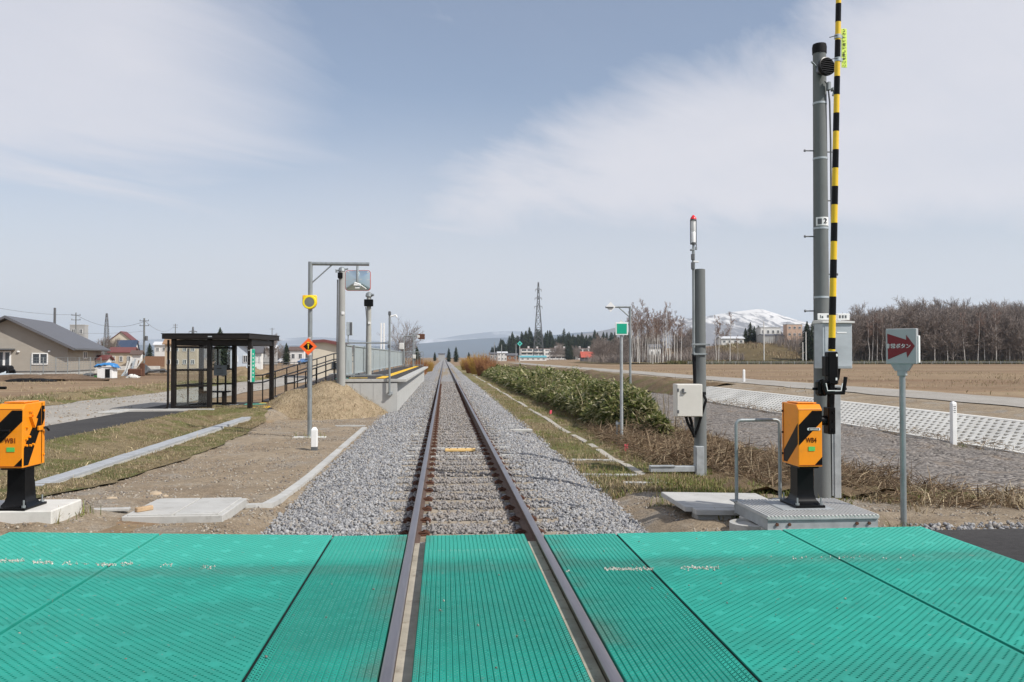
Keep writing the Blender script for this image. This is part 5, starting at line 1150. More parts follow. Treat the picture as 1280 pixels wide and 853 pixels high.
# ramp with railings
def walkway():
    A0, A1 = Vector((-6.2, 30.4, .03)), Vector((-4.75, 38.6, .84)); Wd = 1.25
    d = (A1 - A0); d2 = Vector((d.x, d.y, 0)).normalized(); nrm = Vector((d2.y, -d2.x, 0))
    root = empty('ramp', (A0.x, A0.y, 0), 'asphalt ramp climbing to the platform', 'ramp'); o = Vector((A0.x, A0.y, 0))
    b = MB(); l0, r0, l1, r1 = A0 - nrm * Wd / 2, A0 + nrm * Wd / 2, A1 - nrm * Wd / 2, A1 + nrm * Wd / 2
    e0 = A1 + d2 * 1.6
    vs = []
    for p in (l0, r0, r1, l1): vs += [Vector((p.x, p.y, -.4)) - o, p - o]
    b.add(vs, [(1, 3, 5, 7), (0, 6, 4, 2), (0, 1, 7, 6), (2, 4, 5, 3), (0, 2, 3, 1), (4, 6, 7, 5)]); b.build('slope', [M['plat_asphalt']], root, smooth=None)
    b = MB(); b.box(((A1.x + PX0) / 2 - o.x - .2, A1.y + .8 - o.y, .2), (abs(PX0 - A1.x) + 1.2, 1.6, 1.28)); b.build('landing', M['concrete'], root)
    for s, lab in ((1, 'black two-rail handrail on the track side of the ramp'), (-1, 'black two-rail handrail on the far side of the ramp')):
        S0, S1 = A0 + nrm * s * (Wd / 2 - .04) - d2 * .0, A1 + nrm * s * (Wd / 2 - .04)
        t = empty('ramp_railing', tuple(S0), lab, 'railing')
        for hgt in (.92, .66):
            b = MB(); p0 = Vector((0, 0, hgt)); p1 = S1 - S0 + Vector((0, 0, hgt))
            b.tube([p0 - d2 * .9 + Vector((0, 0, -.02 if s > 0 else 0)), p0, p1, p1 + d2 * 1.5], .026, 8); b.build('rail', M['black'], t)
        n = 7
        for k in range(n + 1):
            p = (S1 - S0) * (k / n); b = MB(); b.tube([p - Vector((0, 0, .05)), p + Vector((0, 0, .92))], .022, 8); b.build('post', M['black'], t)
        b = MB(); p = -d2 * .9
        b.tube([p, p + Vector((0, 0, .92))], .022, 8); b.tube([p + Vector((0, 0, .92)), p + Vector((0, 0, .66))], .03, 8); b.build('post', M['black'], t)
walkway()
# straw coloured earth heap against the platform end
def heap():
    xs = np.linspace(-7.0, -1.6, 60); ys = np.linspace(24.2, 34.5, 64); X, Y = np.meshgrid(xs, ys)
    ax, ay = -4.0, 28.2; dxl = np.where(X < ax, (ax - X) / 2.25, (X - ax) / 2.0); dyf = np.where(Y < ay, (ay - Y) / 3.1, (Y - ay) / 9.5)
    d = np.sqrt(dxl ** 2 + dyf ** 2); h = 1.34 * np.clip(1 - d, 0, 1) ** .95 * (1 - .12 * np.exp(-(d / .12) ** 2))
    Z = gz(X, Y) - .05 + h + (vnoise(X, Y, .5) * .03 + vnoise(X, Y, .18) * .018) * np.clip(h * 4, 0, 1)
    Z = np.where(Y > 28.2, np.minimum(Z, np.interp(Y, [28.2, 30, 39], [.86, -.1, .5])), Z)
    keep = Z > gz(X, Y) - .04
    V, F = grid_mesh(X, Y, Z); k = keep.ravel()[F].any(1)
    hm = soil('straw_covered_earth', [(.3, (.34, .255, .16)), (.7, (.50, .395, .26))], 1.2, 14, 60, patches=[((.24, .16, .09), 1.5, .54, .7, .5)], bmp=1.2, bdist=.04, stretch=(1, 1, 2))
    V = V - np.array([ax, ay, -.3]); used = np.unique(F[k]); rm = -np.ones(len(V), int); rm[used] = np.arange(len(used))
    np_mesh('earth_mound', V[used], rm[F[k]], hm, smooth=3, loc=(ax, ay, -.3), label='straw coloured earth mound banked against the platform end', cat='mound')
    return ax, ay
heap()
# ------------------------------------------------------------------ grasses and bamboo
def blades(name, X, Y, Z, h, w, mat, seed, lean=.5, **kw):
    g = np.random.default_rng(seed); n = len(X); th = g.uniform(0, 2 * math.pi, n); ph = g.uniform(0, 2 * math.pi, n)
    l = lean * g.random(n) * h; tx, ty = np.cos(ph) * l, np.sin(ph) * l; wx, wy = np.cos(th) * w / 2, np.sin(th) * w / 2
    b = np.stack([X, Y, Z], 1); W_ = np.stack([wx, wy, wx * 0], 1); up = np.stack([tx * .35, ty * .35, h * .55], 1); tp = np.stack([tx, ty, h * (1 - .35 * (l / np.maximum(h, 1e-6)))], 1)
    V = np.stack([b - W_, b + W_, b + up + W_ * .8, b + up - W_ * .8, b + tp + W_ * .15, b + tp - W_ * .15], 1).reshape(-1, 3)
    k = (np.arange(n) * 6)[:, None]; F = np.concatenate([k + [0, 1, 2, 3], k + [3, 2, 4, 5]])
    return np_mesh(name, V, F, mat, kind='stuff', **kw)
M['straw_blade'] = island('straw_blade', [(.34, .27, .165), (.28, .21, .12), (.42, .345, .22), (.21, .155, .09), (.17, .16, .07), (.37, .295, .185)], .9, .2, 8)
M['green_blade'] = island('green_blade', [(.16, .20, .045), (.24, .215, .08), (.13, .18, .04), (.30, .24, .12), (.16, .17, .05), (.26, .20, .10)], .9, .2, 8)
M['brush'] = island('dead_brush', [(.20, .14, .09), (.30, .215, .135), (.15, .105, .068), (.39, .295, .19), (.24, .17, .11), (.48, .39, .26)], .9, .2, 8)
def field_pts(n, x0, x1, y0, y1, seed, patch=None, p=1.5, s=1.1, thr=.0):
    g = np.random.default_rng(seed); y = y0 + (y1 - y0) * g.random(n) ** p
    a = np.array([x0(v) for v in y]) if callable(x0) else x0; b = np.array([x1(v) for v in y]) if callable(x1) else x1
    x = a + (b - a) * g.random(n)
    if patch is not None: k = vnoise(x, y, s) + g.normal(size=n) * .35 > thr; x, y = x[k], y[k]
    return x, y, g
x, y, g = field_pts(24000, -7.7, tl, 8.7, 27, 51); k = np.abs(x - np.interp(y, [8.8, 11.8, 16.3, 26.7], [-5.72, -5.82, -5.98, -6.32])) > .17; x, y = x[k], y[k]
blades('turf_grass', x, y, gz(x, y) + .07, g.uniform(.012, .05, len(x)), g.uniform(.005, .012, len(x)), M['straw_blade'], 52, 1.2, label='short straw-coloured grass on the cut turf')
x, y, g = field_pts(14000, -7.7, tl, 8.7, 27, 53, True, thr=.4); k = np.abs(x - np.interp(y, [8.8, 11.8, 16.3, 26.7], [-5.72, -5.82, -5.98, -6.32])) > .17; x, y = x[k], y[k]
blades('turf_grass', x, y, gz(x, y) + .07, g.uniform(.012, .045, len(x)), g.uniform(.004, .009, len(x)), M['green_blade'], 54, 1.2, label='greener patches of short grass on the cut turf')
x, y, g = field_pts(130, -7.6, lambda v: tl(v) - .1, 9, 24, 55); k = np.abs(x - np.interp(y, [8.8, 11.8, 16.3, 26.7], [-5.72, -5.82, -5.98, -6.32])) > .2; x, y = x[k], y[k]
blades('dead_stalk', x, y, gz(x, y) + .06, g.uniform(.06, .16, len(x)), np.full(len(x), .014), plain('pale_stalk', (.52, .42, .25), .9), 56, 1.3, label='pale dead stalks standing in the cut turf')
def verge_den(x): return 1
x, y, g = field_pts(26000, 1.85, 4.1, 10.9, 60, 61, True, 1.7, .9, -.3); k = np.abs(x - 2.84) > .1; x, y = x[k], y[k]
blades('verge_grass', x, y, gz(x, y) + .03, g.uniform(.03, .11, len(x)), g.uniform(.006, .014, len(x)), M['straw_blade'], 62, 1.1, label='straw-coloured grass on the right verge')
x, y, g = field_pts(26000, 1.9, 4.4, 10.7, 70, 63, True, 1.7, .8, .15); k = np.abs(x - 2.84) > .1; x, y = x[k], y[k]
blades('verge_grass', x, y, gz(x, y) + .03, g.uniform(.04, .13, len(x)), g.uniform(.006, .014, len(x)), M['green_blade'], 64, 1.0, label='green grass on the right verge')
x, y, g = field_pts(9000, 2.6, 6.8, 10.2, 12.2, 65, True, 1., .5, -.2)
blades('deck_grass', x, y, gz(x, y) + .02, g.uniform(.04, .17, len(x)), g.uniform(.006, .012, len(x)), M['green_blade'], 66, .9, label='green grass band behind the concrete slab and metal deck')
# dead brush on the bank
def brush(name, n, x0, x1, y0, y1, hgt, seed, label, L=.5, clump=.0):
    g = np.random.default_rng(seed); x = g.uniform(x0, x1, n); y = g.uniform(y0, y1, n)
    bulk = np.clip(.55 + .5 * vnoise(x, y, .9), .05, 1.6); z = gz(x, y) + .03 + hgt * bulk * g.random(n) ** 1.3
    k = 3; a = g.uniform(0, 2 * math.pi, n); el_ = g.normal(.15, .5, n); ln = L * g.uniform(.3, 1.1, n); w = g.uniform(.0025, .0075, n)
    dv = np.stack([np.cos(a) * np.cos(el_), np.sin(a) * np.cos(el_), np.sin(el_)], 1) * ln[:, None]; p0 = np.stack([x, y, z], 1)
    mid = p0 + dv * .5 + np.stack([0 * x, 0 * x, ln * .05], 1); p1 = p0 + dv; p1[:, 2] = np.maximum(p1[:, 2] - ln * .12, gz(p1[:, 0], p1[:, 1]) + .01)
    s = np.stack([-np.sin(a), np.cos(a), 0 * a], 1) * w[:, None]; s2 = np.stack([0 * a, 0 * a, w], 1)
    V = []; F = []
    for S_ in (s, s2):
        V.append(np.stack([p0 - S_, p0 + S_, mid + S_, mid - S_, p1 + S_ * .4, p1 - S_ * .4], 1).reshape(-1, 3))
    base = (np.arange(n) * 6)[:, None]; f = np.concatenate([base + [0, 1, 2, 3], base + [3, 2, 4, 5]])
    return np_mesh(name, np.concatenate(V), np.concatenate([f, f + n * 6]), M['brush'], kind='stuff', label=label)
brush('dead_brush', 12000, 4.2, 7.4, 11.6, 17.5, .26, 71, 'tangle of dead brown stalks on the bank right of the signal pole')
brush('dead_brush', 9000, 3.3, 6.2, 14.0, 21, .34, 72, 'tangle of dead brown stalks on the bank below the bamboo grass')
brush('dead_brush', 2000, 5.2, 9.6, 9.2, 11.0, .14, 73, 'low dead stalks and straw beside the arrow sign post', .35)
brush('dead_brush', 1100, 7.0, 12.9, 8.6, 10.2, .16, 76, 'straw and dead stalks along the road shoulder at far right', .4)
brush('dead_brush', 2500, 13.2, 13.7, 10, 48, .22, 74, 'dead weeds along the foot of the lattice slope', .35)
x, y, g = field_pts(5000, 5.0, 12.5, 8.8, 11, 77, True, 1., .6, .0)
blades('bank_grass', x, y, gz(x, y) + .02, g.uniform(.05, .2, len(x)), g.uniform(.006, .012, len(x)), M['straw_blade'], 78, 1.1, label='dry grass tufts around the arrow sign and road shoulder')
x, y, g = field_pts(12000, -16.4, -13.7, 18, 66, 81, True, 1.4, 1.2, -.4)
blades('bank_grass', x, y, gz(x, y) + .06, g.uniform(.05, .2, len(x)), g.uniform(.012, .03, len(x)), M['straw_blade'], 82, 1.0, label='dry grass on the low bank beyond the gravel road')
x, y, g = field_pts(16000, 15.9, 60, 24, 110, 83, True, 1.3, 4, .2); k = (x < 17.2) | (x > 22.9); x, y = x[k], y[k]
blades('field_grass', x, y, gz(x, y) + .02, g.uniform(.05, .22, len(x)), g.uniform(.015, .04, len(x)), M['straw_blade'], 84, 1.0, label='dry grass tufts over the right field')
x, y, g = field_pts(14000, -60, -16, 28, 110, 85, True, 1.2, 4, .2)
blades('field_grass', x, y, gz(x, y) + .02, g.uniform(.05, .2, len(x)), g.uniform(.015, .04, len(x)), M['straw_blade'], 86, 1.0, label='dry grass tufts over the left field')
x, y, g = field_pts(7000, -6.2, -2.0, 24.8, 28, 87)
d = np.sqrt(np.where(x < -4, (-4 - x) / 2.25, (x + 4) / 2.0) ** 2 + ((28.2 - y) / 3.1) ** 2); k = d < .97; x, y, d = x[k], y[k], d[k]
blades('mound_straw', x, y, gz(x, y) - .05 + 1.34 * (1 - d) ** .95 + .02, g.uniform(.02, .09, len(x)), g.uniform(.006, .014, len(x)), M['straw_blade'], 88, 1.6, label='straw lying over the earth mound by the platform')
# bamboo grass
M['sasa'] = island('bamboo_grass_leaf', [(.10, .13, .03), (.165, .19, .05), (.23, .24, .085), (.055, .08, .022), (.36, .335, .155), (.10, .135, .035), (.56, .52, .33), (.17, .185, .06), (.46, .42, .23), (.25, .245, .10)], .5, .2, 6, trans=.38)
def sasa(n, y0, y1, p, size, seed, label, h=1.15):
    g = np.random.default_rng(seed); y = y0 + (y1 - y0) * g.random(n) ** p
    xa = np.interp(y, [18.6, 21, 24, 40, 150], [4.6, 3.75, 3.7, 3.65, 3.5]); xb = np.interp(y, [18.6, 21, 25, 40, 60, 150], [4.8, 5.1, 6.0, 6.7, 6.6, 6.2]); t = g.random(n) ** 1.15; x = xa + (xb - xa) * t
    prof_ = np.sin(np.pi * np.clip(.07 + .75 * t, 0, 1)) ** .6 * np.interp(y, [18.6, 20.5, 24, 60, 110, 150], [.5, .85, 1.05, 1, .95, .6]); top = h * prof_ * (.84 + .20 * vnoise(x, y, 1.3) + .16 * vnoise(x, y, .38))
    z = gz(x, y) + .1 + top * (1 - .75 * g.random(n) ** 1.7)
    a = g.uniform(0, 2 * math.pi, n); el_ = g.normal(.05, .5, n); L = size * g.uniform(.6, 1.25, n); w = L * g.uniform(.12, .19, n)
    dv = np.stack([np.cos(a) * np.cos(el_), np.sin(a) * np.cos(el_), np.sin(el_)], 1); s = np.stack([-np.sin(a), np.cos(a), g.normal(0, .35, n)], 1); p0 = np.stack([x, y, z], 1)
    m1 = p0 + dv * (L * .4)[:, None]; dr = np.stack([0 * a, 0 * a, -L * .25 * g.random(n)], 1); p1 = p0 + dv * L[:, None] + dr; S_ = s * w[:, None]
    V = np.stack([p0 - S_ * .15, m1 - S_, p1, m1 + S_], 1).reshape(-1, 3); F = (np.arange(n) * 4)[:, None] + [0, 1, 2, 3]
    return np_mesh('bamboo_grass', V, F, M['sasa'], kind='stuff', label=label)
sasa(52000, 18.6, 44, 1.25, .19, 91, 'near thicket of broad-leaved bamboo grass along the right verge')
sasa(26000, 42, 150, 1.5, .38, 92, 'far thicket of bamboo grass running along the track')
x, y, g = field_pts(700, 3.8, 5.9, 19.5, 60, 191, None, 1.3)
blades('bamboo_stem', x, y, gz(x, y), g.uniform(.7, 1.45, len(x)), g.uniform(.012, .022, len(x)), M['straw_blade'], 192, .35, label='dry stems standing out of the bamboo grass')
x, y, g = field_pts(2600, 5.0, 12.8, 8.9, 12.5, 193, True, 1., .5, .4)
blades('straw_clump', x, y, gz(x, y) + .02, g.uniform(.08, .34, len(x)), g.uniform(.006, .014, len(x)), plain('bleached_straw', (.50, .41, .26), .9, 0, .2, 9, obj=False), 194, 1.4, label='bleached straw clumps around the arrow post and canal edge')
xs_, ys_ = [], []
for cx_, cy_, rx_, ry_, n_ in ((3.83, 13.26, .22, .2, 160), (4.3, 9.75, .3, .25, 160), (3.52, 17.6, .2, .2, 90), (5.49, 25.4, .25, .2, 90), (2.9, 9.72, .65, .1, 170), (4.15, 7.75, .14, .12, 40), (3.3, 8.66, .6, .08, 140), (-4.5, 9.0, .55, .06, 120), (-3.98, 8.6, .05, .3, 40), (12.92, 20.6, .25, .2, 90), (-3.41, 19.75, .4, .16, 60), (3.35, 13.1, .4, .12, 150)):
    a_ = rng.uniform(0, 6.28, n_); q_ = np.sqrt(rng.uniform(.55, 1.5, n_)); xs_.append(cx_ + rx_ * q_ * np.cos(a_)); ys_.append(cy_ + ry_ * q_ * np.sin(a_))
x, y = np.concatenate(xs_), np.concatenate(ys_)
blades('weed', x, y, gz(x, y) + .015, rng.uniform(.04, .20, len(x)), rng.uniform(.005, .011, len(x)), M['green_blade'], 201, 1.0, label='small weeds growing round the feet of poles and slabs')
# ------------------------------------------------------------------ trees
def segs_mesh(name, S, mat, sides=3, **kw):
    p0 = np.array([s[0] for s in S], float); p1 = np.array([s[1] for s in S], float); r0 = np.array([s[2] for s in S]); r1 = np.array([s[3] for s in S]); n = len(S)
    d = p1 - p0; d /= np.maximum(np.linalg.norm(d, axis=1), 1e-6)[:, None]; ref = np.where(np.abs(d[:, 2:3]) > .9, [[1., 0, 0]], [[0, 0, 1.]])
    u = np.cross(d, ref); u /= np.linalg.norm(u, axis=1)[:, None]; w = np.cross(d, u); ring = []
    for k in range(sides): a = 2 * math.pi * k / sides; ring.append(u * math.cos(a) + w * math.sin(a))
    V = np.stack([p0 + q * r0[:, None] for q in ring] + [p1 + q * r1[:, None] for q in ring], 1).reshape(-1, 3)
    b = (np.arange(n) * 2 * sides)[:, None]; F = np.concatenate([b + [k, (k + 1) % sides, sides + (k + 1) % sides, sides + k] for k in range(sides)])
    return np_mesh(name, V, F, mat, smooth=1.2, **kw)
def grow(rg, H, trunk_r, clear, spread, nb, levels, twig_r, upness=.5, tf=1.0, taper=.75):
    """Trunk segments and branch segments of a leafless broadleaf tree."""
    T, Bq = [], []; p = np.zeros(3); n = 9; pts = [p.copy()]
    for i in range(n): p = p + np.array([rg.normal(0, .018 * H / 3), rg.normal(0, .018 * H / 3), H * tf / n]); pts.append(p.copy())
    for i in range(n): T.append((pts[i], pts[i + 1], trunk_r * (1 - i / n * .95), trunk_r * (1 - (i + 1) / n * .9)))
    def branch(p, d, L, r, lev):
        k = 3; q = p.copy()
        for i in range(k):
            d = d + rg.normal(0, .16, 3) + np.array([0, 0, .10 * upness]); d /= np.linalg.norm(d); e = q + d * L / k
            Bq.append((q.copy(), e.copy(), r * (1 - i / k * .5), max(twig_r, r * (1 - (i + 1) / k * .5)))); q = e
            if lev < levels:
                for _ in range(2 if lev < levels - 1 else 3):
                    ax = rg.normal(0, 1, 3); dd = d + ax * .55; dd /= np.linalg.norm(dd); branch(q, dd, L * rg.uniform(.4, .62), max(twig_r, r * .5), lev + 1)
    for i in range(nb):
        f = clear + (1 - clear) * (i + rg.random()) / nb; j = min(n - 1, int(f * n)); q = pts[j] + (pts[j + 1] - pts[j]) * (f * n - j)
        a = rg.uniform(0, 2 * math.pi); d = np.array([math.cos(a), math.sin(a), upness + .5 * f]); d /= np.linalg.norm(d)
        branch(q, d, H * spread * (1.15 - taper * f), trunk_r * .35 * (1.1 - f), 1)
    return T, Bq
M['bark'] = plain('grey_bark', (.26, .225, .20), .9, 0, .25, 2, obj=False)
M['birch_bark'] = plain('birch_bark', (.62, .59, .54), .8, 0, .15, 2, obj=False, dirt=(.22, .19, .17), dirt_amt=.5)
M['twig'] = island('twig', [(.235, .195, .17), (.285, .235, .205), (.19, .16, .14), (.26, .22, .195)], .9, .15, .5)
M['birch_twig'] = island('birch_twig', [(.26, .18, .145), (.22, .15, .12), (.30, .22, .18)], .9, .15, .5)
M['needle'] = island('conifer_needle', [(.022, .036, .018), (.03, .045, .022), (.018, .03, .016), (.04, .05, .025)], .85, .2, .6)
def tree_proto(name, T, Bq, bark, twig, label, cat, group, crown='crown'):
    root = empty(name, (0, 0, 0), label, cat, group)
    segs_mesh('trunk', T, bark, 6, parent=root); segs_mesh(crown, Bq, twig, 3, parent=root); return root
def conifer(seed, H, R0):
    rg = np.random.default_rng(seed); root = empty('conifer', (0, 0, 0), 'x', 'tree'); V, F = [], []
    segs_mesh('trunk', [((0, 0, 0), (0, 0, H * .5), .18, .12), ((0, 0, H * .5), (0, 0, H), .12, .02)], M['bark'], 6, parent=root)
    for i in range(760):
        f = .06 + .94 * rg.random() ** 1.0; z = H * f; r = R0 * (1 - f ** 2.2) ** .9 * (.5 + .5 * min(1, f * 4)) * (.65 + .5 * rg.random()) + .12; a = rg.uniform(0, 2 * math.pi); w = .22 + .42 * (1 - f)
        c, s = math.cos(a), math.sin(a); k = len(V); dz_ = -.25 * r
        r_in = r * rg.uniform(.0, .5)
        V += [(c * r_in - s * w * .5, s * r_in + c * w * .5, z + .1), (c * r_in + s * w * .5, s * r_in - c * w * .5, z + .1 * rg.random()), (c * r + s * w * .4, s * r - c * w * .4, z + dz_), (c * r * 1.05 - s * w * .3, s * r * 1.05 + c * w * .3, z + dz_ - .2 * rg.random())]; F.append((k, k + 1, k + 2, k + 3))
    np_mesh('crown', V, F, M['needle'], parent=root); return root
def park(o): o.location = (0, -40, -60); return o
protos = {}
rg = np.random.default_rng(100)
for i in range(5): T, Bq = grow(np.random.default_rng(200 + i), 10.6 + i * .5, .15, .15, .34, 24, 3, .034, 1.0, .74, .25); protos['bare', i] = (T, Bq)
for i in range(4): T, Bq = grow(np.random.default_rng(300 + i), 13 + i, .15, .55, .17, 10, 3, .022, .9); protos['birch', i] = (T, Bq)
protos['bare', 9] = grow(np.random.default_rng(77), 11, .15, .10, .40, 22, 3, .018, 1.3, .6, .25)
made = {}
def plant(kind, i, loc, s, label, group, rz=None):
    k = (kind, i)
    if k not in made:
        if kind == 'conifer': made[k] = conifer(400 + i, 11 + i * 1.5, 2.5 + .3 * i)
        else: made[k] = tree_proto('bare_tree' if kind == 'bare' else 'birch_tree', *protos[k], M['bark'] if kind == 'bare' else M['birch_bark'], M['twig'] if kind == 'bare' else M['birch_twig'], 'x', 'tree', None)
        o = made[k]
    else: o = copy_tree(made[k])
    o.location = loc; o.scale = (s, s, s * rnd.uniform(.92, 1.1)); o.rotation_euler = (0, 0, rnd.uniform(0, 6.28)); o['label'] = label
    if group: o['group'] = group
    return o
def tx(u, y): return at(u, 440, y).x
# the right-hand wood: leafless trees in ranks
for row, (y, n) in enumerate(((206, 40), (212, 44), (219, 44), (228, 40), (239, 34))):
    for k in range(n):
        u = 1056 + (1420 - 1056) * (k + rnd.uniform(.1, .9)) / n; yy_ = y + rnd.uniform(-3, 3); x_ = tx(u, yy_)
        s = np.interp(u, [1056, 1075, 1120, 1165, 1420], [.72, .86, 1.0, 1.04, 1.04]) * rnd.uniform(.88, 1.08)
        plant('bare', rnd.randrange(5), (x_, yy_, gz1(x_, yy_) - .2), s, 'leafless grey-brown tree in the wood at the right edge of the field', 'trees of the bare right-hand wood')
for u, y, s in ((1086, 203, .8), (1090, 203.5, .85), (1096, 204, .9), (1103, 203, .85), (1110, 203, .7), (1142, 203, .75), (1168, 203, .85), (1185, 203, .8), (1206, 203.5, .9), (1222, 203, .8), (1231, 204, .85), (1245, 203, .9), (1262, 204, .8), (1290, 203, .85), (1320, 204, .8)):
    plant('birch', rnd.randrange(4), (tx(u, y), y, gz1(tx(u, y), y) - .1), s * .95, 'white-trunked birch at the front of the bare right-hand wood', 'birches fronting the right-hand wood')
for u, y, s in ((1058, 210, .88), (1066, 212, .95), (1074, 211, .92), (1016, 212, .75), (1009, 214, .8)):
    x_ = tx(u, y); plant('conifer', rnd.randrange(3), (x_, y, gz1(x_, y) - .2), s, 'dark conifer beside the tall concrete pole and cabinet', 'conifers at the wood edge')
# mid birches
for u in (789, 794, 799, 808, 814, 819, 828, 833, 839, 792, 797, 801, 806, 812, 818, 823, 830, 837, 842, 849, 795, 804, 815, 826, 834, 810, 821, 800, 845):
    y = 215 + rnd.uniform(-10, 14); x_ = tx(u + rnd.uniform(-2, 2), y); plant('birch', rnd.randrange(4), (x_, y, gz1(x_, y) - .2), rnd.uniform(.78, .98), 'slender white birch in the clump behind the diamond marker post', 'clump of birches behind the marker post')
for u, vt, lab in ((851, 398, 'lone birch just left of the beacon pipe'), (898, 394, 'tall birch right of the signal pole'), (912, 396, 'birch in front of the snowy hill and white shed'), (922, 425, 'small thin birch right of the white shed'), (822.5, 400, 'birch at the right end of the birch clump'), (895, 405, 'leaning thin birch beside the tall birch')):
    y = 208; x_ = tx(u, y); Ht = at(u, vt, y).z - gz1(x_, y); plant('birch', rnd.randrange(4), (x_, y, gz1(x_, y) - .1), Ht / 14.5, lab, None)
# brown wood behind the birches
for k in range(56):
    u = 745 + 300 * rnd.random() ** 1.4; y = rnd.uniform(262, 330); x_ = tx(u, y); plant('bare', rnd.randrange(5), (x_, y, gz1(x_, y) - 2.5), float(np.interp(u, [780, 860, 900], [.85, .75, .5])) * rnd.uniform(.85, 1.1), 'low leafless tree in the brown copse below the snowy hill', 'brown copse below the snowy hill')
for u, y, s in ((938, 262, .62), (943, 264, .55), (948, 268, .5), (932, 262, .45), (1008, 275, .6), (960, 290, .6), (975, 290, .55)):
    x_ = tx(u, y); plant('conifer', rnd.randrange(3), (x_, y, gz1(x_, y) - .2), s, 'dark conifer among the buildings on the rise', 'conifers on the rise')
# the conifer plantation behind the apartment blocks
for k in range(285):
    u = 612 + 178 * rnd.random(); y = rnd.uniform(690, 760); x_ = tx(u, y); s = np.interp(u, [612, 640, 660, 790], [.95, 1.65, 1.9, 1.75]) * rnd.uniform(.85, 1.1)
    plant('conifer', rnd.randrange(3), (x_, y, gz1(x_, y) - 3), s, 'dark conifer in the plantation behind the pylon and apartment blocks', 'conifer plantation behind the apartments')
for k in range(16):
    u = rnd.uniform(690, 760); y = rnd.uniform(560, 600); x_ = tx(u, y); plant('bare', rnd.randrange(5), (x_, y, gz1(x_, y) - .5), rnd.uniform(.6, .9), 'leafless tree between the apartment blocks and the conifers', 'bare trees by the apartment blocks')
for u, y, s, lab in ((561, 330, .42, 'left of two dark trees at the far end of the track'), (570, 335, .5, 'right of two dark trees at the far end of the track'), (543.5, 420, .4, 'small dark tree left of the far rails'), (586, 400, .45, 'dark tree behind the orange shrubs'), (713, 520, .9, 'dark conifer standing between the two apartment blocks'), (709, 530, .8, 'dark conifer against the right end of the long apartment block')):
    x_ = tx(u, y); plant('conifer', rnd.randrange(3), (x_, y, gz1(x_, y)), s, lab, None)
x_ = tx(505, 72); o = plant('bare', 9, (x_, 72, -.2), .42, 'leafless rounded tree behind the far end of the platform', None)
for u, y, vt, lab in ((275, 118, 414, 'dark conifer rising above the shelter roof'), (283, 122, 424, 'dark tree behind the shelter glazing'), (358, 190, 429, 'dark tree left of the red-roofed beige building'), (187, 190, 427, 'dark green tree beside the grey utility pole'), (137, 180, 426, 'small dark tree beside the lattice mast'), (414, 260, 431, 'dark tree behind the red-roofed beige building'), (521, 110, 431, 'dark bush beyond the far platform railing')):
    x_ = tx(u, y); i = rnd.randrange(3); plant('conifer', i, (x_, y, gz1(x_, y)), (at(u, vt, y).z - gz1(x_, y)) / (11 + 1.5 * i), lab, None)
for u, y, s, lab in ((128, 160, .42, 'bare pinkish tree at the foot of the lattice mast'), (140, 162, .36, 'bare brown tree beside the cream gabled building'), (340, 200, .5, 'bare grey tree right of the shelter'), (112, 170, .3, 'bare reddish tree behind the grey house roof')):
    x_ = tx(u, y); plant('bare', rnd.randrange(5), (x_, y, gz1(x_, y)), s, lab, None)
for k in range(18):
    u = rnd.uniform(205, 410); y = rnd.uniform(260, 330); x_ = tx(u, y); plant('bare', rnd.randrange(5), (x_, y, gz1(x_, y) - 1), rnd.uniform(.35, .6), 'leafless tree in the distant belt beyond the left field', 'tree belt beyond the left field')
# orange shrubs by the track
M['osier'] = island('osier_twig', [(.33, .15, .07), (.27, .115, .055), (.36, .20, .085), (.22, .10, .06)], .85, .15, 1)
M['osier_y'] = island('yellow_osier', [(.46, .30, .07), (.40, .25, .06), (.36, .20, .06)], .85, .15, 1)
def shrub(u, y, h, w, mat, label):
    g = np.random.default_rng(int(u * 7 + y)); S = []
    for _ in range(420):
        a = g.uniform(0, 6.28); r = w * math.sqrt(g.random()) * .45; p = np.array([math.cos(a) * r, math.sin(a) * r, 0]); L = h * g.uniform(.45, 1.0) * (1.05 - .5 * (r / w)); d = np.array([math.cos(a) * .35 * g.random(), math.sin(a) * .35 * g.random(), 1]) + g.normal(0, .08, 3)
        m_ = p + d * L * .5; e = p + d * L + g.normal(0, .06 * h, 3); S += [(p, m_, .016, .012), (m_, e, .012, .006)]
        for _ in range(4): q = m_ + (e - m_) * g.random(); S.append((q, q + np.array([g.normal(0, .14), g.normal(0, .14), .22]) * h * .4, .008, .004))
    o = segs_mesh('shrub', S, mat, 3, label=label, cat='shrub'); x_ = tx(u, y); o.location = (x_, y, gz1(x_, y) - .05)
shrub(607, 84, 2.3, 1.7, M['osier'], 'rust-orange leafless shrub nearest in the row beside the far track')
shrub(599, 92, 2.6, 1.8, M['osier_y'], 'tall yellow-orange leafless shrub in the row beside the far track')
shrub(591, 98, 2.1, 1.6, M['osier'], 'orange leafless shrub left of the tall yellow one')
shrub(616, 82, 1.6, 1.3, M['osier'], 'low red-brown shrub at the right end of the shrub row')
shrub(583, 120, 1.9, 1.4, M['osier_y'], 'small dull yellow shrub nearest the rails')
shrub(523, 96, 1.8, 2.0, M['osier'], 'brown reeds beyond the far end of the platform')
shrub(534, 110, 1.6, 1.4, M['osier_y'], 'yellowish reeds left of the far rails')
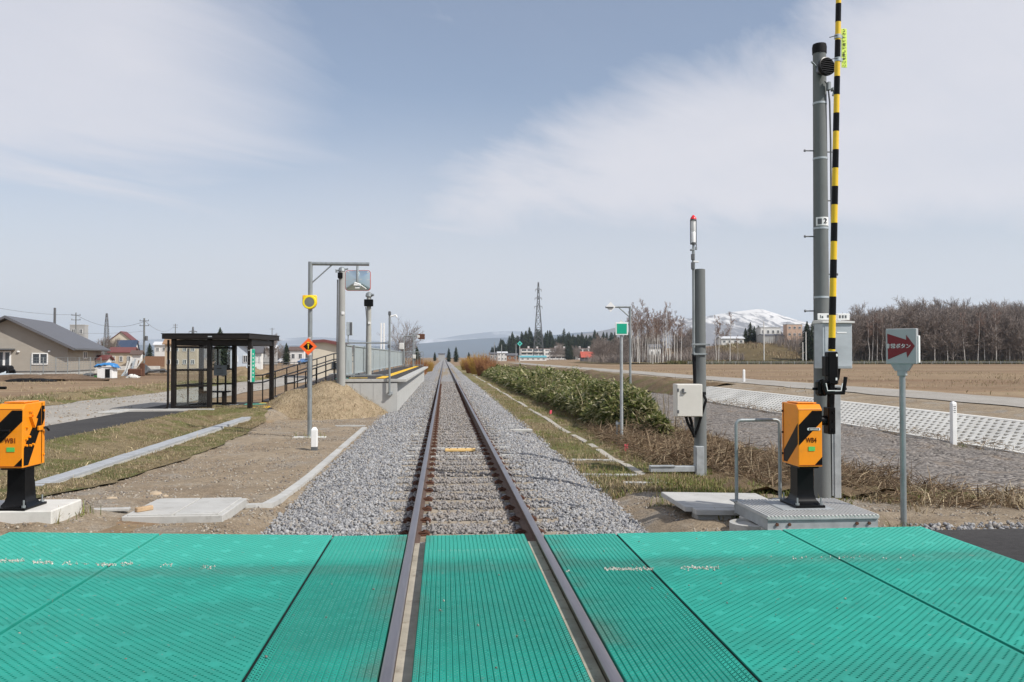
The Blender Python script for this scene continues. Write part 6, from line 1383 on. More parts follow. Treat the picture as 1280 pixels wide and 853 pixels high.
# ------------------------------------------------------------------ houses and other buildings
def wallmat(name, c, **k): return plain(name, c, .85, 0, .06, 1, obj=False, **k)
W_ = {n: wallmat('wall_' + n, c) for n, c in dict(taupe=(.33, .30, .255), cream=(.60, .54, .43), white=(.70, .69, .66), grey=(.36, .36, .35), beige=(.52, .43, .31), pink=(.56, .39, .29), pale_blue=(.58, .65, .72), dark=(.10, .10, .11), brown=(.26, .14, .08), red=(.36, .07, .05)).items()}
Rf = {n: plain('roof_' + n, c, .55, .1, .08, 1, obj=False) for n, c in dict(grey=(.12, .12, .13), red=(.17, .06, .055), blue=(.05, .075, .13), brown=(.13, .09, .075), bright_red=(.42, .085, .055), tan=(.33, .20, .11), teal=(.12, .38, .42), white=(.62, .63, .64)).items()}
def building(name, cx, cy, w, d, h, label, wall, roof, rh=1.2, axis='x', rz=0.0, over=.3, wins=(), cat='building', base=None, flatroof=False):
    """A house: walls, pitched or flat roof, windows (frame and pane) on the side facing the line."""
    z = gz1(cx, cy) if base is None else base; root = empty(name, (cx, cy, z), label, cat, rz=rz)
    b = MB()
    if flatroof: b.box((0, 0, h / 2), (w, d, h)); b.build('wall', wall, root, smooth=None)
    elif axis == 'x':   # ridge along x
        b.prism([(-w / 2, -d / 2, 0), (-w / 2, d / 2, 0), (-w / 2, d / 2, h), (-w / 2, 0, h + rh - .05), (-w / 2, -d / 2, h)], (w, 0, 0)); b.build('wall', wall, root, smooth=None)
    else:
        b.prism([(-w / 2, -d / 2, 0), (w / 2, -d / 2, 0), (w / 2, -d / 2, h), (0, -d / 2, h + rh - .05), (-w / 2, -d / 2, h)], (0, d, 0)); b.build('wall', wall, root, smooth=None)
    b = MB(); t = .14
    if flatroof: b.box((0, 0, h + .08), (w + over * 2, d + over * 2, .2))
    elif axis == 'x':
        for s in (-1, 1): e = s * (d / 2 + over); ez = h - rh * over / (d / 2); b.prism([(-w / 2 - over, 0, h + rh), (-w / 2 - over, e, ez), (-w / 2 - over, e, ez + t), (-w / 2 - over, 0, h + rh + t)], (w + 2 * over, 0, 0))
    else:
        for s in (-1, 1): e = s * (w / 2 + over); ez = h - rh * over / (w / 2); b.prism([(0, -d / 2 - over, h + rh), (e, -d / 2 - over, ez), (e, -d / 2 - over, ez + t), (0, -d / 2 - over, h + rh + t)], (0, d + 2 * over, 0))
    b.build('roof', roof, root, smooth=None)
    for x, zz_, ww, hh in wins:
        b = MB(); f = .07
        for p, q in (((x, zz_ + hh / 2), (ww + f, f)), ((x, zz_ - hh / 2), (ww + f, f)), ((x - ww / 2, zz_), (f, hh)), ((x + ww / 2, zz_), (f, hh)), ((x, zz_), (f * .7, hh))): b.box((p[0], -d / 2 - .03, p[1]), (q[0], .1, q[1]))
        fr = b.build('window', M['white'], root, smooth=None); b = MB(); b.box((x, -d / 2 - .008, zz_), (ww, .03, hh)); b.build('pane', M['win'], fr, smooth=None)
    return root
def span(u0, u1, v, y): a, c = at(u0, v, y), at(u1, v, y); return (a.x + c.x) / 2, c.x - a.x
def house_left():
    """Taupe bungalow with one long grey roof, gable towards the line."""
    c = Vector((-37.6, 86, 0)); z = -.3; root = empty('bungalow', (c.x, c.y, z), 'taupe bungalow with dark grey roof and white windows in the left field', 'house', rz=R(9.5))
    Wg, L_, h, rh = 10.8, 14.2, 2.95, 2.75
    b = MB(); b.prism([(0, 0, .5), (-Wg, 0, .5), (-Wg, 0, h), (-Wg / 2, 0, h + rh - .12), (0, 0, h)], (0, L_, 0)); wl = b.build('wall', W_['taupe'], root, smooth=None)
    b = MB(); b.box((-Wg / 2, L_ / 2, .2), (Wg - .1, L_ - .1, .75)); b.build('foundation', M['concrete'], root)
    b = MB(); b.box((-Wg / 2, L_ / 2, .52), (Wg + .06, L_ + .06, .06)); b.build('base_trim', M['grey_dark'], root)
    o = .75; rk = rh / (Wg / 2)
    b = MB()
    for s in (-1, 1):
        xe = -Wg / 2 + s * (Wg / 2 + o); ze = h - rk * o
        b.prism([(-Wg / 2, -.85, h + rh), (xe, -.85, ze), (xe, -.85, ze + .26), (-Wg / 2, -.85, h + rh + .26)], (0, L_ + 1.6, 0))
    rf = b.build('roof', Rf['grey'], root, smooth=None)
    b = MB(); b.tube([(o + .05, -.8, h - rk * o + .12), (o + .05, L_ + .7, h - rk * o + .12)], .09, 8); b.build('gutter', M['grey_dark'], rf)
    def win(x, zc, w, hh, y=0, side=False):
        b = MB(); f = .1
        for p, q in (((x, zc + hh / 2), (w + f, f)), ((x, zc - hh / 2), (w + f, f)), ((x - w / 2, zc), (f, hh)), ((x + w / 2, zc), (f, hh)), ((x, zc), (f, hh))):
            if side: b.box((.04, p[0], p[1]), (.1, q[0], q[1]))
            else: b.box((p[0], -.04, p[1]), (q[0], .1, q[1]))
        fr = b.build('window', M['white'], root); b = MB()
        b.box((.02, x, zc) if side else (x, -.02, zc), (.04, w, hh) if side else (w, .04, hh)); b.build('pane', M['win'], fr)
    win(-2.5, 1.75, 1.35, 1.05); win(6.6, 2.15, 1.5, .7, side=True); win(-8.8, 3.6, .9, .7)
    b = MB(); b.box((-6.0, -.05, 1.5), (1.9, .12, 2.0)); dr = b.build('sliding_door', M['white'], root)
    b = MB(); b.box((-6.3, -.12, 1.5), (1.1, .03, 1.8)); b.box((-5.35, -.12, 1.5), (.35, .03, 1.75)); b.build('pane', M['win'], dr)
    b = MB(); b.box((-6.0, -.4, 2.68), (2.6, .8, .14)); b.build('awning', M['grey_dark'], root)
    for x, zz_ in ((-4.4, 2.45), (-1.65, 2.5)): b = MB(); b.box((x, -.1, zz_), (.22, .16, .16), bev=.03); b.build('wall_lamp', M['white'], root)
house_left()
def wire_fence():
    a, c = on(38, 476, -.25), on(126, 473, -.25); root = empty('mesh_fence', (a.x, a.y, gz1(a.x, a.y)), 'thin grey wire mesh fence in front of the bungalow', 'fence'); d = c - a
    d.z = 0; n = 6
    for k in range(n + 1): b = MB(); p = d * k / n; b.tube([p, p + Vector((0, 0, 1.75))], .035, 6); b.build('post', M['galv'], root)
    b = MB()
    for k in range(9): b.tube([Vector((0, 0, .12 + k * .2)), d + Vector((0, 0, .12 + k * .2))], .012, 4)
    for k in range(int(d.length / .3)): p = d * (k * .3 / d.length); b.tube([p + Vector((0, 0, .1)), p + Vector((0, 0, 1.75))], .008, 3)
    b.build('wire', M['galv'], root)
wire_fence()
def lump(name, u, v, w, h, mat, label, cat, z=-.25, d=None, seed=0, n=9):
    p = on(u, v, z); g = np.random.default_rng(seed + int(u)); b = MB(); vs = []; fs = []; rings = [(1, 0), (.95, .35), (.75, .72), (.45, .95), (.05, 1.0)]; k = 14
    for r, hh in rings:
        for a in range(k): th = 2 * math.pi * a / k; q = 1 + .2 * g.normal(); vs.append((math.cos(th) * r * w / 2 * q, math.sin(th) * r * (d or w * .5) / 2 * q, hh * h * (1 + .12 * g.normal()) - (.05 if hh == 0 else 0)))
    for i in range(4):
        for a in range(k): fs.append((i * k + a, i * k + (a + 1) % k, (i + 1) * k + (a + 1) % k, (i + 1) * k + a))
    fs.append(tuple(range(4 * k, 5 * k))); b.add(vs, fs); return b.build(name, mat, loc=(p.x, p.y, gz1(p.x, p.y)), label=label, cat=cat, smooth=.4)
lump('soil_heap', 50, 478, 9.0, .45, soil('dark_soil', [(.3, (.12, .085, .06)), (.7, (.20, .14, .095))], .8, 6, 20, bmp=1), 'low heap of dark brown soil in front of the bungalow', 'soil heap', d=2.5)
lump('plank_pile', 8, 477, 3.2, .55, M['cab_grey'], 'grey sheets and planks lying at the left edge of the field', 'pile', d=1.5, seed=5)
lump('board_pile', 42, 479, 3.4, .22, M['black_matt'], 'flat black boards on the ground before the soil heap', 'pile', d=.8, seed=6)
lump('board_pile', 113, 473, 1.6, .35, M['grey_dark'], 'small dark pile by the bungalow corner', 'pile', d=.8, seed=8)
def loader(u, v):
    p = on(u, v, -.25); root = empty('small_tractor', (p.x, p.y, gz1(p.x, p.y)), 'dark covered garden tractor parked at the left edge of the picture', 'tractor')
    b = MB(); b.box((0, 0, .75), (2.2, 1.1, .6), bev=.15); b.box((-.5, 0, 1.25), (1.0, .9, .7), bev=.2); b.build('body', M['black_matt'], root)
    for x, r in ((-.7, .55), (.75, .4)):
        for y in (-.6, .6): b = MB(); b.lathe([(r * .5, -.12), (r, -.1), (r, .1), (r * .5, .12)], (x, y, r), 18, Matrix.Rotation(R(90), 4, 'X')); b.build('wheel', M['black'], root)
loader(-2, 473)
def kennel():
    p = on(134, 474, -.22); root = empty('kennel', (p.x, p.y, gz1(p.x, p.y)), 'small white kennel with a dark doorway in the left field', 'kennel')
    b = MB(); b.box((0, 0, .48), (1.25, 1.0, .95), bev=.02); b.build('wall', M['white'], root); b = MB(); b.box((.22, -.51, .42), (.38, .03, .72)); b.build('doorway', M['black_matt'], root); b = MB(); b.box((0, 0, -.02), (1.35, 1.1, .08)); b.build('base', M['grey_dark'], root)
    b = MB(); g = np.random.default_rng(4); n = 9; vs = []
    for j in range(n):
        for i in range(n):
            x, y = -.85 + 1.75 * i / (n - 1), -.65 + 1.3 * j / (n - 1); o = max(abs(x) - .66, abs(y) - .52, 0); vs.append((x, y, 1.02 + .14 * g.random() - 1.0 * o + .18 * max(0, 1 - abs(x))))
    b.add(vs, [(j * n + i, j * n + i + 1, (j + 1) * n + i + 1, (j + 1) * n + i) for j in range(n - 1) for i in range(n - 1)])
    o = b.build('tarpaulin', plain('blue_tarp', (.04, .22, .52), .45, 0, .15, 3), loc=root.location, label='crumpled blue tarpaulin thrown over the white kennel', cat='tarpaulin', smooth=.3)
    md = o.modifiers.new('thick', 'SOLIDIFY'); md.thickness = .02
kennel()
q = on(127, 474, -.22); b = MB(); b.lathe([(.02, 0), (.2, .0), (.22, .2), (.18, .22), (.02, .2)], n=12); b.build('bucket', M['tag_green'], loc=(q.x - .4, q.y, gz1(q.x, q.y)), label='green bucket beside the white kennel', cat='bucket')
p = on(128, 463.5, -.2); p = Vector((tx(128, 98), 98, 0))
building('garden_shed', tx(128, 98), 98, 1.35, 1.6, 1.55, 'small white shed with dark red roof beside the bungalow', W_['white'], Rf['red'], .35, 'x', cat='shed')
def scrap():
    p = on(166, 471, -.2); z = gz1(p.x, p.y); root = empty('scrap_heap', (p.x, p.y, z), 'heap of leaning boards and rusty scrap in the left field', 'scrap heap'); g = np.random.default_rng(9)
    for k in range(9):
        b = MB(); a = Vector((g.uniform(-1.1, .3), g.uniform(-.4, .4), 0)); e = a + Vector((g.uniform(.2, .9), g.uniform(.1, .5), g.uniform(1.2, 1.75))); b.tube([a, e], g.uniform(.06, .11), 4); b.build('board', [M['dirty_white'], M['wood_old'], M['cab_grey']][k % 3], root)
    b = MB(); b.box((.3, 0, .35), (1.3, .8, .7), bev=.1); b.box((.9, -.1, .6), (.35, .3, 1.2), bev=.03); b.build('rusty_frame', M['rust'], root)
    lump('sack', 166, 474, 1.1, .28, M['dirty_white'], 'white sack lying in front of the scrap heap', 'sack', seed=2)
    q = on(181, 470, -.2); b = MB(); b.lathe([(.42, -.5), (.5, -.48), (.5, .48), (.42, .5), (.3, .45)], (0, 0, 0), 18, Matrix.Rotation(R(70), 4, 'X') ); b.build('drum', M['grey_dark'], loc=(q.x, q.y, gz1(q.x, q.y) + .45), label='dark steel drum lying beside the scrap heap', cat='drum')
    q = on(194, 470, -.2); root = empty('log_pile', (q.x, q.y, gz1(q.x, q.y)), 'loose pile of old logs left of the shelter', 'log pile')
    for k in range(7): b = MB(); x_ = g.uniform(-.7, .7); zz_ = .12 + .16 * (k % 3); b.tube([(x_ - .9, g.uniform(-.3, .3), zz_), (x_ + .9, g.uniform(-.3, .3), zz_ + g.uniform(-.05, .15))], g.uniform(.09, .15), 8); b.build('log', [M['wood_old'], M['dirty_white'], M['grey_dark']][k % 3], root)
scrap()
def simple(u0, u1, v0, v1, y, name, label, wall, roof, rh=None, axis='x', d=None, wins=0, rows=1, flatroof=False, cat='building', rz=0., over=.3):
    """A building given by its bearing, eaves height and distance."""
    cx, w = span(u0, u1, 440, y); top = at((u0 + u1) / 2, v0, y).z; z = gz1(cx, y); hh = top - z; rh = (hh * .3 if rh is None else rh); h = hh - (0 if flatroof else rh)
    wl = [] if not wins else [(-w / 2 + w * (k + .5) / wins, h * (r + .55) / rows, w / wins * .42, h / rows * .34) for k in range(wins) for r in range(rows)]
    return building(name, cx, y + (d or w * .6) / 2, w, d or w * .6, h, label, wall, roof, rh, axis, rz, over, wl, cat, z, flatroof)
simple(87, 105.5, 407, 440, 190, 'tower_block', 'plain grey concrete block behind the bungalow roof', W_['grey'], M['concrete'], flatroof=True, wins=2, rows=3, over=.05)
simple(136, 166, 415, 445, 200, 'gabled_hall', 'cream gabled hall with a red roof edge on the left skyline', W_['cream'], Rf['red'], 2.2, 'y', over=.25)
simple(146, 168, 426, 445, 170, 'blue_roofed_house', 'house with a bright blue pitched roof left of the shelter', W_['white'], Rf['blue'], 1.6, 'x')
simple(137, 166, 435, 452, 150, 'long_house', 'low beige house with a long red roof left of the shelter', W_['beige'], Rf['red'], .7, 'x', wins=3)
simple(165, 176, 439, 452, 148, 'annex', 'small pale annex at the end of the red-roofed beige house', W_['white'], Rf['brown'], .4, 'x')
simple(193, 209, 428, 445, 190, 'white_house', 'white two-storey house left behind the shelter roof', W_['white'], Rf['white'], .5, 'x', wins=2, rows=2)
simple(206, 246, 421, 451, 130, 'apartment_house', 'beige house with an orange-brown roof seen through the shelter', W_['beige'], Rf['tan'], 1.0, 'x', wins=4, rows=2)
simple(288, 313, 428, 455, 120, 'white_cottage', 'pale blue-white gabled cottage behind the shelter', W_['pale_blue'], Rf['grey'], 1.1, 'y', wins=2)
simple(313, 327, 431, 455, 122, 'white_cottage', 'narrow white house adjoining the pale blue cottage', W_['white'], Rf['grey'], .8, 'x', wins=3)
simple(328, 345, 432, 447, 220, 'grey_hall', 'low grey-blue hall on the far left skyline right of the shelter', W_['grey'], Rf['white'], .6, 'x', wins=3)
simple(362, 380, 434, 448, 230, 'white_hall', 'white house far beyond the orange diamond sign', W_['white'], Rf['brown'], .8, 'x', wins=2)
def red_roof_station():
    y = 66; cx, w = span(391, 440, 440, y); z = gz1(cx, y); top = at(394, 428, y).z; low = at(440, 440, y).z
    root = empty('station_house', (cx, y + 3, z), 'beige building with a sloping red roof behind the ramp', 'building'); h0, h1 = top - z, low - z + .25
    b = MB(); b.prism([(-w / 2, -3, 0), (w / 2, -3, 0), (w / 2, -3, h1), (-w / 2 + .9, -3, h0), (-w / 2, -3, h0)], (0, 6, 0)); b.build('wall', W_['cream'], root, smooth=None)
    b = MB(); b.prism([(-w / 2 - .5, -3.3, h0 - .1), (-w / 2 + .9, -3.3, h0), (w / 2 + .3, -3.3, h1 - .05), (w / 2 + .3, -3.3, h1 + .16), (-w / 2 + .9, -3.3, h0 + .22), (-w / 2 - .5, -3.3, h0 + .14)], (0, 6.6, 0)); b.build('roof', Rf['red'], root, smooth=None)
    for x, ww in ((.35, .75), (1.15, .5)): b = MB(); b.box((x, -3.03, .95), (ww, .06, .5)); b.build('window', M['win'], root)
red_roof_station()
# timber fence and low walls of the far left
cx, w = span(174, 232, 440, 165); b = MB(); [b.box((-w / 2 + (k + .5) * w / 40, 0, 1.0), (w / 40 * .9, .06, 2.0)) for k in range(40)]; b.build('board_fence', W_['brown'], loc=(cx, 165, gz1(cx, 165)), label='rust-brown board fence left of the shelter', cat='fence')
cx, w = span(136, 200, 440, 120); b = MB(); b.box((0, 0, .25), (w, .2, .62)); b.build('low_wall', M['pale_concrete'], loc=(cx, 120, gz1(cx, 120)), label='low white wall across the left field', cat='wall')
cx, w = span(300, 420, 440, 140); b = MB(); [b.tube([(-w / 2 + k * w / 16, 0, 0), (-w / 2 + k * w / 16, 0, 1.0)], .05, 6) for k in range(17)]; [b.box((0, 0, z), (w, .04, .10)) for z in (.5, .9)]; b.build('rail_fence', M['grey_dark'], loc=(cx, 140, gz1(cx, 140)), label='dark rail fence behind the parked cars', cat='fence')
def car(u, y, c, label, rz=.9, L=4.0):
    x = tx(u, y); root = empty('parked_car', (x, y, gz1(x, y)), label, 'car', 'cars parked beyond the left field', rz)
    side = [(-L / 2, .35), (-L / 2, .8), (-L / 2 + .8, .95), (-L / 2 + 1.35, 1.42), (L / 2 - 1.0, 1.45), (L / 2 - .35, .98), (L / 2, .85), (L / 2, .35)]
    b = MB(); b.prism([(x_, -.8, z) for x_, z in side], (0, 1.6, 0)); bd = b.build('body', plain('car_paint', c, .25, .2, .03), root, smooth=None); bv = bd.modifiers.new('bevel', 'BEVEL'); bv.width = .06; bv.segments = 2
    b = MB(); b.prism([(-L / 2 + 1.0, -.81, .97), (-L / 2 + 1.42, -.81, 1.37), (L / 2 - 1.05, -.81, 1.39), (L / 2 - .6, -.81, .99)], (0, 1.62, 0)); b.build('window', M['win'], root)
    for wx in (-L / 2 + .75, L / 2 - .75):
        for y_ in (-.78, .78): b = MB(); b.lathe([(.2, -.1), (.31, -.1), (.31, .1), (.2, .1)], (wx, y_, .31), 16, Matrix.Rotation(R(90), 4, 'X')); b.build('wheel', M['black_matt'], root)
    for s in (-1, 1): b = MB(); b.box((-L / 2 - .0, s * .6, .72), (.06, .28, .14), bev=.02); b.build('headlight', M['white'], root)
car(338, 262, (.32, .03, .03), 'dark red car parked right of the shelter'); car(345.5, 264, (.05, .05, .06), 'black car parked between the red and white cars'); car(354, 258, (.6, .6, .6), 'white car right of the black parked car')
car(380, 225, (.10, .22, .45), 'blue car parked left of the beige red-roofed building', L=3.4)
def digger(u, y):
    x = tx(u, y); root = empty('yellow_loader', (x, y, gz1(x, y)), 'yellow wheeled loader parked beyond the left field', 'loader'); ym = M['bright_yellow']
    b = MB(); b.box((0, 0, .8), (3.2, 1.2, .7), bev=.1); b.box((.6, 0, 1.45), (1.1, 1.0, .9), bev=.1); b.box((-1.9, 0, .5), (.5, 1.4, .6), bev=.1); b.build('body', ym, root)
    for wx in (-1, 1.05):
        for s in (-.65, .65): b = MB(); b.lathe([(.2, -.15), (.42, -.14), (.42, .14), (.2, .15)], (wx, s, .42), 16, Matrix.Rotation(R(90), 4, 'X')); b.build('wheel', M['black_matt'], root)
digger(369, 255)
lump('white_sheet', 320, 474, 1.7, .22, M['white'], 'white plastic sheet on the field right of the shelter', 'sheet', d=.6, seed=3)
lump('earth_heap', 308, 477, 3.6, .75, plain('earth_brown', (.24, .18, .11), .95, 0, .3, 2, .4, 10), 'brown heap of earth seen behind the station sign', 'earth heap', d=2, seed=1)
# utility poles and wires
def upole(u, vt, y, r, label, tr=False, mat=None, arms=2):
    x = tx(u, y); z = gz1(x, y); H = at(u, vt, y).z - z; root = empty('utility_pole', (x, y, z), label, 'utility pole')
    b = MB(); b.tube([(0, 0, -.3), (0, 0, H)], [r, r * .75], 10); b.build('shaft', mat or M['pole_concrete'], root)
    for k in range(arms): b = MB(); b.box((0, 0, H - .5 - k * .9), (1.7, .1, .1)); [b.tube([(s * .75, 0, H - .45 - k * .9), (s * .75, 0, H - .25 - k * .9)], .05, 6) for s in (-1, 0.01, 1)]; b.build('crossarm', M['grey_dark'], root)
    if tr: b = MB(); b.lathe([(.26, 0), (.28, .1), (.28, .8), (.2, .9)], (.4, 0, H - 4.2), 12); b.build('transformer', M['grey_dark'], root)
    return Vector((x, y, z + H))
t1 = upole(68, 385, 150, .26, 'thick dark utility pole rising behind the bungalow roof', arms=0, mat=M['grey_dark']); t2 = upole(94.5, 391, 165, .13, 'thin utility pole in front of the grey concrete block'); t3 = upole(180, 398, 160, .2, 'utility pole with a transformer left of the shelter', True)
upole(129.5, 425, 140, .14, 'short pale post beside the bungalow', arms=0, mat=M['pole_concrete'])
t5 = upole(219, 405, 330, .2, 'distant utility pole above the shelter roof'); upole(340, 410, 330, .16, 'distant grey pole right of the shelter roof', arms=1); upole(320, 425, 260, .12, 'far thin pole beyond the cottages', arms=1)
def lattice(name, u, vt, vb, y, w0, w1, label, arms=(), r=.06, nseg=9):
    x = tx(u, y); z = gz1(x, y); H = at(u, vt, y).z - z; root = empty(name, (x, y, z), label, 'tower'); b = MB(); L = []
    wz = lambda f: w0 + (w1 - w0) * min(1, f / .75) if f < .75 else w1 * (1 - .6 * (f - .75) / .25)
    for i in range(nseg):
        f0, f1 = i / nseg, (i + 1) / nseg; a, c = wz(f0) / 2, wz(f1) / 2
        for k in range(4):
            p = [(-1, -1), (1, -1), (1, 1), (-1, 1)]; q, s = p[k], p[(k + 1) % 4]
            L.append(((q[0] * a, q[1] * a, H * f0), (q[0] * c, q[1] * c, H * f1), r, r)); L.append(((q[0] * a, q[1] * a, H * f0), (s[0] * c, s[1] * c, H * f1), r * .6, r * .6)); L.append(((s[0] * a, s[1] * a, H * f0), (q[0] * c, q[1] * c, H * f1), r * .6, r * .6)); L.append(((q[0] * c, q[1] * c, H * f1), (s[0] * c, s[1] * c, H * f1), r * .6, r * .6))
    segs_mesh('frame', L, M['grey_dark'], 4, parent=root)
    for f, ww in arms:
        A_ = []
        for s in (-1, 1): A_ += [((0, 0, H * f), (s * ww, 0, H * f + .3), r, r * .6), ((0, 0, H * f + 1.4), (s * ww, 0, H * f + .3), r * .8, r * .5), ((s * ww, 0, H * f + .3), (s * ww, 0, H * f - 1.2), r * .8, r * .8)]
        segs_mesh('crossarm', A_, M['grey_dark'], 4, parent=root)
    return Vector((x, y, z + H))
pt = lattice('pylon', 673, 353, 437, 600, 7.6, 1.7, 'tall grey lattice pylon behind the white apartment block', ((.68, 2.8), (.79, 2.5), (.90, 2.2)), .17, 12)
lattice('lattice_mast', 133, 392, 440, 165, 1.1, .55, 'lattice mast rising from bare trees left of the shelter', (), .045, 11)
lattice('pylon', 241, 409, 440, 900, 8, 2, 'tiny far pylon above the shelter roof', ((.7, 5), (.85, 4)), .3, 8)
def wire(a, c, sag, label, r=.022):
    b = MB(); n = 14; b.tube([a + (c - a) * (k / n) + Vector((0, 0, -sag * 4 * (k / n) * (1 - k / n))) for k in range(n + 1)], r, 4); b.build('overhead_wire', M['grey_dark'], label=label, cat='wire')
w0 = Vector((tx(-60, 140), 140, at(-60, 372, 140).z))
wire(w0, t2 + Vector((0, 0, -.4)), .8, 'overhead wire from the left edge to the thin utility pole', .03); wire(t2 + Vector((0, 0, -.4)), t3 + Vector((0, 0, -.6)), 1.6, 'overhead wire between the thin pole and transformer pole', .03); wire(t3 + Vector((0, 0, -.4)), t5, 2.5, 'overhead wire from the transformer pole to the far pole', .03)
wire(w0 + Vector((0, 0, -2.6)), t3 + Vector((0, 0, -2.4)), 1.5, 'lower overhead wire crossing behind the bungalow roof', .025)
# ------------------------------------------------------------------ right-hand and far buildings
def apartments(u0, u1, vt, y, storeys, label, stair=None, wall=None, balc=True, d=9., roofstuff=()):
    cx, w = span(u0, u1, 440, y); z = gz1(cx, y); H = at((u0 + u1) / 2, vt, y).z - z; root = empty('apartment_block', (cx, y + d / 2, z), label, 'apartment building'); sh = H / storeys; wall = wall or W_['white']
    b = MB(); b.box((0, 0, H / 2), (w, d, H)); b.build('wall', wall, root, smooth=None)
    b = MB(); b.box((0, 0, H + .1), (w + .5, d + .5, .22)); b.build('roof', Rf['red'] if balc else M['concrete'], root, smooth=None)
    n = max(2, int(w / 4.2))
    for k in range(n):
        x = -w / 2 + w * (k + .5) / n
        if stair and stair[0] < (k + .5) / n < stair[1]:
            for s in range(storeys):
                for o in (-.7, .7): b = MB(); b.box((x + o, -d / 2 - .04, sh * (s + .55)), (.9, .1, .9)); b.build('window', M['win'], root)
            continue
        for s in range(storeys):
            b = MB(); b.box((x, -d / 2 - .03, sh * (s + .55)), (w / n * .82, .08, sh * .5)); b.build('window', M['win'], root, smooth=None)
            if balc: b = MB(); b.box((x, -d / 2 - .55, sh * s + .55), (w / n * .96, 1.0, .9)); b.build('balcony', W_['white'], root, smooth=None)
    for f, ww, hh in roofstuff: b = MB(); b.box((w * (f - .5), 0, H + hh / 2), (ww, 2.5, hh)); b.build('roof_turret', wall, root)
    return root
apartments(651.5, 709, 436, 620, 3, 'long white three-storey apartment block below the pylon', (.44, .60), roofstuff=((.17, 1.2, 1.8), (.36, 1.2, 1.8), (.76, 1.2, 2.0), (.84, 3.5, 2.4), (.95, 1.2, 1.6)))
apartments(721.5, 750, 436, 630, 3, 'white apartment block behind the red-roofed barn', None, roofstuff=((.15, 1.2, 1.8), (.55, 1.2, 1.8)))
simple(727, 745, 440, 451, 330, 'red_barn', 'bright red-roofed barn in front of the white apartment block', W_['dark'], Rf['bright_red'], 2.0, 'x')
simple(752, 761, 436, 448, 350, 'red_house', 'small red-roofed house left of the green board sign', W_['red'], Rf['bright_red'], 1.2, 'x', wins=2)
simple(650, 683, 445, 452, 420, 'teal_shed', 'long low shed with a teal roof below the apartment block', W_['white'], Rf['teal'], .8, 'x', wins=5)
simple(622, 634, 440, 450, 400, 'white_works', 'white works building left of the apartment block', W_['white'], Rf['white'], .5, 'x', wins=3, rows=2)
simple(634, 647, 442, 450, 395, 'timber_house', 'dark timber house between white works and apartment block', W_['brown'], Rf['grey'], .9, 'x', wins=2)
simple(612, 621, 441, 450, 410, 'white_works', 'small pale shed at the left end of the far village', W_['grey'], Rf['grey'], .6, 'x', wins=2)
simple(548, 556, 442, 447, 500, 'track_bridge', 'small pale building at the far end of the track', W_['grey'], Rf['grey'], .3, 'x')
simple(812, 826, 431, 440, 262, 'white_cottage', 'white cottage among the birch trunks', W_['white'], Rf['grey'], .8, 'x', wins=2)
simple(902, 930, 421, 432, 255, 'white_shed', 'long white shed on the rise right of the signal pole', W_['white'], Rf['white'], .6, 'x', wins=4)
simple(951, 976, 410, 428, 258, 'white_house', 'white house with boxy upper storey on the rise', W_['white'], M['concrete'], flatroof=True, wins=4, rows=2, over=.1)
simple(954, 984, 418, 430, 250, 'dark_wing', 'dark lean-to wing in front of the white house on the rise', W_['grey'], Rf['grey'], .5, 'x', over=.1)
simple(984, 1003, 406, 429, 248, 'pink_block', 'salmon pink flat-roofed block left of the tall pole', W_['pink'], M['concrete'], flatroof=True, wins=3, rows=3, over=.05)
for u, vt, y, lab in ((955, 402, 206, 'plain white pole in front of the white house on the rise'), (1003.5, 428, 204, 'short white pole below the pink block'), (1007.5, 415, 205, 'white pole just left of the tall concrete pole'), (618, 428, 380, 'far thin pole above the village at left'), (645, 430, 380, 'far thin pole beside the turquoise diamond sign'), (627, 431, 390, 'far thin pole above the white works')):
    x = tx(u, y); z = gz1(x, y); H = at(u, vt, y).z - z; b = MB(); b.tube([(0, 0, 0), (0, 0, H)], [.16, .12], 8); b.build('white_pole', M['dirty_white'] if y < 300 else M['galv_dull'], loc=(x, y, z), label=lab, cat='pole')
p = Vector((tx(649.7, 260), 260, 0)); zc = at(649.7, 429.8, 260).z; root = empty('diamond_board', (p.x, 260, gz1(p.x, 260)), 'turquoise diamond sign with dark centre far beyond the bamboo grass', 'sign'); zl = zc - gz1(p.x, 260)
b = MB(); b.tube([(0, 0, 0), (0, 0, zl)], .09, 8); b.build('post', M['dirty_white'], root)
b = MB(); s = .82; b.prism([(0, -.15, zl + s), (s, -.15, zl), (0, -.15, zl - s), (-s, -.15, zl)], (0, .05, 0)); bd = b.build('board', plain('turquoise', (.10, .62, .52), .5), root)
b = MB(); s = .42; b.prism([(0, -.156, zl + s), (s, -.156, zl), (0, -.156, zl - s), (-s, -.156, zl)], (0, .004, 0)); b.build('dark_centre', plain('dark_teal', (.01, .12, .11), .5), bd)
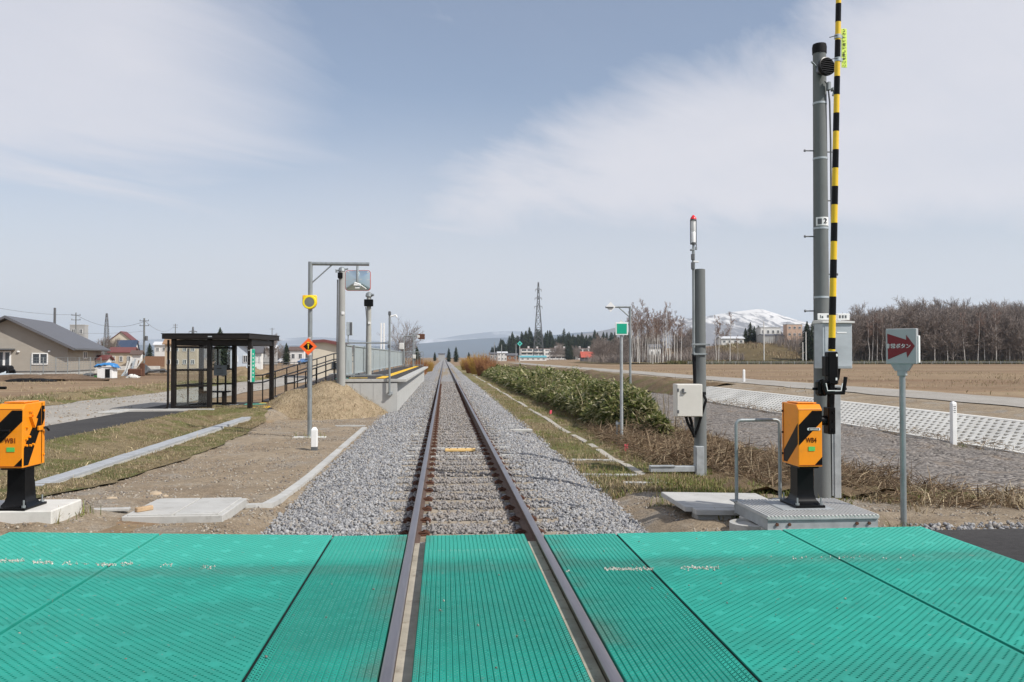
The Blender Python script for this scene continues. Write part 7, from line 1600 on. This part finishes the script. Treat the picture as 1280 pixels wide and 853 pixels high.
# guard fence at the back of the right field, and its hedge of low scrub
x0_, x1_ = tx(860, 200), tx(1420, 200); b = MB(); w = x1_ - x0_
for k in range(int(w / 3)): b.tube([(k * 3, 0, 0), (k * 3, 0, .8)], .05, 5)
b.box((w / 2, 0, .62), (w, .05, .06)); b.box((w / 2, 0, .35), (w, .05, .06)); b.build('guard_fence', M['galv_dull'], loc=(x0_, 200, gz1(x0_, 200)), label='long low guard fence along the back of the right field', cat='fence')
x, y, g = field_pts(9000, 55, 165, 201, 206, 95); blades('scrub', x, y, gz(x, y), g.uniform(.4, 1.3, len(x)), g.uniform(.08, .2, len(x)), island('bank_scrub', [(.11, .12, .04), (.16, .13, .06), (.08, .09, .03), (.20, .16, .09)], .9), 96, .8, label='green-brown scrub at the foot of the right-hand wood')
x, y, g = field_pts(7000, 66, 118, 203, 262, 97, True, 1., 7, .2); blades('scrub', x, y, gz(x, y), g.uniform(.3, 1.5, len(x)), g.uniform(.06, .2, len(x)), M['brush'], 98, .8, label='brown scrub dotted over the rise below the pink and white buildings')
x, y, g = field_pts(9000, 44, 80, 216, 262, 197)
blades('undergrowth', x, y, gz(x, y), g.uniform(.8, 3.2, len(x)), g.uniform(.05, .15, len(x)), M['twig'], 198, .6, label='brown undergrowth around the birch clump and white cottage')
x, y, g = field_pts(16000, 98, 190, 207, 245, 99)
blades('undergrowth', x, y, gz(x, y), g.uniform(1.5, 5.5, len(x)), g.uniform(.05, .16, len(x)), M['twig'], 90, .5, label='brown undergrowth of saplings filling the bare right-hand wood')
# ------------------------------------------------------------------ hills
def ridge(name, prof_, Y, depth, mat, label, rough, seed, nx=260, ny=26, vb=452):
    us = np.array([p[0] for p in prof_], float); vs_ = np.array([p[1] for p in prof_], float)
    uu = np.linspace(us[0], us[-1], nx); vv = np.interp(uu, us, vs_); vv = np.convolve(np.pad(vv, 5, 'edge'), np.ones(11) / 11, 'valid')
    top = np.array([list(at(a, c, Y)) for a, c in zip(uu, vv)]); V = np.zeros((ny, nx, 3))
    for j in range(ny):
        f = j / (ny - 1) * 1.35; up = np.clip(1 - abs(f - 1), 0, 1)
        yj = Y - depth + depth * f; xj = top[:, 0] * (1 + 0 * f); n_ = vnoise(xj, xj * 0 + yj * 1.0, depth * .16) * .5 + vnoise(xj, xj * 0 + yj, depth * .06) * .3
        V[j, :, 0] = xj + vnoise(xj, xj * 0 + yj, depth * .2) * depth * .02; V[j, :, 1] = yj
        V[j, :, 2] = -2 + (top[:, 2] + 2) * (up ** 1.15) * (1 + rough * n_ * (1 - up) * 2) + (rough * 6 * n_ if j == ny // 2 else 0)
    i = np.arange(ny - 1)[:, None] * nx + np.arange(nx - 1)[None]; i = i.ravel(); F = np.stack([i, i + 1, i + nx + 1, i + nx], 1)
    return np_mesh(name, V.reshape(-1, 3), F, mat, smooth=3, kind='structure', label=label)
def snowy(name, base, snow, lo, hi, scale, stretch, grad=None):
    m, N, L, B = newmat(name); n = noise(N, L, scale, 8, .62, stretch=stretch, dist=.6)
    if grad:
        s = N.new('ShaderNodeSeparateXYZ'); L.new(N.new('ShaderNodeNewGeometry').outputs['Position'], s.inputs[0])
        gx_ = step(N, L, s.outputs[0], grad[0], grad[1]); gz_ = step(N, L, s.outputs[2], grad[2], grad[3]); n = nmath(N, L, 'ADD', n, nmath(N, L, 'MULTIPLY', nmath(N, L, 'SUBTRACT', nmath(N, L, 'ADD', nmath(N, L, 'MULTIPLY', gx_, .55), nmath(N, L, 'MULTIPLY', gz_, .45)), .55), .5))
    L.new(mix(N, L, step(N, L, n, lo, hi), base, snow), B.inputs['Base Color']); B.inputs['Roughness'].default_value = .9; return m
ridge('snowy_hill', [(600, 447), (660, 432), (690, 424), (720, 417), (760, 410), (800, 401), (830, 398), (858, 397), (880, 394), (905, 389), (930, 386.5), (945, 384.5), (957, 385), (975, 391), (995, 398), (1015, 404), (1035, 407), (1060, 405), (1085, 409), (1120, 418), (1180, 430), (1260, 445)], 5000, 1500,
      snowy('snow_and_scrub', (.17, .16, .165), (.74, .71, .67), .52, .73, .016, (1.5, .35, 1.6), (500, 2100, 30, 300)), 'hill with broad snow patches on the right skyline', .10, 1)
ridge('blue_hills', [(-500, 436), (-300, 432), (-100, 433), (100, 430), (250, 432), (380, 431), (440, 433), (500, 432), (535, 428), (560, 426.5), (580, 423), (605, 421.5), (640, 421), (665, 421.5), (690, 418.5), (720, 416), (745, 411), (770, 412), (800, 415), (900, 425), (1100, 430), (1400, 433), (1700, 440)], 9000, 1800,
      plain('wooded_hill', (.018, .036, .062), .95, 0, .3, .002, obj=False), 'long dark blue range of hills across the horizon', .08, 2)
ridge('snow_mountains', [(-500, 430), (-300, 424), (-150, 427), (0, 423), (120, 426), (250, 422), (330, 426), (370, 421), (400, 419), (430, 423), (470, 427), (520, 426), (545, 423.5), (565, 421), (590, 416.5), (615, 413), (640, 411), (655, 412.5), (680, 416.5), (710, 421), (760, 428), (900, 430), (1400, 432)], 12500, 1500,
      snowy('mountain_snow', (.16, .17, .20), (.62, .60, .60), .50, .70, .0016, (1, 1, 3)), 'pale snow-covered mountains faint beyond the blue hills', .06, 3)
# ------------------------------------------------------------------ the air
b = MB(); b.box((0, 6600, 250), (30000, 13800, 506)); hz = b.build('haze', [], label='thin spring haze over the plain', kind='stuff', smooth=None)
m = bpy.data.materials.new('haze_air'); m.use_nodes = True; N, L = m.node_tree.nodes, m.node_tree.links
for n in list(N): N.remove(n)
pv = N.new('ShaderNodeVolumePrincipled'); pv.inputs['Color'].default_value = (.72, .86, 1.0, 1); pv.inputs['Density'].default_value = 0.00009; pv.inputs['Anisotropy'].default_value = .2
ou = N.new('ShaderNodeOutputMaterial'); L.new(pv.outputs[0], ou.inputs['Volume']); hz.data.materials.clear(); hz.data.materials.append(m)
